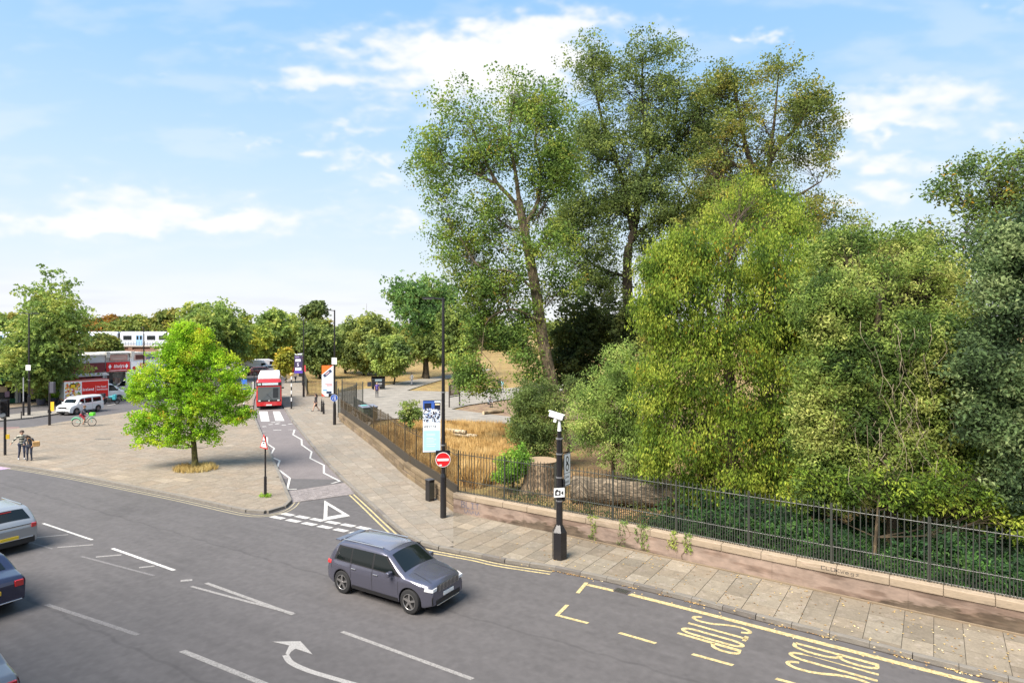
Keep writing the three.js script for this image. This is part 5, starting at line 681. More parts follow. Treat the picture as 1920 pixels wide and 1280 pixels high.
const FT = [
  // street trees along the shop road
  { name: 'street_tree', px: 84, Z: 66.5, top: 517, w: 80, low: 742, label: 'big leafy street tree before the shops behind the double-armed lamp', pal: PAL.far, tips: 46, per: 5, tr: 0.3, nb: 14 },
  { name: 'street_tree', px: 395, Z: 96, top: 562, w: 62, low: 690, label: 'large street tree over the parked cars, behind the plaza tree', tips: 44, per: 5, tr: 0.3, nb: 12 },
  { name: 'street_tree', px: 448, Z: 112, top: 596, w: 36, low: 686, label: 'street tree with yellowish crown above the white vans', pal: PAL.far.map((c) => [c[0] * 1.25, c[1] * 1.1, c[2] * 0.7]) },
  { name: 'street_tree', px: 487, Z: 128, top: 612, w: 18, low: 684, label: 'slim pale green street tree further along the road', pal: PAL.far.map((c) => [c[0] * 1.3, c[1] * 1.15, c[2] * 0.7]) },
  { name: 'street_tree', px: 523, Z: 150, top: 588, w: 42, low: 676, label: 'green tree closing the end of the road', nb: 12, tips: 40 },
  { name: 'street_tree', px: 556, Z: 165, top: 600, w: 26, low: 680, label: 'green tree behind the far red bus', pal: PAL.dark },
  { name: 'street_tree', px: 536, Z: 92, top: 660, w: 16, low: 706, label: 'small yellow-green tree by the bus lane', pal: PAL.lime.map((c) => [c[0] * 1.3, c[1] * 0.75, c[2] * 2]), tr: 0.08 },
  { name: 'street_tree', px: 262, Z: 150, top: 590, w: 40, low: 640, label: 'yellow-green tree behind the train', pal: PAL.olive.map((c) => c.map((q) => q * 1.2)) },
  { name: 'street_tree', px: 206, Z: 155, top: 597, w: 40, low: 632, label: 'rusty orange rounded tree behind the train', pal: PAL.rust, gap: -0.7 },
  { name: 'street_tree', px: 318, Z: 150, top: 585, w: 36, low: 650, label: 'brownish tree between the orange tree and the road', pal: PAL.olive },
  { name: 'street_tree', px: 14, Z: 150, top: 583, w: 30, low: 640, label: 'yellowing tree behind the train at the edge', pal: PAL.olive.map((c) => c.map((q) => q * 1.25)) },
  { name: 'street_tree', px: 345, Z: 130, top: 592, w: 36, low: 700, label: 'green tree beside the railway bridge', pal: PAL.far },
  { name: 'embankment_shrub', px: 190, Z: 118, top: 628, w: 26, low: 668, label: 'scrubby shrub growing before the train', pal: PAL.olive, gap: -0.6, per: 5 },
  // park
  { px: 600, Z: 100, top: 612, w: 36, low: 704, label: 'dark blue-green tree beside the purple lamp banner', pal: PAL.dark, tips: 50, per: 5 },
  { px: 684, Z: 108, top: 597, w: 58, low: 700, label: 'broad domed park tree with several trunks', tips: 50, per: 5, nb: 14, pal: PAL.dark.map((c) => [c[0] * 1.5, c[1] * 1.35, c[2] * 1.4]) },
  { px: 648, Z: 112, top: 610, w: 36, low: 700, label: 'dark park tree left of the domed one', pal: PAL.dark.map((c) => [c[0] * 1.3, c[1] * 1.25, c[2] * 1.4]) },
  { px: 738, Z: 88, top: 630, w: 40, low: 704, label: 'young round park tree on a slim trunk', tr: 0.16, pal: PAL.dark.map((c) => [c[0] * 1.3, c[1] * 1.3, c[2] * 1.2]) },
  { px: 798, Z: 102, top: 508, w: 72, low: 645, label: 'tall open park tree behind the tall lamp post', tr: 0.55, tips: 36, per: 4, gap: -0.12, nb: 14, pal: PAL.plane.map((c) => [c[0] * 0.8, c[1] * 0.95, c[2] * 1.3]), ls: 0.9 },
  { px: 800, Z: 99, top: 622, w: 40, low: 690, label: 'lower leafy tree under the tall open one', tr: 0.5, pal: PAL.dark.map((c) => [c[0] * 1.4, c[1] * 1.3, c[2] * 1.2]) },
  { px: 857, Z: 92, top: 560, w: 36, low: 700, label: 'park tree with a flaring trunk above the bench', tr: 0.75, pal: PAL.dark.map((c) => [c[0] * 1.3, c[1] * 1.25, c[2]]) },
  { px: 717, Z: 92, top: 674, w: 15, low: 698, label: 'small pale sapling behind the black stall', pal: PAL.pale, tr: 0.05, tips: 20 },
  { px: 590, Z: 190, top: 562, w: 26, low: 612, label: 'thin bare-looking tall tree on the skyline', pal: PAL.dark.map((c) => c.map((q) => q * 0.8)), gap: 0.0, tips: 26, per: 3 },
  { px: 585, Z: 175, top: 600, w: 36, low: 660, label: 'olive tree mass on the skyline over the lamp', pal: PAL.olive },
  { px: 640, Z: 185, top: 606, w: 40, low: 660, label: 'olive skyline tree behind the domed tree', pal: PAL.olive },
  { px: 760, Z: 200, top: 600, w: 46, low: 660, label: 'autumnal skyline tree behind the tall open tree', pal: PAL.olive },
  { px: 840, Z: 210, top: 598, w: 50, low: 664, label: 'skyline tree behind the flaring trunk', pal: PAL.far },
  { px: 935, Z: 220, top: 600, w: 50, low: 668, label: 'skyline tree left of the leaning trunk', pal: PAL.far },
  { px: 1060, Z: 220, top: 596, w: 60, low: 668, label: 'skyline tree right of the leaning trunk', pal: PAL.olive },
  { px: 1150, Z: 200, top: 590, w: 60, low: 668, label: 'skyline tree behind the shady mass', pal: PAL.far },
  { px: 435, Z: 200, top: 606, w: 46, low: 660, label: 'far roadside tree in the gap of the street', pal: PAL.far },
  { px: 500, Z: 210, top: 602, w: 46, low: 670, label: 'far dark tree closing the street', pal: PAL.dark },
];
FT.forEach((t, i) => farTree({ seed: 100 + i * 7, group: t.name === 'street_tree' ? 'street trees' : t.name ? undefined : 'trees in the park', ...t }));
// saplings in the dry grass
grow({ name: 'sapling', label: 'small leafy sapling in the dry grass behind the railings', seed: 16, trunk: [foot(769, 42, 0.45), ...at(42, [[769, 790], [769, 772]])], r0: 0.06, r1: 0.03, limb: 0.008, blobs: B(42, [[769, 768, 18, 14], [758, 778, 10, 9, 0.5], [780, 776, 10, 9, 0.5], [768, 790, 8, 12, 0.4]]), tips: 22, per: 4, spread: 0.25, gap: -0.9, leaf: [8, 0.2, 0.16, 0.09], pal: PAL.pale.map((c) => c.map((q) => q * 0.75)), floor: 0.5 });
console.log('clumps', clumps);
foliageLater.forEach((f) => f());
// ---------------------------------------------------------------- vehicles
const glass = phys([0.008, 0.011, 0.011], 0.05, { specularIntensity: 0.8 }), tyre = mat([0.016, 0.016, 0.017], 0.85), rim = mat([0.42, 0.41, 0.4], 0.3, { metalness: 0.85 }), trim = mat([0.014, 0.014, 0.015], 0.5), chrome = mat([0.62, 0.62, 0.63], 0.2, { metalness: 0.9 }), redLamp = phys([0.5, 0.012, 0.012], 0.2, { clearcoat: 1 }), clearLamp = phys([0.72, 0.73, 0.74], 0.12, { clearcoat: 1 }), plateW = mat([0.75, 0.75, 0.73], 0.5), plateY = mat([0.72, 0.5, 0.03], 0.5);
const paint = (c, rough = 0.32, metal = 0.25) => phys(c, rough, { metalness: metal, clearcoat: 0.9, clearcoatRoughness: 0.08 });
function profile(pts) { return (x) => { if (x <= pts[0][0]) return pts[0][1]; for (let i = 1; i < pts.length; i++) if (x <= pts[i][0]) { const a = pts[i - 1], b = pts[i], t = (x - a[0]) / (b[0] - a[0]); return lerp(a[1], b[1], t); } return pts.at(-1)[1]; }; }
function smoothProfile(pts, w = 0.07) { const f = profile(pts); return (x) => { let s = 0; for (let i = -3; i <= 3; i++) s += f(x + i * w / 3); return s / 7; }; }
// Body: x forward, y up, z right. s: L, W (half), top (profile), belt, y0, wheels [rear x, front x], R (wheel radius), tumble, round (corner radius), nose/tail plan
function bodyShape(s) {
  const hx = s.L / 2, top = smoothProfile(s.top, s.soft ?? 0.07);
  const plan = (x) => { const t = x > 0 ? Math.pow(clamp(x / hx), s.noseP ?? 7) * (s.nose ?? 0.14) : Math.pow(clamp(-x / hx), s.tailP ?? 8) * (s.tail ?? 0.1); return s.W * (1 - t); };
  const roof = Math.max(...s.top.map((p) => p[1]));
  const sideZ = (x, y) => { const w = plan(x); if (y <= s.belt) { const d = (s.belt - y) / (s.belt - s.y0); return w * (1 - 0.012 * Math.sin(d * 3.1) - 0.055 * d ** 3.5) - smooth(s.belt - 0.13, s.belt, y) * (s.shoulder ?? 0.035); } return (w - (s.shoulder ?? 0.035)) * (1 - (s.tumble ?? 0.16) * ((y - s.belt) / (roof - s.belt)) ** 1.15); };
  const bottom = (x) => { let y = s.y0 + 0.1 * clamp((Math.abs(x) / hx - 0.86) / 0.14); for (const c of s.wheels) { const d = Math.abs(x - c), A = s.R + (s.arch ?? 0.055); if (d < A) y = Math.max(y, s.R + Math.sqrt(A * A - d * d)); } return y; };
  const topY = (x, z) => { const zc = Math.max(0.05, sideZ(x, top(x)) - (s.round ?? 0.1) * 1.1); return top(x) + (s.crown ?? 0.03) * (1 - clamp(Math.abs(z) / zc) ** 2); };
  return { hx, top, plan, sideZ, bottom, topY, roof };
}
function bodyMesh(s, q) {
  const xs = []; const N = s.n ?? 96; for (let i = 0; i <= N; i++) { const t = i / N * 2 - 1; xs.push(q.hx * (0.9 * t + 0.1 * Math.sign(t) * Math.abs(t) ** 0.3)); }
  for (const c of s.wheels) for (const d of [-1, -0.985, -0.94, 0.94, 0.985, 1]) xs.push(c + d * (s.R + (s.arch ?? 0.055)));
  xs.sort((a, b) => a - b);
  const rows = xs.map((x) => {
    const yt = q.top(x), yb = Math.min(q.bottom(x), yt - 0.05), rc = Math.min(s.round ?? 0.1, (yt - yb) * 0.4), row = [];
    const zb = q.sideZ(x, yb); row.push([0, yb], [zb * 0.6, yb], [zb - 0.012, yb], [zb, yb + 0.012]);
    for (let k = 1; k <= 12; k++) { const y = lerp(yb + 0.012, yt - rc, k / 12); row.push([q.sideZ(x, y), y]); }
    const ze = q.sideZ(x, yt - rc), zt = Math.max(0.05, q.sideZ(x, yt) - rc * 1.1);
    for (let k = 1; k <= 4; k++) { const a = k / 4 * Math.PI / 2; row.push([lerp(zt, ze, Math.cos(a)), yt - rc + rc * Math.sin(a)]); }
    for (let k = 1; k <= 5; k++) { const z = zt * (1 - k / 5); row.push([z, yt + (s.crown ?? 0.03) * (1 - (z / zt) ** 2)]); }
    return row;
  });
  const m = rows[0].length, pos = [], idx = [];
  for (const side of [1, -1]) { const o = pos.length / 3; rows.forEach((r, i) => r.forEach((p) => pos.push(xs[i], p[1], p[0] * side))); for (let i = 0; i < xs.length - 1; i++) for (let j = 0; j < m - 1; j++) { const a = o + i * m + j, b = a + 1, c = a + m, d = c + 1; side > 0 ? idx.push(a, c, b, b, c, d) : idx.push(a, b, c, b, d, c); } }
  const half = pos.length / 6; for (const i of [0, xs.length - 1]) for (let j = 0; j < m - 1; j++) { const a = i * m + j, b = a + 1, c = half + a, d = half + b; i ? idx.push(a, c, b, b, c, d) : idx.push(a, b, c, b, d, c); }
  const g = new THREE.BufferGeometry(); g.setAttribute('position', new THREE.Float32BufferAttribute(pos, 3)); g.setIndex(idx); const v = mergeVertices(g, 1e-4); v.computeVertexNormals(); v.setAttribute('uv', new THREE.Float32BufferAttribute(new Float32Array(v.attributes.position.count * 2), 2)); return v;
}
function gridGeo(nu, nv, f) { const pos = [], idx = []; for (let j = 0; j <= nv; j++) for (let i = 0; i <= nu; i++) { const p = f(i / nu, j / nv); pos.push(p.x, p.y, p.z); if (i && j) { const w = nu + 1, a = (j - 1) * w + i - 1; idx.push(a, a + 1, a + w, a + w, a + 1, a + w + 1); } } const g = new THREE.BufferGeometry(); g.setAttribute('position', new THREE.Float32BufferAttribute(pos, 3)); g.setIndex(idx); g.computeVertexNormals(); return g; }
const bil = (q, u, v) => [lerp(lerp(q[0][0], q[1][0], u), lerp(q[3][0], q[2][0], u), v), lerp(lerp(q[0][1], q[1][1], u), lerp(q[3][1], q[2][1], u), v)];
const sidePatch = (q, quad, side, off = 0.008) => gridGeo(8, 4, (u, v) => { const [x, y] = bil(quad, side > 0 ? u : 1 - u, v); return V(x, y, side * (q.sideZ(x, y) + off)); });
const topPatch = (q, quad, off = 0.01) => gridGeo(8, 8, (u, v) => { const [x, z] = bil(quad, u, v); const e = 0.02, sl = (q.topY(x + e, z) - q.topY(x - e, z)) / (2 * e), l = Math.hypot(1, sl); return V(x - sl / l * off, q.topY(x, z) + off / l, z); });
function wheel(parent, x, z, R, W, spokes = 5, side = 1) {
  const g = new THREE.Group(); g.name = 'wheel'; parent.add(g); g.position.set(x, R, z);
  const pr = [[R * 0.62, -W / 2], [R * 0.93, -W / 2], [R, -W * 0.36], [R, W * 0.36], [R * 0.93, W / 2], [R * 0.62, W / 2]].map((p) => new THREE.Vector2(...p));
  mesh('tyre', new THREE.LatheGeometry(pr, 28).rotateX(Math.PI / 2), tyre, g);
  const geo = [new THREE.TorusGeometry(R * 0.64, R * 0.045, 8, 28).translate(0, 0, side * W * 0.44), new THREE.CylinderGeometry(R * 0.13, R * 0.13, 0.04, 12).rotateX(Math.PI / 2).translate(0, 0, side * W * 0.42)];
  for (let i = 0; i < spokes; i++) { const a = i / spokes * 6.283; geo.push(box(R * 0.17, R * 0.54, 0.03).translate(0, R * 0.36, side * W * 0.42).rotateZ(a)); }
  mesh('rim', merge(geo), rim, g); mesh('brake_disc', new THREE.CylinderGeometry(R * 0.62, R * 0.62, W * 0.6, 24).rotateX(Math.PI / 2), trim, g);
}
function makeCar(s, label, at, turn, group) {
  const o = thing(s.name ?? 'car', label, s.category ?? 'car', at, turn, group), q = bodyShape(s), pm = s.paint;
  const body = mesh('body', bodyMesh(s, q), pm, o);
  mesh('underbody', box(s.L * 0.9, 0.3, s.W * 1.45, 0, s.y0 + 0.16, 0), trim, o);
  for (const x of s.wheels) for (const side of [-1, 1]) wheel(o, x, side * (s.W * 0.985 - 0.115), s.R, 0.22, s.spokes ?? 5, side);
  for (const side of [-1, 1]) {
    for (const w of s.side ?? []) mesh('side_window', sidePatch(q, w, side), glass, o);
    for (const w of s.pillar ?? []) mesh('pillar_trim', sidePatch(q, w, side, 0.006), trim, o);
    for (const [x, y0, y1, sl] of s.seams ?? []) mesh('door_seam', sidePatch(q, [[x - 0.006, y0], [x + 0.006, y0], [x + 0.006 + (sl ?? 0), y1], [x - 0.006 + (sl ?? 0), y1]], side, 0.003), trim, body);
    for (const [x, y] of s.handles ?? []) mesh('door_handle', rbox(0.2, 0.035, 0.03, 0.01, x, y, side * (q.sideZ(x, y) + 0.012)), s.handleMat ?? chrome, body);
    if (s.sill !== false) mesh('sill', sidePatch(q, [[s.wheels[0] + s.R + 0.07, s.y0 + 0.02], [s.wheels[1] - s.R - 0.07, s.y0 + 0.02], [s.wheels[1] - s.R - 0.09, s.y0 + 0.13], [s.wheels[0] + s.R + 0.09, s.y0 + 0.13]], side, 0.005), trim, o);
    if (s.mirror) { const [x, y] = s.mirror; const mz = q.sideZ(x, y); mesh('mirror', merge([rbox(0.14, 0.15, 0.22, 0.04, x, y + 0.04, side * (mz + 0.15)), box(0.06, 0.04, 0.12, x + 0.03, y - 0.02, side * (mz + 0.03))]), s.mirrorMat ?? pm, o); }
    for (const w of s.frontLight ?? []) mesh('headlight', sidePatch(q, w, side, 0.006), clearLamp, o);
    for (const w of s.rearLight ?? []) mesh('tail_light', sidePatch(q, w, side, 0.006), redLamp, o);
    if (s.rails) mesh('roof_rail', bar(V(s.rails[0], q.top(s.rails[0]) + 0.05, side * (q.sideZ(s.rails[0], q.roof) - 0.11)), V(s.rails[1], q.top(s.rails[1]) + 0.05, side * (q.sideZ(s.rails[1], q.roof) - 0.11)), 0.022, 6), chrome, o);
  }
  if (s.screen) mesh('windscreen', topPatch(q, s.screen), s.screenMat ?? glass, o);
  if (s.rear) mesh('rear_window', topPatch(q, s.rear), glass, o);
  if (s.sunroof) mesh('sunroof', topPatch(q, s.sunroof, 0.006), glass, o);
  const X = q.hx;
  for (const [w, h, y, z, m, name, d] of s.front ?? []) mesh(name, rbox(d ?? 0.03, h, w, Math.min(0.012, h / 3), X + 0.004, y, z), m, o);
  for (const [w, h, y, z, m, name, d] of s.back ?? []) mesh(name, rbox(d ?? 0.03, h, w, Math.min(0.012, h / 3), -X - 0.004, y, z), m, o);
  return { o, q };
}
const headingOf = (a, b) => { const d = b.clone().sub(a); return Math.atan2(-d.z, d.x); };
// the purple-grey estate car in the middle of the road
{
  const a = P(647, 1110), b = P(770, 1148), h = headingOf(a, b), wb = a.distanceTo(b), k = wb / 2.9;
  const pts = [[-2.25, 0.72], [-2.2, 1.02], [-2.14, 1.12], [-1.95, 1.5], [-1.75, 1.63], [-0.9, 1.685], [0.1, 1.66], [0.42, 1.58], [1.12, 1.12], [1.25, 1.08], [1.9, 0.99], [2.15, 0.92], [2.22, 0.82], [2.25, 0.7]];
  const s = { name: 'estate_car', L: 4.5, W: 0.935, top: pts, belt: 1.04, y0: 0.26, wheels: [-1.47, 1.43], R: 0.37, tumble: 0.19, round: 0.15, crown: 0.05, shoulder: 0.05, paint: paint([0.108, 0.108, 0.145], 0.26, 0.5), soft: 0.1, nose: 0.2, tail: 0.13, noseP: 5,
    side: [[[-1.78, 1.1], [-1.12, 1.1], [-1.12, 1.5], [-1.62, 1.47]], [[-1.06, 1.1], [-0.16, 1.09], [-0.16, 1.54], [-1.06, 1.52]], [[-0.08, 1.09], [0.88, 1.08], [0.36, 1.5], [-0.08, 1.54]]],
    pillar: [[[-1.88, 1.07], [1.05, 1.05], [0.44, 1.545], [-1.72, 1.53]]],
    seams: [[-0.12, 0.42, 1.06], [0.98, 0.5, 1.03], [-1.06, 0.6, 1.06, -0.02], [-1.98, 0.75, 1.06]], handles: [[-0.92, 0.93], [0.05, 0.93]], mirror: [0.72, 1.08],
    screen: [[0.47, -0.6], [1.09, -0.7], [1.09, 0.7], [0.47, 0.6]], rear: [[-2.12, -0.62], [-1.97, -0.58], [-1.97, 0.58], [-2.12, 0.62]], rails: [-1.7, 0.1],
    frontLight: [[[1.96, 0.78], [2.235, 0.76], [2.22, 0.86], [1.99, 0.89]]], rearLight: [[[-2.24, 0.86], [-2.0, 0.9], [-2.02, 1.0], [-2.22, 1.0]]], handleMat: chrome,
    front: [[1.08, 0.2, 0.83, 0, trim, 'grille'], [1.2, 0.13, 0.42, 0, trim, 'lower_grille'], [0.52, 0.11, 0.58, 0, plateW, 'number_plate', 0.05], [1.1, 0.03, 0.33, 0, chrome, 'skid_plate', 0.05]], back: [[1.4, 0.06, 0.92, 0, redLamp, 'light_bar'], [0.52, 0.11, 0.7, 0, plateY, 'number_plate', 0.05], [1.4, 0.2, 0.42, 0, trim, 'rear_bumper']] };
  const c = a.clone().lerp(b, 0.5).add(V(Math.sin(h), 0, Math.cos(h)).multiplyScalar(-0.8 * k)).add(V(Math.cos(h), 0, -Math.sin(h)).multiplyScalar(0.025 * k));
  const { o, q } = makeCar(s, 'purple-grey five-door car driving along the main road', [c.x, 0.004, c.z], h);
  for (let i = 0; i < 15; i++) mesh('grille_slat', box(0.02, 0.19, 0.022, q.hx + 0.022, 0.83, (i - 7) * 0.071), chrome, o);
  for (const z of [-1, 1]) { mesh('headlight', rbox(0.03, 0.1, 0.2, 0.012, q.hx - 0.01, 0.82, z * 0.66), clearLamp, o); mesh('air_intake', rbox(0.03, 0.24, 0.1, 0.012, q.hx - 0.03, 0.5, z * 0.72), trim, o); }
  mesh('roof_panel', topPatch(q, [[-1.6, -0.5], [0.3, -0.53], [0.3, 0.53], [-1.6, 0.5]], 0.006), paint([0.2, 0.2, 0.24], 0.22, 0.4), o); mesh('spoiler', rbox(0.24, 0.04, 1.2, 0.015, -1.98, 1.6, 0), s.paint, o);
  mesh('bonnet_crease', merge([-1, 1].map((z) => topPatch(q, [[1.3, z * 0.5 - 0.01], [2.05, z * 0.58 - 0.01], [2.05, z * 0.58 + 0.01], [1.3, z * 0.5 + 0.01]], 0.004))), trim, o);
  o.scale.setScalar(k * 1.02);
}
// cars leaving at the left
const estate = { name: 'estate_car', L: 4.75, W: 0.93, top: [[-2.375, 0.8], [-2.3, 1.0], [-2.2, 1.1], [-1.85, 1.43], [-1.6, 1.5], [-0.4, 1.52], [0.3, 1.46], [1.05, 1.06], [2.0, 0.92], [2.3, 0.8], [2.375, 0.65]], belt: 0.98, y0: 0.24, wheels: [-1.4, 1.38], R: 0.34, tumble: 0.17, round: 0.09, soft: 0.05, paint: paint([0.3, 0.31, 0.32], 0.3, 0.4),
  side: [[[-1.8, 1.02], [-1.05, 1.02], [-1.05, 1.36], [-1.6, 1.33]], [[-1.0, 1.02], [-0.1, 1.01], [-0.1, 1.38], [-1.0, 1.37]], [[-0.03, 1.01], [0.85, 1.0], [0.3, 1.35], [-0.03, 1.38]]], screen: [[0.35, -0.58], [1.0, -0.66], [1.0, 0.66], [0.35, 0.58]], rear: [[-2.19, -0.68], [-1.86, -0.56], [-1.86, 0.56], [-2.19, 0.68]], rails: [-1.6, 0.1], mirror: [0.7, 1.0], seams: [[-0.07, 0.4, 1.0], [-1.02, 0.7, 1.0]], handles: [[-0.9, 0.88], [0.1, 0.88]],
  rearLight: [[[-2.36, 0.84], [-2.0, 0.92], [-2.05, 0.99], [-2.34, 0.98]]], front: [[1.2, 0.2, 0.6, 0, trim, 'grille']], back: [[0.54, 0.115, 0.56, 0, plateY, 'number_plate', 0.05], [1.5, 0.22, 0.4, 0, trim, 'rear_bumper'], [1.5, 0.025, 0.96, 0, trim, 'boot_strip'], [0.14, 0.15, 0.9, 0.72, redLamp, 'tail_light', 0.06], [0.14, 0.15, 0.9, -0.72, redLamp, 'tail_light', 0.06], [1.4, 0.025, 0.5, 0, chrome, 'bumper_trim', 0.05]] };
{
  const h = headingOf(P(300, 1060), P(80, 981));
  const place = (spec, px, py, label, dh = 0) => { const c = P(px, py), hh = h + dh, f = V(Math.cos(hh), 0, -Math.sin(hh)), rt = V(Math.sin(hh), 0, Math.cos(hh)); const p = c.addScaledVector(f, spec.L / 2 - 0.1).addScaledVector(rt, -spec.W * 0.95); return makeCar(spec, label, [p.x, 0.004, p.z], hh); };   // px, py: ground under its rear right corner
  const { o } = place(estate, 70, 1026, 'silver estate car seen from behind with yellow plate'); mesh('brake_light', box(0.03, 0.03, 0.4, -1.93, 1.41, 0), redLamp, o); mesh('wiper', box(0.03, 0.03, 0.5, -2.07, 1.18, 0.1), trim, o);
  const saloon = { ...estate, name: 'saloon_car', L: 4.85, top: [[-2.425, 0.75], [-2.4, 0.93], [-2.3, 0.99], [-1.75, 1.03], [-1.2, 1.36], [-0.6, 1.44], [0.1, 1.42], [0.95, 1.0], [2.05, 0.86], [2.425, 0.6]], belt: 0.95, paint: paint([0.025, 0.027, 0.06], 0.25, 0.4), rails: null, side: [[[-1.3, 1.0], [-0.35, 0.99], [-0.35, 1.3], [-1.0, 1.28]], [[-0.28, 0.99], [0.75, 0.98], [0.15, 1.28], [-0.28, 1.31]]], rear: [[-1.7, -0.62], [-1.22, -0.54], [-1.22, 0.54], [-1.7, 0.62]], screen: [[0.18, -0.56], [0.9, -0.64], [0.9, 0.64], [0.18, 0.56]], rearLight: [[[-2.41, 0.72], [-2.05, 0.8], [-2.1, 0.92], [-2.39, 0.92]]], back: [[0.54, 0.115, 0.66, 0, plateY, 'number_plate', 0.05], [1.5, 0.03, 0.36, 0, chrome, 'bumper_trim', 0.06], [0.2, 0.17, 0.82, 0.68, redLamp, 'tail_light', 0.06], [0.2, 0.17, 0.82, -0.68, redLamp, 'tail_light', 0.06]] };
  place(saloon, 48, 1140, 'dark navy saloon car with yellow plate leaving the picture edge');
  place({ ...saloon, paint: paint([0.18, 0.18, 0.19], 0.28, 0.5), side: saloon.side }, 38, 1350, 'grey saloon car of which only a rear corner shows at the bottom');
}
// the boxy white car and distant cars
const cube = { name: 'boxy_car', L: 3.9, W: 0.85, top: [[-1.95, 0.8], [-1.9, 1.1], [-1.85, 1.5], [-1.7, 1.62], [-0.3, 1.66], [0.62, 1.6], [0.95, 1.45], [1.25, 1.02], [1.6, 0.98], [1.85, 0.85], [1.95, 0.6]], belt: 0.98, y0: 0.2, wheels: [-1.22, 1.25], R: 0.31, tumble: 0.1, round: 0.14, paint: paint([0.72, 0.73, 0.72], 0.3, 0), soft: 0.06, screen: [[0.98, -0.58], [1.22, -0.62], [1.22, 0.62], [0.98, 0.58]],
  side: [[[-1.6, 1.06], [-0.62, 1.04], [-0.62, 1.46], [-1.55, 1.44]], [[-0.45, 1.02], [0.3, 1.02], [0.3, 1.46], [-0.45, 1.46]], [[0.4, 1.02], [0.98, 1.02], [0.8, 1.42], [0.4, 1.46]]], mirror: [0.95, 1.02], mirrorMat: paint([0.72, 0.73, 0.72]), front: [[1.2, 0.16, 0.72, 0, trim, 'grille'], [0.52, 0.11, 0.5, 0, plateW, 'number_plate', 0.05], [0.24, 0.14, 0.75, 0.55, clearLamp, 'headlight', 0.05], [0.24, 0.14, 0.75, -0.55, clearLamp, 'headlight', 0.05], [1.3, 0.14, 0.32, 0, trim, 'lower_grille']], seams: [[0.35, 0.4, 1.0], [-0.53, 0.4, 1.0]], handles: [[0.0, 0.9]] };
{ const h = headingOf(P(186, 769), P(122, 779)); const c = P(150, 774); makeCar({ ...cube }, 'boxy white car coming round behind the plaza', [c.x, 0.004, c.z], h); }
{ const a = [0.72, 0.73, 0.74]; const small = (px, py, turn, c, label, spec = estate) => { const p = P(px, py); makeCar({ ...spec, name: 'distant_car', paint: paint(c, 0.3, 0.2), n: 40 }, label, [p.x, 0.004, p.z], turn, 'traffic in the distance'); };
  small(461, 704, -2.0, [0.07, 0.065, 0.075], 'dark grey car waiting nearest the plaza tree', cube); small(492, 703, 0.5, [0.1, 0.03, 0.03], 'dark reddish car in front of the white van'); small(511, 699, 0.55, a, 'white car furthest right in the distant queue'); }
function van(name, label, at, turn, L, H, c, o2 = {}) {
  const s = { name, category: 'van', L, W: 0.98, top: [[-L / 2, H - 0.25], [-L / 2 + 0.05, H - 0.03], [-L / 2 + 0.2, H], [L / 2 - 2.3, H], [L / 2 - 1.6, H - 0.15], [L / 2 - 0.75, 1.32], [L / 2 - 0.15, 1.05], [L / 2 - 0.02, 0.9], [L / 2, 0.7]], belt: 1.2, y0: 0.3, wheels: [-L / 2 + 1.1, L / 2 - 0.9], R: 0.34, tumble: 0.07, round: 0.12, paint: paint(c, 0.35, 0), soft: 0.07, n: 60, screen: [[L / 2 - 1.5, -0.72], [L / 2 - 0.8, -0.8], [L / 2 - 0.8, 0.8], [L / 2 - 1.5, 0.72]], side: [[[L / 2 - 2.1, 1.25], [L / 2 - 1.0, 1.22], [L / 2 - 1.45, 1.85], [L / 2 - 2.1, 1.88]]], mirror: [L / 2 - 1.1, 1.3], mirrorMat: trim, front: [[1.3, 0.3, 0.75, 0, trim, 'grille'], [0.52, 0.11, 0.5, 0, plateW, 'number_plate', 0.05]], back: [[0.52, 0.11, 0.6, 0, plateY, 'number_plate', 0.05]], seams: [[L / 2 - 2.2, 0.45, 1.9]] , ...o2 };
  return makeCar(s, label, at, turn, o2.group);
}
{ const p = P(482, 699); van('delivery_van', 'plain white van in the distant queue', [p.x, 0.004, p.z], 0.45, 5.4, 2.4, [0.68, 0.7, 0.72]); const p2 = P(500, 694.5); van('delivery_van', 'second white van further along the distant queue', [p2.x, 0.004, p2.z], 0.5, 5.0, 2.3, [0.66, 0.66, 0.68]); }
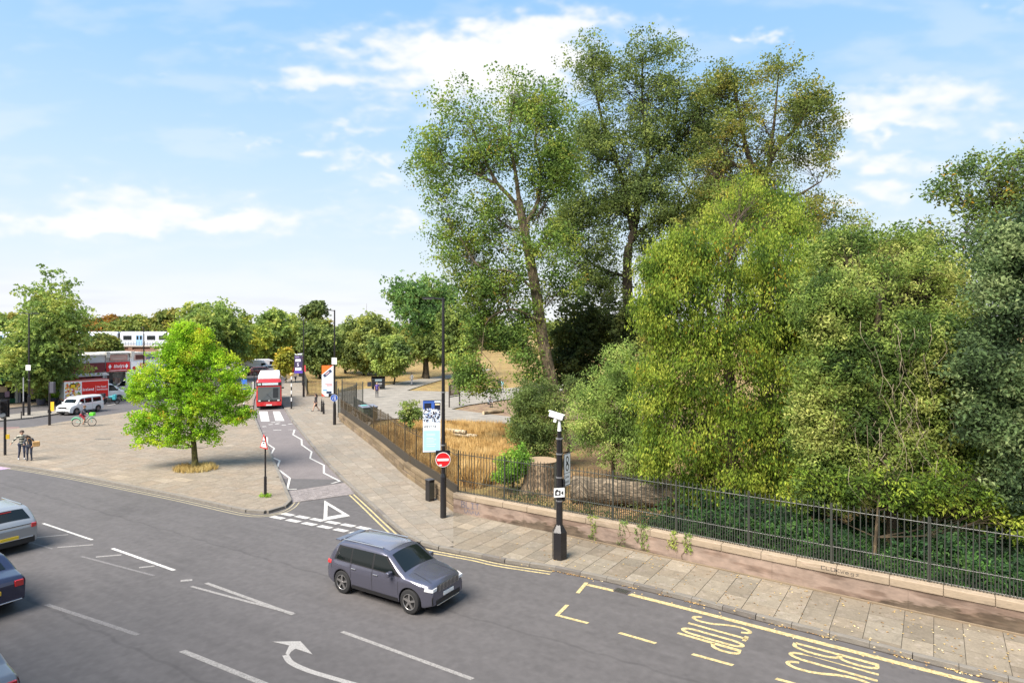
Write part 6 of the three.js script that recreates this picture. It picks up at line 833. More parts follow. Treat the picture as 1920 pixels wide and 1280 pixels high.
// red and white grocery van: cab and box body
{
  const a = P(134, 757), b = P(214, 751), h = headingOf(a, b), c = a.clone().lerp(b, 0.52), L = 6.0;
  const { o } = van('grocery_van', 'white cab delivery van with red printed box body', [c.x, 0.004, c.z], h, L, 2.15, [0.72, 0.72, 0.71]);
  const art = canvasTex(1024, 512, (g, w, H) => { g.fillStyle = '#f2efec'; g.fillRect(0, 0, w, H); g.fillStyle = '#e2231a'; g.fillRect(w * 0.385, H * 0.05, w * 0.6, H * 0.9); g.fillStyle = '#fff'; g.font = `bold ${H * 0.2}px sans-serif`; g.fillText('Iceland', w * 0.4, H * 0.56, w * 0.26); g.fillRect(w * 0.695, H * 0.3, w * 0.006, H * 0.36); g.font = `bold ${H * 0.13}px sans-serif`; g.fillText('the food', w * 0.72, H * 0.42, w * 0.22); g.fillText('warehouse', w * 0.72, H * 0.57, w * 0.25); g.fillStyle = '#e2231a'; g.fillRect(w * 0.02, H * 0.86, w * 0.34, H * 0.12); const r = rng(9); for (let i = 0; i < 90; i++) { g.fillStyle = ['#d84a2a', '#f2b84a', '#7a4a2a', '#f4e8d8', '#c2322a', '#8aa04a', '#e88a3a', '#f0d060'][Math.floor(r() * 8)]; g.beginPath(); g.ellipse(w * (0.03 + r() * 0.31), H * (0.08 + r() * 0.72), w * (0.01 + r() * 0.03), H * (0.02 + r() * 0.05), r() * 3, 0, 7); g.fill(); } g.fillStyle = '#2a2420'; g.beginPath(); g.ellipse(w * 0.19, H * 0.24, w * 0.08, H * 0.14, 0, 0, 7); g.fill(); g.fillStyle = '#f2c81e'; g.fillRect(w * 0.14, H * 0.18, w * 0.1, H * 0.18); g.fillStyle = '#fff'; g.fillRect(w * 0.12, H * 0.905, w * 0.14, H * 0.03); });
  const side = mat([1, 1, 1], 0.45, { map: art }), wh = paint([0.72, 0.72, 0.71], 0.4, 0), bb = new THREE.Mesh(new THREE.BoxGeometry(4.1, 1.95, 2.1), [wh, wh, wh, wh, side, wh]); bb.name = 'box_body'; bb.position.set(-0.97, 1.52, 0); bb.castShadow = bb.receiveShadow = true; o.add(bb); mesh('box_frame', merge([box(4.14, 0.06, 2.14, -0.97, 2.52, 0), box(4.14, 0.06, 2.14, -0.97, 0.52, 0)]), mat([0.7, 0.12, 0.08], 0.5), o);
}
{ const p = P(262, 741); const { o } = van('box_lorry', 'plain white box lorry parked before the shops, half behind the plaza tree', [p.x, 0.004, p.z], -2.95, 6.2, 2.1, [0.74, 0.74, 0.75]); mesh('box_body', rbox(4.3, 2.3, 2.2, 0.05, -0.95, 1.75, 0), paint([0.76, 0.76, 0.77], 0.45, 0), o); }
// red buses
function busThing(label, at, turn) {
  const red = paint([0.6, 0.012, 0.018], 0.3, 0), L = 10.8, s = { name: 'red_bus', category: 'bus', L, W: 1.25, top: [[-L / 2, 2.85], [-L / 2 + 0.08, 3.0], [L / 2 - 0.25, 3.0], [L / 2 - 0.06, 2.88], [L / 2, 2.7]], belt: 1.1, y0: 0.28, wheels: [-2.9, 2.9], R: 0.45, tumble: 0.03, round: 0.16, paint: red, soft: 0.05, nose: 0.05, tail: 0.03, n: 60, noseP: 14, mirror: [L / 2 - 0.15, 2.1], mirrorMat: trim, spokes: 8,
    side: [[[-4.9, 1.15], [-2.6, 1.15], [-2.6, 2.35], [-4.9, 2.35]], [[-2.5, 1.15], [-0.1, 1.15], [-0.1, 2.35], [-2.5, 2.35]], [[0, 1.15], [2.4, 1.15], [2.4, 2.35], [0, 2.35]], [[2.5, 0.9], [4.9, 0.9], [4.9, 2.35], [2.5, 2.35]]],
    front: [[2.1, 1.32, 1.62, 0, phys([0.1, 0.115, 0.12], 0.05, { clearcoat: 1 }), 'windscreen', 0.05], [2.2, 0.16, 0.9, 0, trim, 'black_band', 0.045], [0.2, 0.12, 0.9, 0.88, clearLamp, 'headlight', 0.08], [0.2, 0.12, 0.9, -0.88, clearLamp, 'headlight', 0.08], [2.3, 0.34, 2.56, 0, trim, 'display_surround', 0.05], [0.55, 0.12, 0.46, 0, plateW, 'number_plate', 0.06]] };
  const { o, q } = makeCar(s, label, at, turn, 'red buses');
  mesh('destination_display', box(0.02, 0.22, 1.5, q.hx + 0.035, 2.57, -0.1), mat([0.66, 0.72, 0.76], 0.4), o); mesh('route_number', box(0.02, 0.2, 0.3, q.hx + 0.035, 2.57, 0.9), mat([0.45, 0.62, 0.6], 0.4), o); mesh('wiper', bar(V(q.hx + 0.04, 1.0, -0.3), V(q.hx + 0.04, 1.6, 0.2), 0.012, 5), trim, o); mesh('driver_screen', box(0.012, 1.0, 0.5, q.hx + 0.026, 1.65, -0.62), mat([0.03, 0.035, 0.04], 0.2), o);
  mesh('roof_pod', rbox(8.6, 0.42, 2.05, 0.12, 0.85, 3.2, 0), mat([0.74, 0.76, 0.77], 0.45), o); mesh('pod_vent', rbox(0.5, 0.04, 0.7, 0.01, 4.4, 3.42, 0), mat([0.5, 0.5, 0.5], 0.5), o); mesh('roundel', new THREE.CylinderGeometry(0.06, 0.06, 0.02, 14).rotateZ(Math.PI / 2).translate(q.hx + 0.03, 0.9, 0), M.whitePaint, o);
  return o;
}
{ const f = P(504, 768), back = P(508, 733), h = headingOf(back, f), c = f.clone().add(V(Math.cos(h), 0, -Math.sin(h)).multiplyScalar(-5.4)); busThing('red single-decker bus with white roof stopped at the zebra crossing', [c.x, 0.012, c.z], h); }
{ const c = P(566, 696); busThing('second red bus far off beside the purple banner', [c.x, 0.012, c.z], -1.75); }
// delivery motorcycle in front of the van
function twoWheeler(name, label, category, at, turn, o = {}) {
  const g = thing(name, label, category, at, turn, o.group), R = o.R ?? 0.33, wbx = o.wb ?? 1.05, fr = mat(o.frame ?? [0.1, 0.1, 0.1], 0.4);
  for (const x of [-wbx / 2, wbx / 2]) { const w = new THREE.Group(); w.name = 'wheel'; w.position.set(x, R, 0); g.add(w); mesh('tyre', new THREE.TorusGeometry(R - (o.tw ?? 0.02), o.tw ?? 0.02, 8, 28), tyre, w); const sp = []; for (let i = 0; i < 10; i++) sp.push(bar(V(0, 0, 0), V(Math.cos(i * 0.628) * R * 0.94, Math.sin(i * 0.628) * R * 0.94, 0), 0.004, 4)); mesh('spokes', merge(sp), rim, w); }
  const bb = V(-0.05, R - 0.04, 0), seat = V(-0.2, 0.82, 0), head = V(wbx / 2 - 0.22, 0.9, 0);
  mesh('frame', merge([bar(bb, seat, 0.025), bar(bb, head, 0.032), bar(seat.clone().lerp(bb, 0.3), head.clone().lerp(bb, 0.25), o.step ? 0.001 : 0.02), bar(bb, V(-wbx / 2, R, 0), 0.018), bar(seat.clone().lerp(bb, 0.2), V(-wbx / 2, R, 0), 0.014), bar(head, V(wbx / 2, R, 0), 0.022)]), fr, g);
  mesh('handlebar', merge([bar(head, V(wbx / 2 - 0.28, 1.08, 0), 0.016), bar(V(wbx / 2 - 0.28, 1.08, -0.28), V(wbx / 2 - 0.28, 1.08, 0.28), 0.014)]), trim, g); mesh('saddle', rbox(0.26, 0.06, 0.15, 0.025, -0.22, 0.86, 0), trim, g); mesh('crank', merge([new THREE.TorusGeometry(0.09, 0.012, 6, 16).translate(bb.x, bb.y, 0.05), bar(V(bb.x, bb.y - 0.16, 0.1), V(bb.x, bb.y + 0.16, -0.1), 0.01)]), trim, g);
  return g;
}
{ const p = P(206, 757.5), g = twoWheeler('delivery_motorbike', 'teal and black delivery motorbike with top box before the van', 'motorcycle', [p.x, 0, p.z], 0.2, { R: 0.3, wb: 1.3, tw: 0.06, frame: [0.03, 0.03, 0.03] }); mesh('engine', rbox(0.5, 0.4, 0.26, 0.06, -0.05, 0.42, 0), trim, g); mesh('fairing', rbox(0.35, 0.6, 0.4, 0.08, 0.42, 0.75, 0), mat([0.05, 0.35, 0.4], 0.4), g); mesh('top_box', rbox(0.45, 0.45, 0.5, 0.04, -0.75, 0.95, 0), mat([0.03, 0.03, 0.035], 0.5), g); mesh('red_panel', box(0.3, 0.22, 0.02, -0.7, 0.62, 0.24), mat([0.6, 0.08, 0.03], 0.5), g); mesh('tank', rbox(0.5, 0.25, 0.3, 0.08, 0.1, 0.78, 0), mat([0.05, 0.3, 0.36], 0.35), g); }
// parked bicycles inside the gate
[[668, 786, 0.9, 'dark parked bicycle nearest the open gate'], [675, 791, 0.85, 'dark parked bicycle in the middle of the rack'], [683, 796, 0.8, 'dark parked bicycle whose wheel shows by the wall']].forEach(([x, y, t, l]) => { const p = P(x, y, 0.12); twoWheeler('parked_bicycle', l, 'bicycle', [p.x, p.y + 0.02, p.z], t, { group: 'bicycles parked inside the gate', frame: [0.06, 0.05, 0.045] }); });
// ---------------------------------------------------------------- people
const SKIN = [0.5, 0.3, 0.21], skinMat = mat([1, 1, 1], 0.75, { vertexColors: true });
function person(o) {
  // o.j: joints that differ from an upright stance facing +z (metres, height 1.74); colours: top, legs, skin, shoe, hair; top may be a function of height
  const J = { head: [0, 1.62, 0.02], neck: [0, 1.47, 0], chest: [0, 1.34, 0], waist: [0, 1.08, 0], pelvis: [0, 0.94, 0], sl: [0.18, 1.41, 0], sr: [-0.18, 1.41, 0], el: [0.25, 1.14, -0.02], er: [-0.25, 1.14, -0.02], wl: [0.27, 0.89, 0.06], wr: [-0.27, 0.89, 0.06], hl: [0.095, 0.92, 0], hr: [-0.095, 0.92, 0], kl: [0.105, 0.5, 0.02], kr: [-0.105, 0.5, 0.02], al: [0.11, 0.09, -0.02], ar: [-0.11, 0.09, -0.02], ...o.j };
  const v = (k) => V(...J[k]), S = 1, skin = o.skin ?? SKIN, top = o.top, legs = o.legs, shoe = o.shoe ?? [0.05, 0.05, 0.05], bare = o.bareLegs ? skin : legs, sleeve = o.bareArms ? skin : top;
  const head = v('head'), face = (o.look ?? V(0, 0, 1)).clone().normalize(), upH = head.clone().sub(v('neck')).normalize(), earD = upH.clone().cross(face).normalize();
  const toe = (a, k) => { const d = o.toes?.[k] ? V(...o.toes[k]) : V(0, 0, 1); return a.clone().add(d.multiplyScalar(0.16)).setY(Math.max(0.035, a.y - 0.05 + d.y)); };
  const bones = [
    [v('chest'), v('waist'), 0.135, 0.12, top], [v('sl').lerp(v('chest'), 0.25), v('sr').lerp(v('chest'), 0.25), 0.085, 0.085, top], [v('waist'), v('pelvis'), 0.122, 0.13, o.skirt ? legs : top], [v('hl'), v('hr'), 0.115, 0.115, legs],
    [v('chest'), v('neck'), 0.1, 0.06, top], [v('neck'), head, 0.055, 0.055, skin], [head.clone().addScaledVector(upH, 0.035), head.clone().addScaledVector(upH, -0.035).addScaledVector(face, 0.02), 0.098, 0.075, skin],
    [head.clone().addScaledVector(face, 0.095).addScaledVector(upH, -0.005), head.clone().addScaledVector(face, 0.115).addScaledVector(upH, -0.025), 0.012, 0.015, skin],
    ...[1, -1].map((s) => [head.clone().addScaledVector(earD, s * 0.09), head.clone().addScaledVector(earD, s * 0.1).addScaledVector(upH, 0.02), 0.016, 0.018, skin]),
    ...['l', 'r'].flatMap((k) => [[v('s' + k), v('e' + k), 0.056, 0.043, sleeve === skin ? top : sleeve, 0.4, skin], [v('e' + k), v('w' + k), 0.042, 0.029, sleeve], [v('h' + k), v('k' + k), 0.088, 0.058, o.skirt ? skin : legs], [v('k' + k), v('a' + k), 0.057, 0.04, bare], [v('a' + k).add(V(0, -0.02, -0.03)), toe(v('a' + k), k), 0.042, 0.034, shoe]]),
  ];
  if (o.skirt) bones.push([v('pelvis'), v('kl').lerp(v('kr'), 0.5).lerp(v('pelvis'), 0.35), 0.14, 0.17, legs]);
  const lo = V(1e9, 1e9, 1e9), hi = V(-1e9, -1e9, -1e9); for (const b of bones) for (const [p, r] of [[b[0], b[2]], [b[1], b[3]]]) { lo.min(p.clone().subScalar(r + 0.06)); hi.max(p.clone().addScalar(r + 0.06)); }
  const c = lo.clone().lerp(hi, 0.5), half = Math.max(hi.x - lo.x, hi.y - lo.y, hi.z - lo.z) / 2, N = o.res ?? 72, mc = new MarchingCubes(N, skinMat, false, false, 60000); mc.isolation = 0;
  const seg = bones.map((b) => { const d = b[1].clone().sub(b[0]); return { a: b[0], d, l2: Math.max(d.lengthSq(), 1e-8), r0: b[2], r1: b[3] }; });
  const dist = (x, y, z, s) => { const px = x - s.a.x, py = y - s.a.y, pz = z - s.a.z, t = clamp((px * s.d.x + py * s.d.y + pz * s.d.z) / s.l2), qx = px - s.d.x * t, qy = py - s.d.y * t, qz = pz - s.d.z * t; return Math.sqrt(qx * qx + qy * qy + qz * qz) - lerp(s.r0, s.r1, t); };
  const K = 0.035, inBox = (x, y, z) => x > lo.x && x < hi.x && y > lo.y && y < hi.y && z > lo.z && z < hi.z;
  for (let k = 0; k < N; k++) for (let j = 0; j < N; j++) for (let i = 0; i < N; i++) {
    const x = c.x + (i - N / 2) / (N / 2) * half, y = c.y + (j - N / 2) / (N / 2) * half, z = c.z + (k - N / 2) / (N / 2) * half; let f = 1;
    if (inBox(x, y, z)) { f = 1; for (const s of seg) { const d = dist(x, y, z, s); if (d > 0.2) { f = Math.min(f, d); continue; } const h = clamp(0.5 + 0.5 * (f - d) / K); f = lerp(f, d, h) - K * h * (1 - h); } }
    mc.field[i + j * N + k * N * N] = -f;
  }
  mc.update();
  const n = mc.count, pos = new Float32Array(n * 3), nor = new Float32Array(n * 3), col = new Float32Array(n * 3);
  for (let i = 0; i < n; i++) {
    const x = c.x + mc.positionArray[i * 3] * half, y = c.y + mc.positionArray[i * 3 + 1] * half, z = c.z + mc.positionArray[i * 3 + 2] * half; pos.set([x, y, z], i * 3); nor.set([mc.normalArray[i * 3], mc.normalArray[i * 3 + 1], mc.normalArray[i * 3 + 2]], i * 3);
    let b = 0, bd = 1e9; seg.forEach((s, q) => { const d = dist(x, y, z, s); if (d < bd) { bd = d; b = q; } });
    let q = bones[b][4]; if (bones[b][5] !== undefined && o.bareArms) { const s = seg[b], t = ((x - s.a.x) * s.d.x + (y - s.a.y) * s.d.y + (z - s.a.z) * s.d.z) / s.l2; if (t > bones[b][5]) q = skin; } if (typeof q === 'function') q = q(y, x); col.set(q, i * 3);
  }
  const body = new THREE.BufferGeometry(); body.setAttribute('position', new THREE.BufferAttribute(pos, 3)); body.setAttribute('normal', new THREE.BufferAttribute(nor, 3)); body.setAttribute('color', new THREE.BufferAttribute(col, 3));
  const parts = [body];
  // hands: palm, four fingers and a thumb, slightly curled
  for (const [k, s] of [['l', 1], ['r', -1]]) {
    const w = v('w' + k), f = w.clone().sub(v('e' + k)).normalize(), side = V(0, 0, 1).cross(f).lengthSq() > 0.05 ? V(0, 0, 1).cross(f).normalize().cross(f).negate().normalize() : V(1, 0, 0), inn = f.clone().cross(side).normalize();
    const palm = w.clone().addScaledVector(f, 0.05); parts.push(tint(tube([w, palm, palm.clone().addScaledVector(f, 0.045)], [0.027, 0.037, 0.032], 8), skin));
    for (let q = 0; q < 4; q++) { const b = palm.clone().addScaledVector(f, 0.035).addScaledVector(side, (q - 1.5) * 0.019), L = [0.065, 0.078, 0.074, 0.058][q], m = b.clone().addScaledVector(f, L * 0.5).addScaledVector(inn, 0.004), e = b.clone().addScaledVector(f, L * 0.92).addScaledVector(inn, 0.02 * s); parts.push(tint(tube([b, m, e], [0.0095, 0.009, 0.0075], 6), skin)); }
    const tb = w.clone().addScaledVector(f, 0.025).addScaledVector(side, 0.03); parts.push(tint(tube([tb, tb.clone().addScaledVector(side, 0.022).addScaledVector(f, 0.025), tb.clone().addScaledVector(side, 0.028).addScaledVector(f, 0.055)], [0.012, 0.0105, 0.008], 6), skin));
  }
  for (const s of [-1, 1]) { const e = head.clone().addScaledVector(face, 0.092).addScaledVector(earD, s * 0.034).addScaledVector(upH, 0.014); parts.push(tint(new THREE.SphereGeometry(0.011, 8, 6).translate(e.x, e.y, e.z), [0.05, 0.035, 0.03])); }
  { const e = head.clone().addScaledVector(face, 0.088).addScaledVector(upH, -0.055); parts.push(tint(new THREE.SphereGeometry(0.02, 8, 6).scale(1.2, 0.35, 0.6).translate(e.x, e.y, e.z), [0.35, 0.14, 0.11])); }
  const root = thing('person', o.label, 'person', o.at, o.turn ?? 0, 'people'); root.scale.setScalar((o.h ?? 1.74) / 1.74);
  mesh('body', merge(parts), skinMat, root);
  const hp = head.clone().addScaledVector(upH, 0.03).addScaledVector(face, -0.018), hq = new THREE.Quaternion().setFromUnitVectors(V(0, 1, 0), upH.clone().addScaledVector(face, -0.45).normalize());
  const hair = [new THREE.SphereGeometry(0.12, 18, 12, 0, 6.283, 0, 1.8).applyQuaternion(hq).translate(hp.x, hp.y, hp.z)]; if (o.longHair) hair.push(tube([head.clone().addScaledVector(face, -0.06), head.clone().addScaledVector(face, -0.1).addScaledVector(upH, -0.12), head.clone().addScaledVector(face, -0.1).addScaledVector(upH, -0.26)], [0.085, 0.085, 0.05], 10));
  mesh('hair', merge(hair), mat(o.hair ?? [0.03, 0.02, 0.015], 0.7), root);
  return root;
}
const stripes = (a, b, w = 0.11) => (y) => (Math.floor(y / w) % 2 ? a : b);
const walk = { kl: [0.1, 0.52, 0.16], al: [0.1, 0.1, 0.28], kr: [-0.1, 0.5, -0.06], ar: [-0.1, 0.13, -0.32], el: [0.24, 1.14, -0.12], wl: [0.25, 0.92, -0.1], er: [-0.24, 1.15, 0.06], wr: [-0.24, 0.93, 0.2] };
// the pair near the crossing
person({ label: 'person in striped dark jumper and jeans with one arm held out, on the plaza', at: P(40, 861, KERB).setY(KERB), turn: 0.75, h: 1.74, res: 104, top: stripes([0.42, 0.4, 0.32], [0.02, 0.028, 0.02], 0.075), legs: [0.035, 0.042, 0.075], shoe: [0.4, 0.4, 0.4], hair: [0.04, 0.022, 0.012], j: { er: [-0.36, 1.22, 0.06], wr: [-0.5, 1.06, 0.18], el: [0.3, 1.2, 0.05], wl: [0.28, 1.12, 0.26], kl: [0.11, 0.5, 0.1], al: [0.12, 0.09, 0.06], kr: [-0.11, 0.5, 0.02], ar: [-0.15, 0.09, -0.05] }, look: V(-0.1, -0.05, 1) });
const pair = person({ label: 'person in dark jacket with head bowed beside the striped jumper', at: P(54.5, 863, KERB).setY(KERB), turn: 0.4, h: 1.62, res: 104, top: [0.05, 0.055, 0.07], legs: [0.03, 0.036, 0.06], shoe: [0.03, 0.03, 0.035], hair: [0.05, 0.035, 0.025], longHair: true, j: { head: [-0.1, 1.53, 0.16], neck: [-0.04, 1.43, 0.07], chest: [-0.01, 1.31, 0.03], sl: [0.16, 1.38, 0.04], sr: [-0.19, 1.37, 0.06], er: [-0.26, 1.14, 0.14], wr: [-0.2, 1.1, 0.34], el: [0.25, 1.12, -0.02], wl: [0.2, 0.95, 0.16], kl: [0.1, 0.5, 0.07], kr: [-0.1, 0.5, 0.06] }, look: V(-0.25, -0.5, 0.8) });
{ const g = thing('shoulder_bag', 'tan shoulder bag carried by the person with bowed head', 'bag', [pair.position.x + 0.42, KERB + 0.84, pair.position.z + 0.02], 0.6); mesh('pouch', rbox(0.36, 0.32, 0.16, 0.05, 0, 0.16, 0), mat([0.5, 0.3, 0.12], 0.8), g); mesh('strap', tube(curve([V(-0.15, 0.3, 0), V(-0.3, 0.52, 0), V(-0.42, 0.5, 0), V(-0.35, 0.2, 0.06)], 10), Array(11).fill(0.014), 6), mat([0.35, 0.2, 0.08], 0.8), g); mesh('flap', rbox(0.34, 0.12, 0.02, 0.008, 0, 0.24, 0.085), mat([0.44, 0.26, 0.1], 0.8), g); }
// cyclist
{
  const p = P(157, 799, KERB).setY(KERB), t = 0.12, bike = twoWheeler('hire_bicycle', 'pale green hire bicycle with bright green basket on the plaza', 'bicycle', [p.x, KERB, p.z], t, { R: 0.34, wb: 1.2, frame: [0.3, 0.5, 0.42], tw: 0.025 });
  mesh('basket', rbox(0.34, 0.26, 0.36, 0.03, 0.62, 0.98, 0), mat([0.12, 0.62, 0.03], 0.5), bike); mesh('rear_mudguard', new THREE.TorusGeometry(0.37, 0.05, 6, 16, 2.2).rotateZ(0.5).translate(-0.6, 0.34, 0), mat([0.12, 0.45, 0.25], 0.5), bike); mesh('front_mudguard', new THREE.TorusGeometry(0.37, 0.03, 6, 12, 1.2).rotateZ(1.0).translate(0.6, 0.34, 0), mat([0.3, 0.5, 0.42], 0.5), bike);
  person({ label: 'person in dark top and dark red shorts riding the green hire bicycle', at: [p.x, KERB, p.z], turn: t + Math.PI / 2, h: 1.7, res: 96, top: [0.06, 0.06, 0.08], legs: [0.3, 0.015, 0.03], bareLegs: true, shoe: [0.04, 0.04, 0.04], hair: [0.12, 0.06, 0.03], j: { pelvis: [0, 0.97, -0.2], hl: [0.1, 0.95, -0.2], hr: [-0.1, 0.95, -0.2], waist: [0, 1.1, -0.16], chest: [0, 1.34, -0.05], neck: [0, 1.47, 0], head: [0, 1.61, 0.04], sl: [0.18, 1.4, -0.03], sr: [-0.18, 1.4, -0.03], el: [0.25, 1.2, 0.15], er: [-0.25, 1.2, 0.15], wl: [0.27, 1.12, 0.32], wr: [-0.27, 1.12, 0.32], kl: [0.12, 0.68, 0.17], kr: [-0.12, 0.6, 0.1], al: [0.12, 0.38, -0.04], ar: [-0.12, 0.22, -0.02] } });
}
const POSE_SIT = { pelvis: [0, 0.5, 0], hl: [0.1, 0.5, 0], hr: [-0.1, 0.5, 0], waist: [0, 0.64, 0.02], chest: [0, 0.9, 0.1], neck: [0, 1.03, 0.16], head: [0, 1.17, 0.22], sl: [0.18, 0.97, 0.1], sr: [-0.18, 0.97, 0.1], el: [0.25, 0.75, 0.24], er: [-0.25, 0.75, 0.24], wl: [0.16, 0.62, 0.42], wr: [-0.16, 0.62, 0.42], kl: [0.12, 0.5, 0.44], kr: [-0.12, 0.5, 0.44], al: [0.12, 0.09, 0.4], ar: [-0.12, 0.09, 0.4] };
person({ label: 'person in short dark dress striding past the bollards by the gate', at: P(592, 771, KERB).setY(KERB), turn: -1.35, h: 1.68, res: 84, top: [0.035, 0.028, 0.03], legs: [0.035, 0.025, 0.03], skirt: true, bareLegs: true, hair: [0.03, 0.02, 0.015], longHair: true, j: walk });
person({ label: 'person in purple top and dark trousers standing near the black stall', at: P(706.5, 745, 0.2).setY(0.2), turn: 0.1, h: 1.72, res: 72, top: [0.09, 0.06, 0.24], legs: [0.025, 0.025, 0.04], bareArms: true, hair: [0.3, 0.22, 0.14] });
person({ label: 'person in pale clothes walking along the far park path', at: P(772, 722, 0.2).setY(0.2), turn: 2.6, h: 1.7, res: 60, top: [0.5, 0.49, 0.5], legs: [0.3, 0.3, 0.33], hair: [0.1, 0.07, 0.05], j: walk });
person({ label: 'person in pale top and dark trousers on the far pavement by the bus sign', at: P(553.5, 717, KERB).setY(KERB), turn: 3.0, h: 1.72, res: 60, top: [0.55, 0.45, 0.42], legs: [0.02, 0.02, 0.03], hair: [0.2, 0.12, 0.08], j: walk });
person({ label: 'person in grey hooded top sitting hunched on the bare earth', at: P(917, 763, 0.2).setY(0.1), turn: 0.6, h: 1.6, res: 60, top: [0.3, 0.31, 0.38], legs: [0.02, 0.02, 0.025], hair: [0.03, 0.025, 0.03], j: POSE_SIT });
person({ label: 'person in black clothes walking under the hanging plane branches', at: P(937, 736, 0.2).setY(0.2), turn: 2.2, h: 1.75, res: 60, top: [0.02, 0.02, 0.022], legs: [0.02, 0.02, 0.022], hair: [0.02, 0.015, 0.012], j: walk });
person({ label: 'person in pale turquoise top walking beside the one in black', at: P(942, 735, 0.2).setY(0.2), turn: 2.2, h: 1.6, res: 60, top: [0.3, 0.55, 0.58], legs: [0.5, 0.5, 0.52], hair: [0.15, 0.1, 0.06], j: walk });
person({ label: 'person in dark clothes walking beyond the shady tree mass', at: P(1072, 722, 0.2).setY(0.2), turn: 2.0, h: 1.75, res: 60, top: [0.03, 0.035, 0.05], legs: [0.02, 0.02, 0.022], j: walk });
{ const p = P(858, 703, 0.2), g = thing('park_bench', 'dark park bench under the flaring tree trunk', 'bench', [p.x, 0.25, p.z], 0.3); for (let i = 0; i < 4; i++) mesh('seat_slat', box(1.6, 0.035, 0.09, 0, 0.44, -0.15 + i * 0.11), mat([0.08, 0.055, 0.035], 0.8), g); for (let i = 0; i < 3; i++) mesh('back_slat', box(1.6, 0.08, 0.03, 0, 0.58 + i * 0.12, -0.24 - i * 0.02), mat([0.08, 0.055, 0.035], 0.8), g); for (const x of [-0.7, 0.7]) mesh('leg', merge([box(0.05, 0.42, 0.05, x, 0.21, 0.18), box(0.05, 0.85, 0.05, x, 0.42, -0.24), box(0.05, 0.04, 0.45, x, 0.41, -0.03)]), M.iron, g);
  person({ label: 'person in blue-grey clothes sitting on the park bench', at: [p.x + 0.2, 0.25, p.z], turn: 0.3, h: 1.72, res: 60, top: [0.3, 0.32, 0.45], legs: [0.03, 0.035, 0.06], j: POSE_SIT }); }
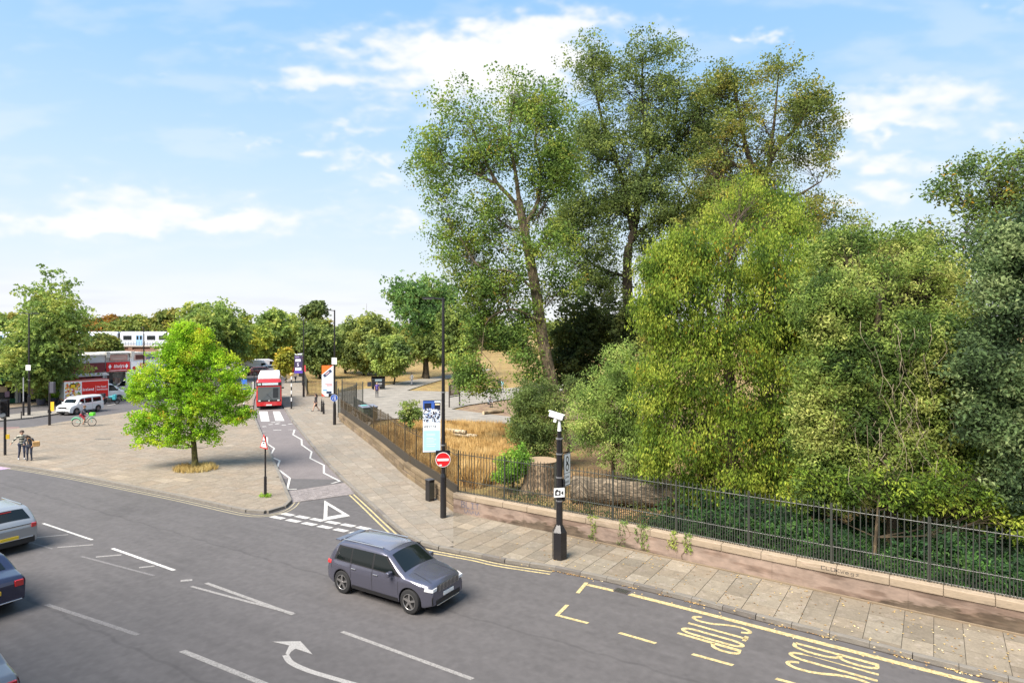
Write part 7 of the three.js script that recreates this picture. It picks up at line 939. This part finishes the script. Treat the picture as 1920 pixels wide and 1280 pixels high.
// ---------------------------------------------------------------- shops, railway, houses
const texBrick = texture(256, (u, v) => { const m = tfbm(u, v, 24, 3, 101), r = hash(Math.floor(u * 40), Math.floor(v * 64), 7); const k = 0.7 + (m - 0.5) * 0.35 + (r - 0.5) * 0.3; return [k, k * 0.93, k * 0.88]; });
const brick = mat([0.3, 0.16, 0.1], 0.92, { map: rep(texBrick, 1 / 3) }), stucco = mat([0.62, 0.6, 0.56], 0.85, { map: rep(texRender, 1 / 3) }), dimGlass = phys([0.03, 0.034, 0.036], 0.08, {});
{
  const kx = (px) => { const k = (px - 960) / FOCAL; return (k * 65 + 54.3) / (0.542 - k * 0.843); };
  const text = (w, h, bg, draw) => { const t = canvasTex(512, Math.round(512 * h / w), (c, W, H) => { c.fillStyle = bg; c.fillRect(0, 0, W, H); draw(c, W, H); }); return mat([1, 1, 1], 0.5, { map: t }); };
  function shop(x0, x1, o) {
    const w = x1 - x0, g = thing('shop', o.label, 'shop', [-54.3 + 0.542 * x0, 0.11, -65 - 0.843 * x0], Math.atan2(0.843, 0.542), 'parade of shops'), top = o.top ?? 5.0, wall = o.wall ?? stucco;
    mesh('wall', metreUv(merge([box(w, top - 2.75, 9, w / 2, (top + 2.75) / 2, -4.6), box(w, 2.8, 8, w / 2, 1.4, -5.2), box(0.2, 2.75, 0.9, 0.1, 1.375, -0.6), box(0.2, 2.75, 0.9, w - 0.1, 1.375, -0.6)])), wall, g);
    mesh('parapet', merge([box(w + 0.02, 0.14, 0.5, w / 2, top + 0.07, -0.2), box(0.4, 0.7, 0.5, 0.2, top - 0.1, -0.05)]), o.parapet ?? mat([0.66, 0.62, 0.56], 0.85), g);
    const f = panel('fascia_sign', w - 0.08, 1.15, 0.12, o.sign, o.signEdge ?? trim, g, w / 2, 3.42, -0.02); if (o.tilt) f.rotation.x = 0.08;
    if (o.art) panel('upper_panel', w - 0.7, 0.72, 0.06, o.art, trim, g, w / 2 + 0.1, 4.5, -0.08);
    mesh('stall_riser', box(w - 0.4, 0.5, 0.15, w / 2, 0.25, -0.3), o.riser ?? trim, g);
    const n = o.bays ?? 3; for (let i = 0; i < n; i++) { const a = 0.25 + (w - 0.5) * i / n, b = (w - 0.5) / n; if (o.open && i > 0) continue; const p = mesh('shop_window', box(b - 0.12, 2.1, 0.02, a + b / 2, 1.6, -0.32), dimGlass, g); mesh('mullion', merge([box(0.08, 2.3, 0.1, a, 1.6, -0.3), box(b, 0.07, 0.1, a + b / 2, 2.68, -0.3)]), o.frame ?? trim, p); }
    const r = rng(Math.round(x0 * 13 + 900)); for (let i = 0; i < (o.goods ?? 6); i++) mesh('display_goods', rbox(0.25 + r() * 0.4, 0.2 + r() * 0.5, 0.3, 0.03, 0.5 + r() * (w - 1), 0.6 + r() * 1.5, -0.28 + (o.open ? -0.6 : 0.06)), mat([0.15 + r() * 0.5, 0.12 + r() * 0.4, 0.08 + r() * 0.35], 0.7), g);
    if (o.awning) mesh('awning', merge([box(w - 0.1, 0.06, 1.1, w / 2, 2.72, 0.45, 0, 0.16), box(w - 0.1, 0.18, 0.03, w / 2, 2.58, 1.0)]), mat(o.awning, 0.8), g);
    return g;
  }
  const green = mat([0.012, 0.11, 0.05], 0.6);
  shop(-9, kx(34), { label: 'dark green shop at the picture edge with goods in its window', sign: green, signEdge: green, riser: green, frame: green, wall: mat([0.55, 0.54, 0.5], 0.85), top: 5.4, goods: 16, bays: 4, awning: [0.01, 0.13, 0.06] });
  shop(kx(34) + 0.04, kx(128), { label: 'grey shop hidden behind the big street tree', sign: mat([0.08, 0.08, 0.1], 0.6), wall: mat([0.3, 0.3, 0.33], 0.85), goods: 8 });
  shop(kx(128) + 0.04, kx(197), { label: 'maroon-fronted restaurant with gold lettering and pale awning', sign: text(4, 1.15, '#6e1f2a', (c, W, H) => { c.fillStyle = '#d9b45a'; c.font = `bold ${H * 0.55}px serif`; c.fillText('SARAY', W * 0.3, H * 0.66, W * 0.36); c.fillRect(W * 0.38, H * 0.78, W * 0.2, H * 0.06); }), awning: [0.6, 0.58, 0.56], bays: 4, top: 4.8, wall: mat([0.64, 0.64, 0.64], 0.8) });
  shop(kx(197) + 0.04, kx(243), { label: 'bright red shop front with white script lettering and diamonds', tilt: true, sign: text(2.7, 1.15, '#d8141c', (c, W, H) => { c.fillStyle = '#fff'; c.font = `italic bold ${H * 0.5}px sans-serif`; c.fillText('Meely’s', W * 0.3, H * 0.62, W * 0.46); for (const x of [0.15, 0.86]) { c.beginPath(); c.moveTo(W * x, H * 0.2); c.lineTo(W * (x + 0.07), H * 0.46); c.lineTo(W * x, H * 0.72); c.lineTo(W * (x - 0.07), H * 0.46); c.fill(); } c.fillRect(W * 0.13, H * 0.85, W * 0.76, H * 0.06); }), signEdge: mat([0.5, 0.02, 0.03], 0.5), open: true, top: 5.0, art: text(2, 0.72, '#b9998c', (c, W, H) => { c.strokeStyle = '#b0524a'; c.lineWidth = 10; c.strokeRect(20, 20, W - 40, H - 40); c.fillStyle = '#d8c8bc'; c.fillRect(90, H * 0.66, W * 0.6, 12); }), goods: 8 });
  shop(kx(243) + 0.04, kx(300), { label: 'white shop with pictures over its front, behind the plaza tree', sign: text(3.6, 1.15, '#f0eeee', (c, W, H) => { c.fillStyle = '#c8262a'; c.beginPath(); c.arc(W * 0.12, H * 0.75, H * 0.22, 0, 7); c.fill(); c.fillRect(W * 0.3, H * 0.2, W * 0.2, H * 0.55); c.fillStyle = '#f4c0b0'; c.fillRect(W * 0.34, H * 0.3, W * 0.12, H * 0.35); }), signEdge: M.whitePaint, art: text(2, 0.72, '#caa79a', (c, W, H) => { c.fillStyle = '#5a2a24'; c.fillRect(30, 20, W * 0.36, H - 40); c.fillStyle = '#6a6a86'; c.fillRect(W * 0.5, 20, W * 0.4, H - 40); }), top: 5.0, goods: 4, wall: M.whitePaint });
  shop(kx(300) + 0.04, kx(360), { label: 'plain shop at the end of the parade behind the plaza tree', sign: mat([0.5, 0.45, 0.4], 0.6), goods: 4, wall: brick, top: 5.2 });
  // pot plants before the shops
  for (const [px, Z, c, label] of [[99, 66, PAL.lime, 'bright green round shrub in a dark planter before the grey shop'], [76, 65, PAL.olive, 'yellowing shrub in a dark tub by the double-armed lamp']]) { const p = foot(px, Z, KERB), g = thing('planter', label, 'planter', p); mesh('tub', cyl(0.35, 0.45, 0.6, 0, 0, 0, 14), mat([0.05, 0.05, 0.07], 0.6), g); const r = rng(px), pts = []; for (let i = 0; i < 120; i++) { const u = inBall(r, 0.4); pts.push(V(u.x * 0.55, 0.95 + u.y * 0.45, u.z * 0.55)); } foliage(g, 'leaves', pts, clump(8, 0.14, 0.12, 0.08), c, px); }
}
{ // viaduct and train
  const y = 4.3, Z = 140, g = thing('railway_viaduct', 'brown brick railway viaduct with railing behind the shops', 'viaduct', [-110, 0, -Z]); mesh('wall', metreUv(box(88, y, 8, -10, y / 2, -4)), brick, g); mesh('parapet_coping', box(88, 0.25, 0.6, -10, y + 0.1, 0.05), mat([0.45, 0.4, 0.34], 0.9), g); for (let i = 0; i < 18; i++) mesh('pier', box(0.9, y - 0.2, 0.4, -52 + i * 5, (y - 0.2) / 2, 0.2), mat([0.22, 0.12, 0.08], 0.92), g);
  const r = []; for (let i = 0; i < 138; i++) r.push(box(0.05, 1.0, 0.05, -52 + i * 0.62, y + 0.7, 0.1)); mesh('fence_bars', merge(r), M.iron, g).userData.kind = 'stuff';
  const t = thing('train', 'white and pale blue passenger train on the viaduct', 'train', [-152, y - 0.7, -Z - 3.5]), wh = mat([0.58, 0.61, 0.66], 0.35);
  for (let k = 0; k < 4; k++) { const x0 = k * 20.3, c = mesh('carriage', merge([rbox(19.9, 3.4, 2.8, 0.4, x0 + 10, 2.3, 0), box(19.4, 0.35, 2.2, x0 + 10, 3.95, 0)]), wh, t); for (let i = 0; i < 7; i++) { if (i % 3 === 1) { mesh('door', box(1.5, 2.4, 0.05, x0 + 1.9 + i * 2.75, 2.1, 1.41), mat([0.3, 0.5, 0.72], 0.4), c); for (const q of [-0.38, 0.38]) mesh('door_window', box(0.45, 0.9, 0.05, x0 + 1.9 + i * 2.75 + q, 2.7, 1.44), glass, c); } else mesh('window', box(1.9, 0.95, 0.05, x0 + 1.9 + i * 2.75, 2.7, 1.42), glass, c); } mesh('gangway', box(0.5, 3.2, 2.3, x0 + 20.1, 2.2, 0), trim, t); mesh('waist_band', box(19.2, 0.25, 0.03, x0 + 10, 1.35, 1.41), mat([0.4, 0.45, 0.52], 0.4), c); } }
{ // houses seen between the far trees
  const house = (px, Z, w, h, c, label) => { const p = foot(px, Z, 0), g = thing('distant_house', label, 'house', p, 0.2, 'far houses'); mesh('wall', box(w, h, 7, 0, h / 2, 0), mat(c, 0.9, { map: rep(texBrick, 1) }), g); const roof = new THREE.CylinderGeometry(0.01, 5.6, 3, 4).rotateY(Math.PI / 4).scale(w / 7.9, 1, 1).translate(0, h + 1.5, 0); mesh('roof', roof, mat([0.2, 0.12, 0.09], 0.9), g); for (let i = 0; i < 3; i++) for (let j = 0; j < 2; j++) { const q = mesh('window', box(0.9, 1.3, 0.06, (i - 1) * w / 3.3, 1.6 + j * 2.7, 3.52), glass, g); mesh('frame', merge([box(1.05, 0.1, 0.05, (i - 1) * w / 3.3, 2.28 + j * 2.7, 3.55), box(1.05, 0.1, 0.08, (i - 1) * w / 3.3, 0.93 + j * 2.7, 3.55)]), M.whitePaint, q); } };
  house(502, 175, 12, 5.5, [0.36, 0.3, 0.25], 'brown house at the end of the street beyond the vans'); house(473, 168, 9, 5.5, [0.5, 0.46, 0.4], 'pale house half hidden at the end of the street'); house(745, 230, 12, 6, [0.5, 0.38, 0.3], 'pinkish house glimpsed between the park trees');
}
{ // the terrace on the near side of the road, from whose upper window the street is seen
  const g = thing('terrace', 'brick terrace facing the park from the near side of the road', 'building', [0, 0, 0], Math.atan2(-e1.z, e1.x)); const wl = 44, h = 9.2;
  mesh('wall', metreUv(box(wl, h, 8, 0, h / 2, 4.9)), mat([0.34, 0.22, 0.15], 0.92, { map: rep(texBrick, 1 / 2.5) }), g); mesh('cornice', box(wl, 0.4, 0.5, 0, h, 0.7), stucco, g);
  for (let i = -7; i <= 7; i++) for (let j = 0; j < 3; j++) { if (i === 0 && j === 2) continue; const q = mesh('window', box(1.1, j ? 1.7 : 2.3, 0.06, i * 2.8, [1.6, 4.7, 7.6][j], 0.88), glass, g); mesh('window_frame', merge([box(1.3, 0.12, 0.1, i * 2.8, [0.4, 3.8, 6.7][j], 0.85), box(1.3, 0.2, 0.1, i * 2.8, [2.85, 5.65, 8.55][j], 0.85), box(0.06, 1.6, 0.05, i * 2.8, [1.6, 4.7, 7.6][j], 0.84)]), M.whitePaint, q); }
}
// ---------------------------------------------------------------- ground cover and litter
const alongWall = (s, d) => { const W = [corner, P(1173, 1033), P(1474, 1102), P(1919, 1200), wallEnd], p = onLine(W, s), n = V(e1.z, 0, -e1.x); if (n.z > 0) n.negate(); return p.addScaledVector(n, d); };
const WL = lengthOf([corner, P(1173, 1033), P(1474, 1102), P(1919, 1200), wallEnd]);
const stuff = (name, label, pts, geo, pal, seed, o) => { const m = foliage(scene, numbered(name), pts, geo, pal, seed, o); m.userData.label = label; return m; };
{
  const r = rng(201), ivy = [], fern = [], sparse = [];
  for (let i = 0; i < 9000; i++) { const s = 8 + r() * (WL - 8), d = 0.35 + Math.pow(r(), 1.1) * 4.6, p = alongWall(s, d), hgt = 0.12 + 1.15 * clamp(fbm3(p.x * 0.55, 1, p.z * 0.55, 3) * 1.3 + 0.42) * smooth(0.2, 1.2, d), edge = smooth(7.5, 12, s + fbm3(p.x, 2, p.z, 2) * 3); if (r() > edge + 0.12) continue; p.y = 0.5 + Math.sqrt(r()) * hgt; (r() < 0.7 ? ivy : fern).push(p); }
  for (let i = 0; i < 700; i++) { const s = 0.5 + r() * 9, d = 0.4 + r() * 3, p = alongWall(s, d); if (fbm3(p.x * 0.9, 5, p.z * 0.9, 2) < 0.05) continue; p.y = 0.5 + r() * 0.4; sparse.push(p); }
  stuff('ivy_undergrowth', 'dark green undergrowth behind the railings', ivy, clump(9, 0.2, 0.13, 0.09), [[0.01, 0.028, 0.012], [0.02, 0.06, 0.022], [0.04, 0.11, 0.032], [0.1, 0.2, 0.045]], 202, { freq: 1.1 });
  stuff('fern_undergrowth', 'brighter leafy plants among the dark undergrowth', fern, clump(10, 0.22, 0.17, 0.06), [[0.02, 0.06, 0.015], [0.05, 0.14, 0.025], [0.12, 0.28, 0.05]], 203, { freq: 0.9 });
  stuff('sparse_undergrowth', 'sparse weeds behind the railings near the stump', sparse, clump(7, 0.16, 0.11, 0.06), [[0.05, 0.09, 0.02], [0.12, 0.15, 0.04], [0.25, 0.18, 0.07]], 204, {});
  // ivy trailing over the coping
  const trail = []; for (const px of [1112, 1168, 1200, 1210, 1262, 1290]) { const s = lengthOf([corner, P(px, 1033 + (px - 1173) * 0.229)]); for (let i = 0; i < 34; i++) { const t = i / 34, p = alongWall(s + (r() - 0.5) * 0.3, -0.04 + 0.2 * (1 - Math.min(1, t * 3))); p.y = t < 0.33 ? 0.99 : 0.98 - (t - 0.33) * 1.1 * (0.5 + (px % 7) / 9); trail.push(p); } }
  stuff('ivy_trails', 'thin ivy trails hanging over the wall coping', trail, clump(5, 0.07, 0.06, 0.045), PAL.far, 205, {});
  const roots = thing('bare_vines', 'thin bare brown vine stems on the wall face', 'vine'); for (const [px, w] of [[1175, 0.5], [1205, -0.2], [1285, 0.3]]) { const s = lengthOf([corner, P(px, 1033 + (px - 1173) * 0.229)]); const c = curve([alongWall(s, -0.06).setY(0.96), alongWall(s + w * 0.3, -0.03).setY(0.6), alongWall(s - w * 0.4, -0.03).setY(0.3), alongWall(s - w * 0.2, -0.03).setY(0.14)], 14); mesh('stem', tube(c, c.map(() => 0.009), 5), mat([0.14, 0.09, 0.05], 0.9), roots); }
}
{ // dry grass
  const r = rng(211), pts = [], blade = []; const g = (() => { const pos = []; for (let i = 0; i < 16; i++) { const a = r() * 6.283, d = r() * 0.16, x = Math.cos(a) * d, z = Math.sin(a) * d, h = 0.45 + r() * 0.4, bx = (r() - 0.5) * 0.3, bz = (r() - 0.5) * 0.3, w = 0.012; const ca = Math.cos(a * 3) * w, sa = Math.sin(a * 3) * w; pos.push(x - ca, 0, z - sa, x + ca, 0, z + sa, x + bx * 0.4 + ca * 0.7, h * 0.6, z + bz * 0.4 + sa * 0.7, x - ca, 0, z - sa, x + bx * 0.4 + ca * 0.7, h * 0.6, z + bz * 0.4 + sa * 0.7, x + bx * 0.4 - ca * 0.7, h * 0.6, z + bz * 0.4 - sa * 0.7, x + bx * 0.4 - ca * 0.7, h * 0.6, z + bz * 0.4 - sa * 0.7, x + bx * 0.4 + ca * 0.7, h * 0.6, z + bz * 0.4 + sa * 0.7, x + bx, h, z + bz); } const q = new THREE.BufferGeometry(); q.setAttribute('position', new THREE.Float32BufferAttribute(pos, 3)); q.computeVertexNormals(); return q; })();
  const poly = [[700, 806], [760, 796], [850, 797], [960, 802], [975, 830], [960, 900], [900, 915], [862, 905], [780, 868], [735, 838]].map((p) => P(p[0], p[1], 0.5)), xs = poly.map((p) => p.x), zs = poly.map((p) => p.z), inside = (x, z) => { let c = false; for (let i = 0, j = poly.length - 1; i < poly.length; j = i++) { const a = poly[i], b = poly[j]; if ((a.z > z) !== (b.z > z) && x < (b.x - a.x) * (z - a.z) / (b.z - a.z) + a.x) c = !c; } return c; };
  for (let i = 0; i < 42000 && pts.length < 13000; i++) { const x = lerp(Math.min(...xs), Math.max(...xs), r()), z = lerp(Math.min(...zs), Math.max(...zs), r()); if (!inside(x, z) || Math.hypot(x - P(862, 826, 0.6).x, z - P(862, 826, 0.6).z) < 1.7 || fbm3(x * 0.5, 3, z * 0.5, 2) < -0.3 || inPark(x, z) < 0.5) continue; pts.push(V(x, parkH(x, z) + KERB - 0.03, z)); }
  stuff('dry_grass', 'tall dry straw-coloured grass behind the railings', pts, g, [[0.3, 0.17, 0.05], [0.46, 0.28, 0.09], [0.6, 0.4, 0.15], [0.66, 0.48, 0.22]], 212, { tilt: 0.25, material: mat([1, 1, 1], 0.9, { side: THREE.DoubleSide }) });
  const tree = []; const tp = P(366, 880, KERB); for (let i = 0; i < 420; i++) { const a = r() * 6.283, d = Math.sqrt(r()); tree.push(V(tp.x + Math.cos(a) * d * 1.15, KERB - 0.02, tp.z + Math.sin(a) * d * 0.95)); }
  stuff('tree_pit_grass', 'dry grass round the foot of the plaza tree', tree, g, [[0.3, 0.2, 0.06], [0.5, 0.36, 0.12], [0.6, 0.48, 0.2]], 213, { tilt: 0.4, scale: 0.42, material: mat([1, 1, 1], 0.9, { side: THREE.DoubleSide }) });
}
{ // fallen leaves and litter
  const r = rng(221), leaf = clump(1, 0.001, 0.07, 0.05), on = [], park = [], gut = [];
  const flatClump = (() => { const q = new THREE.BufferGeometry(); q.setAttribute('position', new THREE.Float32BufferAttribute([-0.035, 0, 0, 0, 0.008, 0.022, 0.035, 0, 0, -0.035, 0, 0, 0.035, 0, 0, 0, 0.008, -0.022], 3)); q.computeVertexNormals(); return q; })();
  for (let i = 0; i < 520; i++) { const s = Math.pow(r(), 0.55) * WL, p = alongWall(s, -0.1 - Math.pow(r(), 1.3) * 3.4); if (p.x < -1) continue; p.y = KERB + 0.012; on.push(p); }
  for (let i = 0; i < 900; i++) { const t = r(), k = curveKerb(t), p = k.add(V((r() - 0.5) * 0.24, 0.012, (r() - 0.5) * 0.2)); if (fbm3(p.x * 0.9, 8, p.z * 0.9, 2) < 0.0) continue; gut.push(p); }
  for (let i = 0; i < 9000; i++) { const s = r() * WL, d = 0.4 + r() * 9, p = alongWall(s, d); p.y = parkH(p.x, p.z) + KERB + 0.01 + r() * 0.02; park.push(p); }
  const pal = [[0.16, 0.09, 0.035], [0.34, 0.2, 0.08], [0.5, 0.36, 0.14], [0.6, 0.5, 0.3]], lm = { tilt: 0.15, material: mat([1, 1, 1], 0.85, { side: THREE.DoubleSide }) };
  stuff('pavement_leaves', 'fallen leaves scattered on the park pavement', on, flatClump, pal, 222, lm); stuff('gutter_leaves', 'fallen leaves drifted in the gutter by the bus stop', gut, flatClump, pal, 223, lm); stuff('park_leaf_litter', 'brown leaf litter under the park trees', park, flatClump, [[0.14, 0.08, 0.035], [0.3, 0.17, 0.07], [0.45, 0.27, 0.12]], 224, { ...lm, scale: 1.5 });
}
function curveKerb(t) { const L = lengthOf(kerbFront.slice(0, 8)); const p = onLine(kerbFront.slice(0, 8), t * L), n = V(-e1.z, 0, e1.x); if (n.z < 0) n.negate(); return p.addScaledVector(n, 0.14); }
renderer.render(scene, camera);
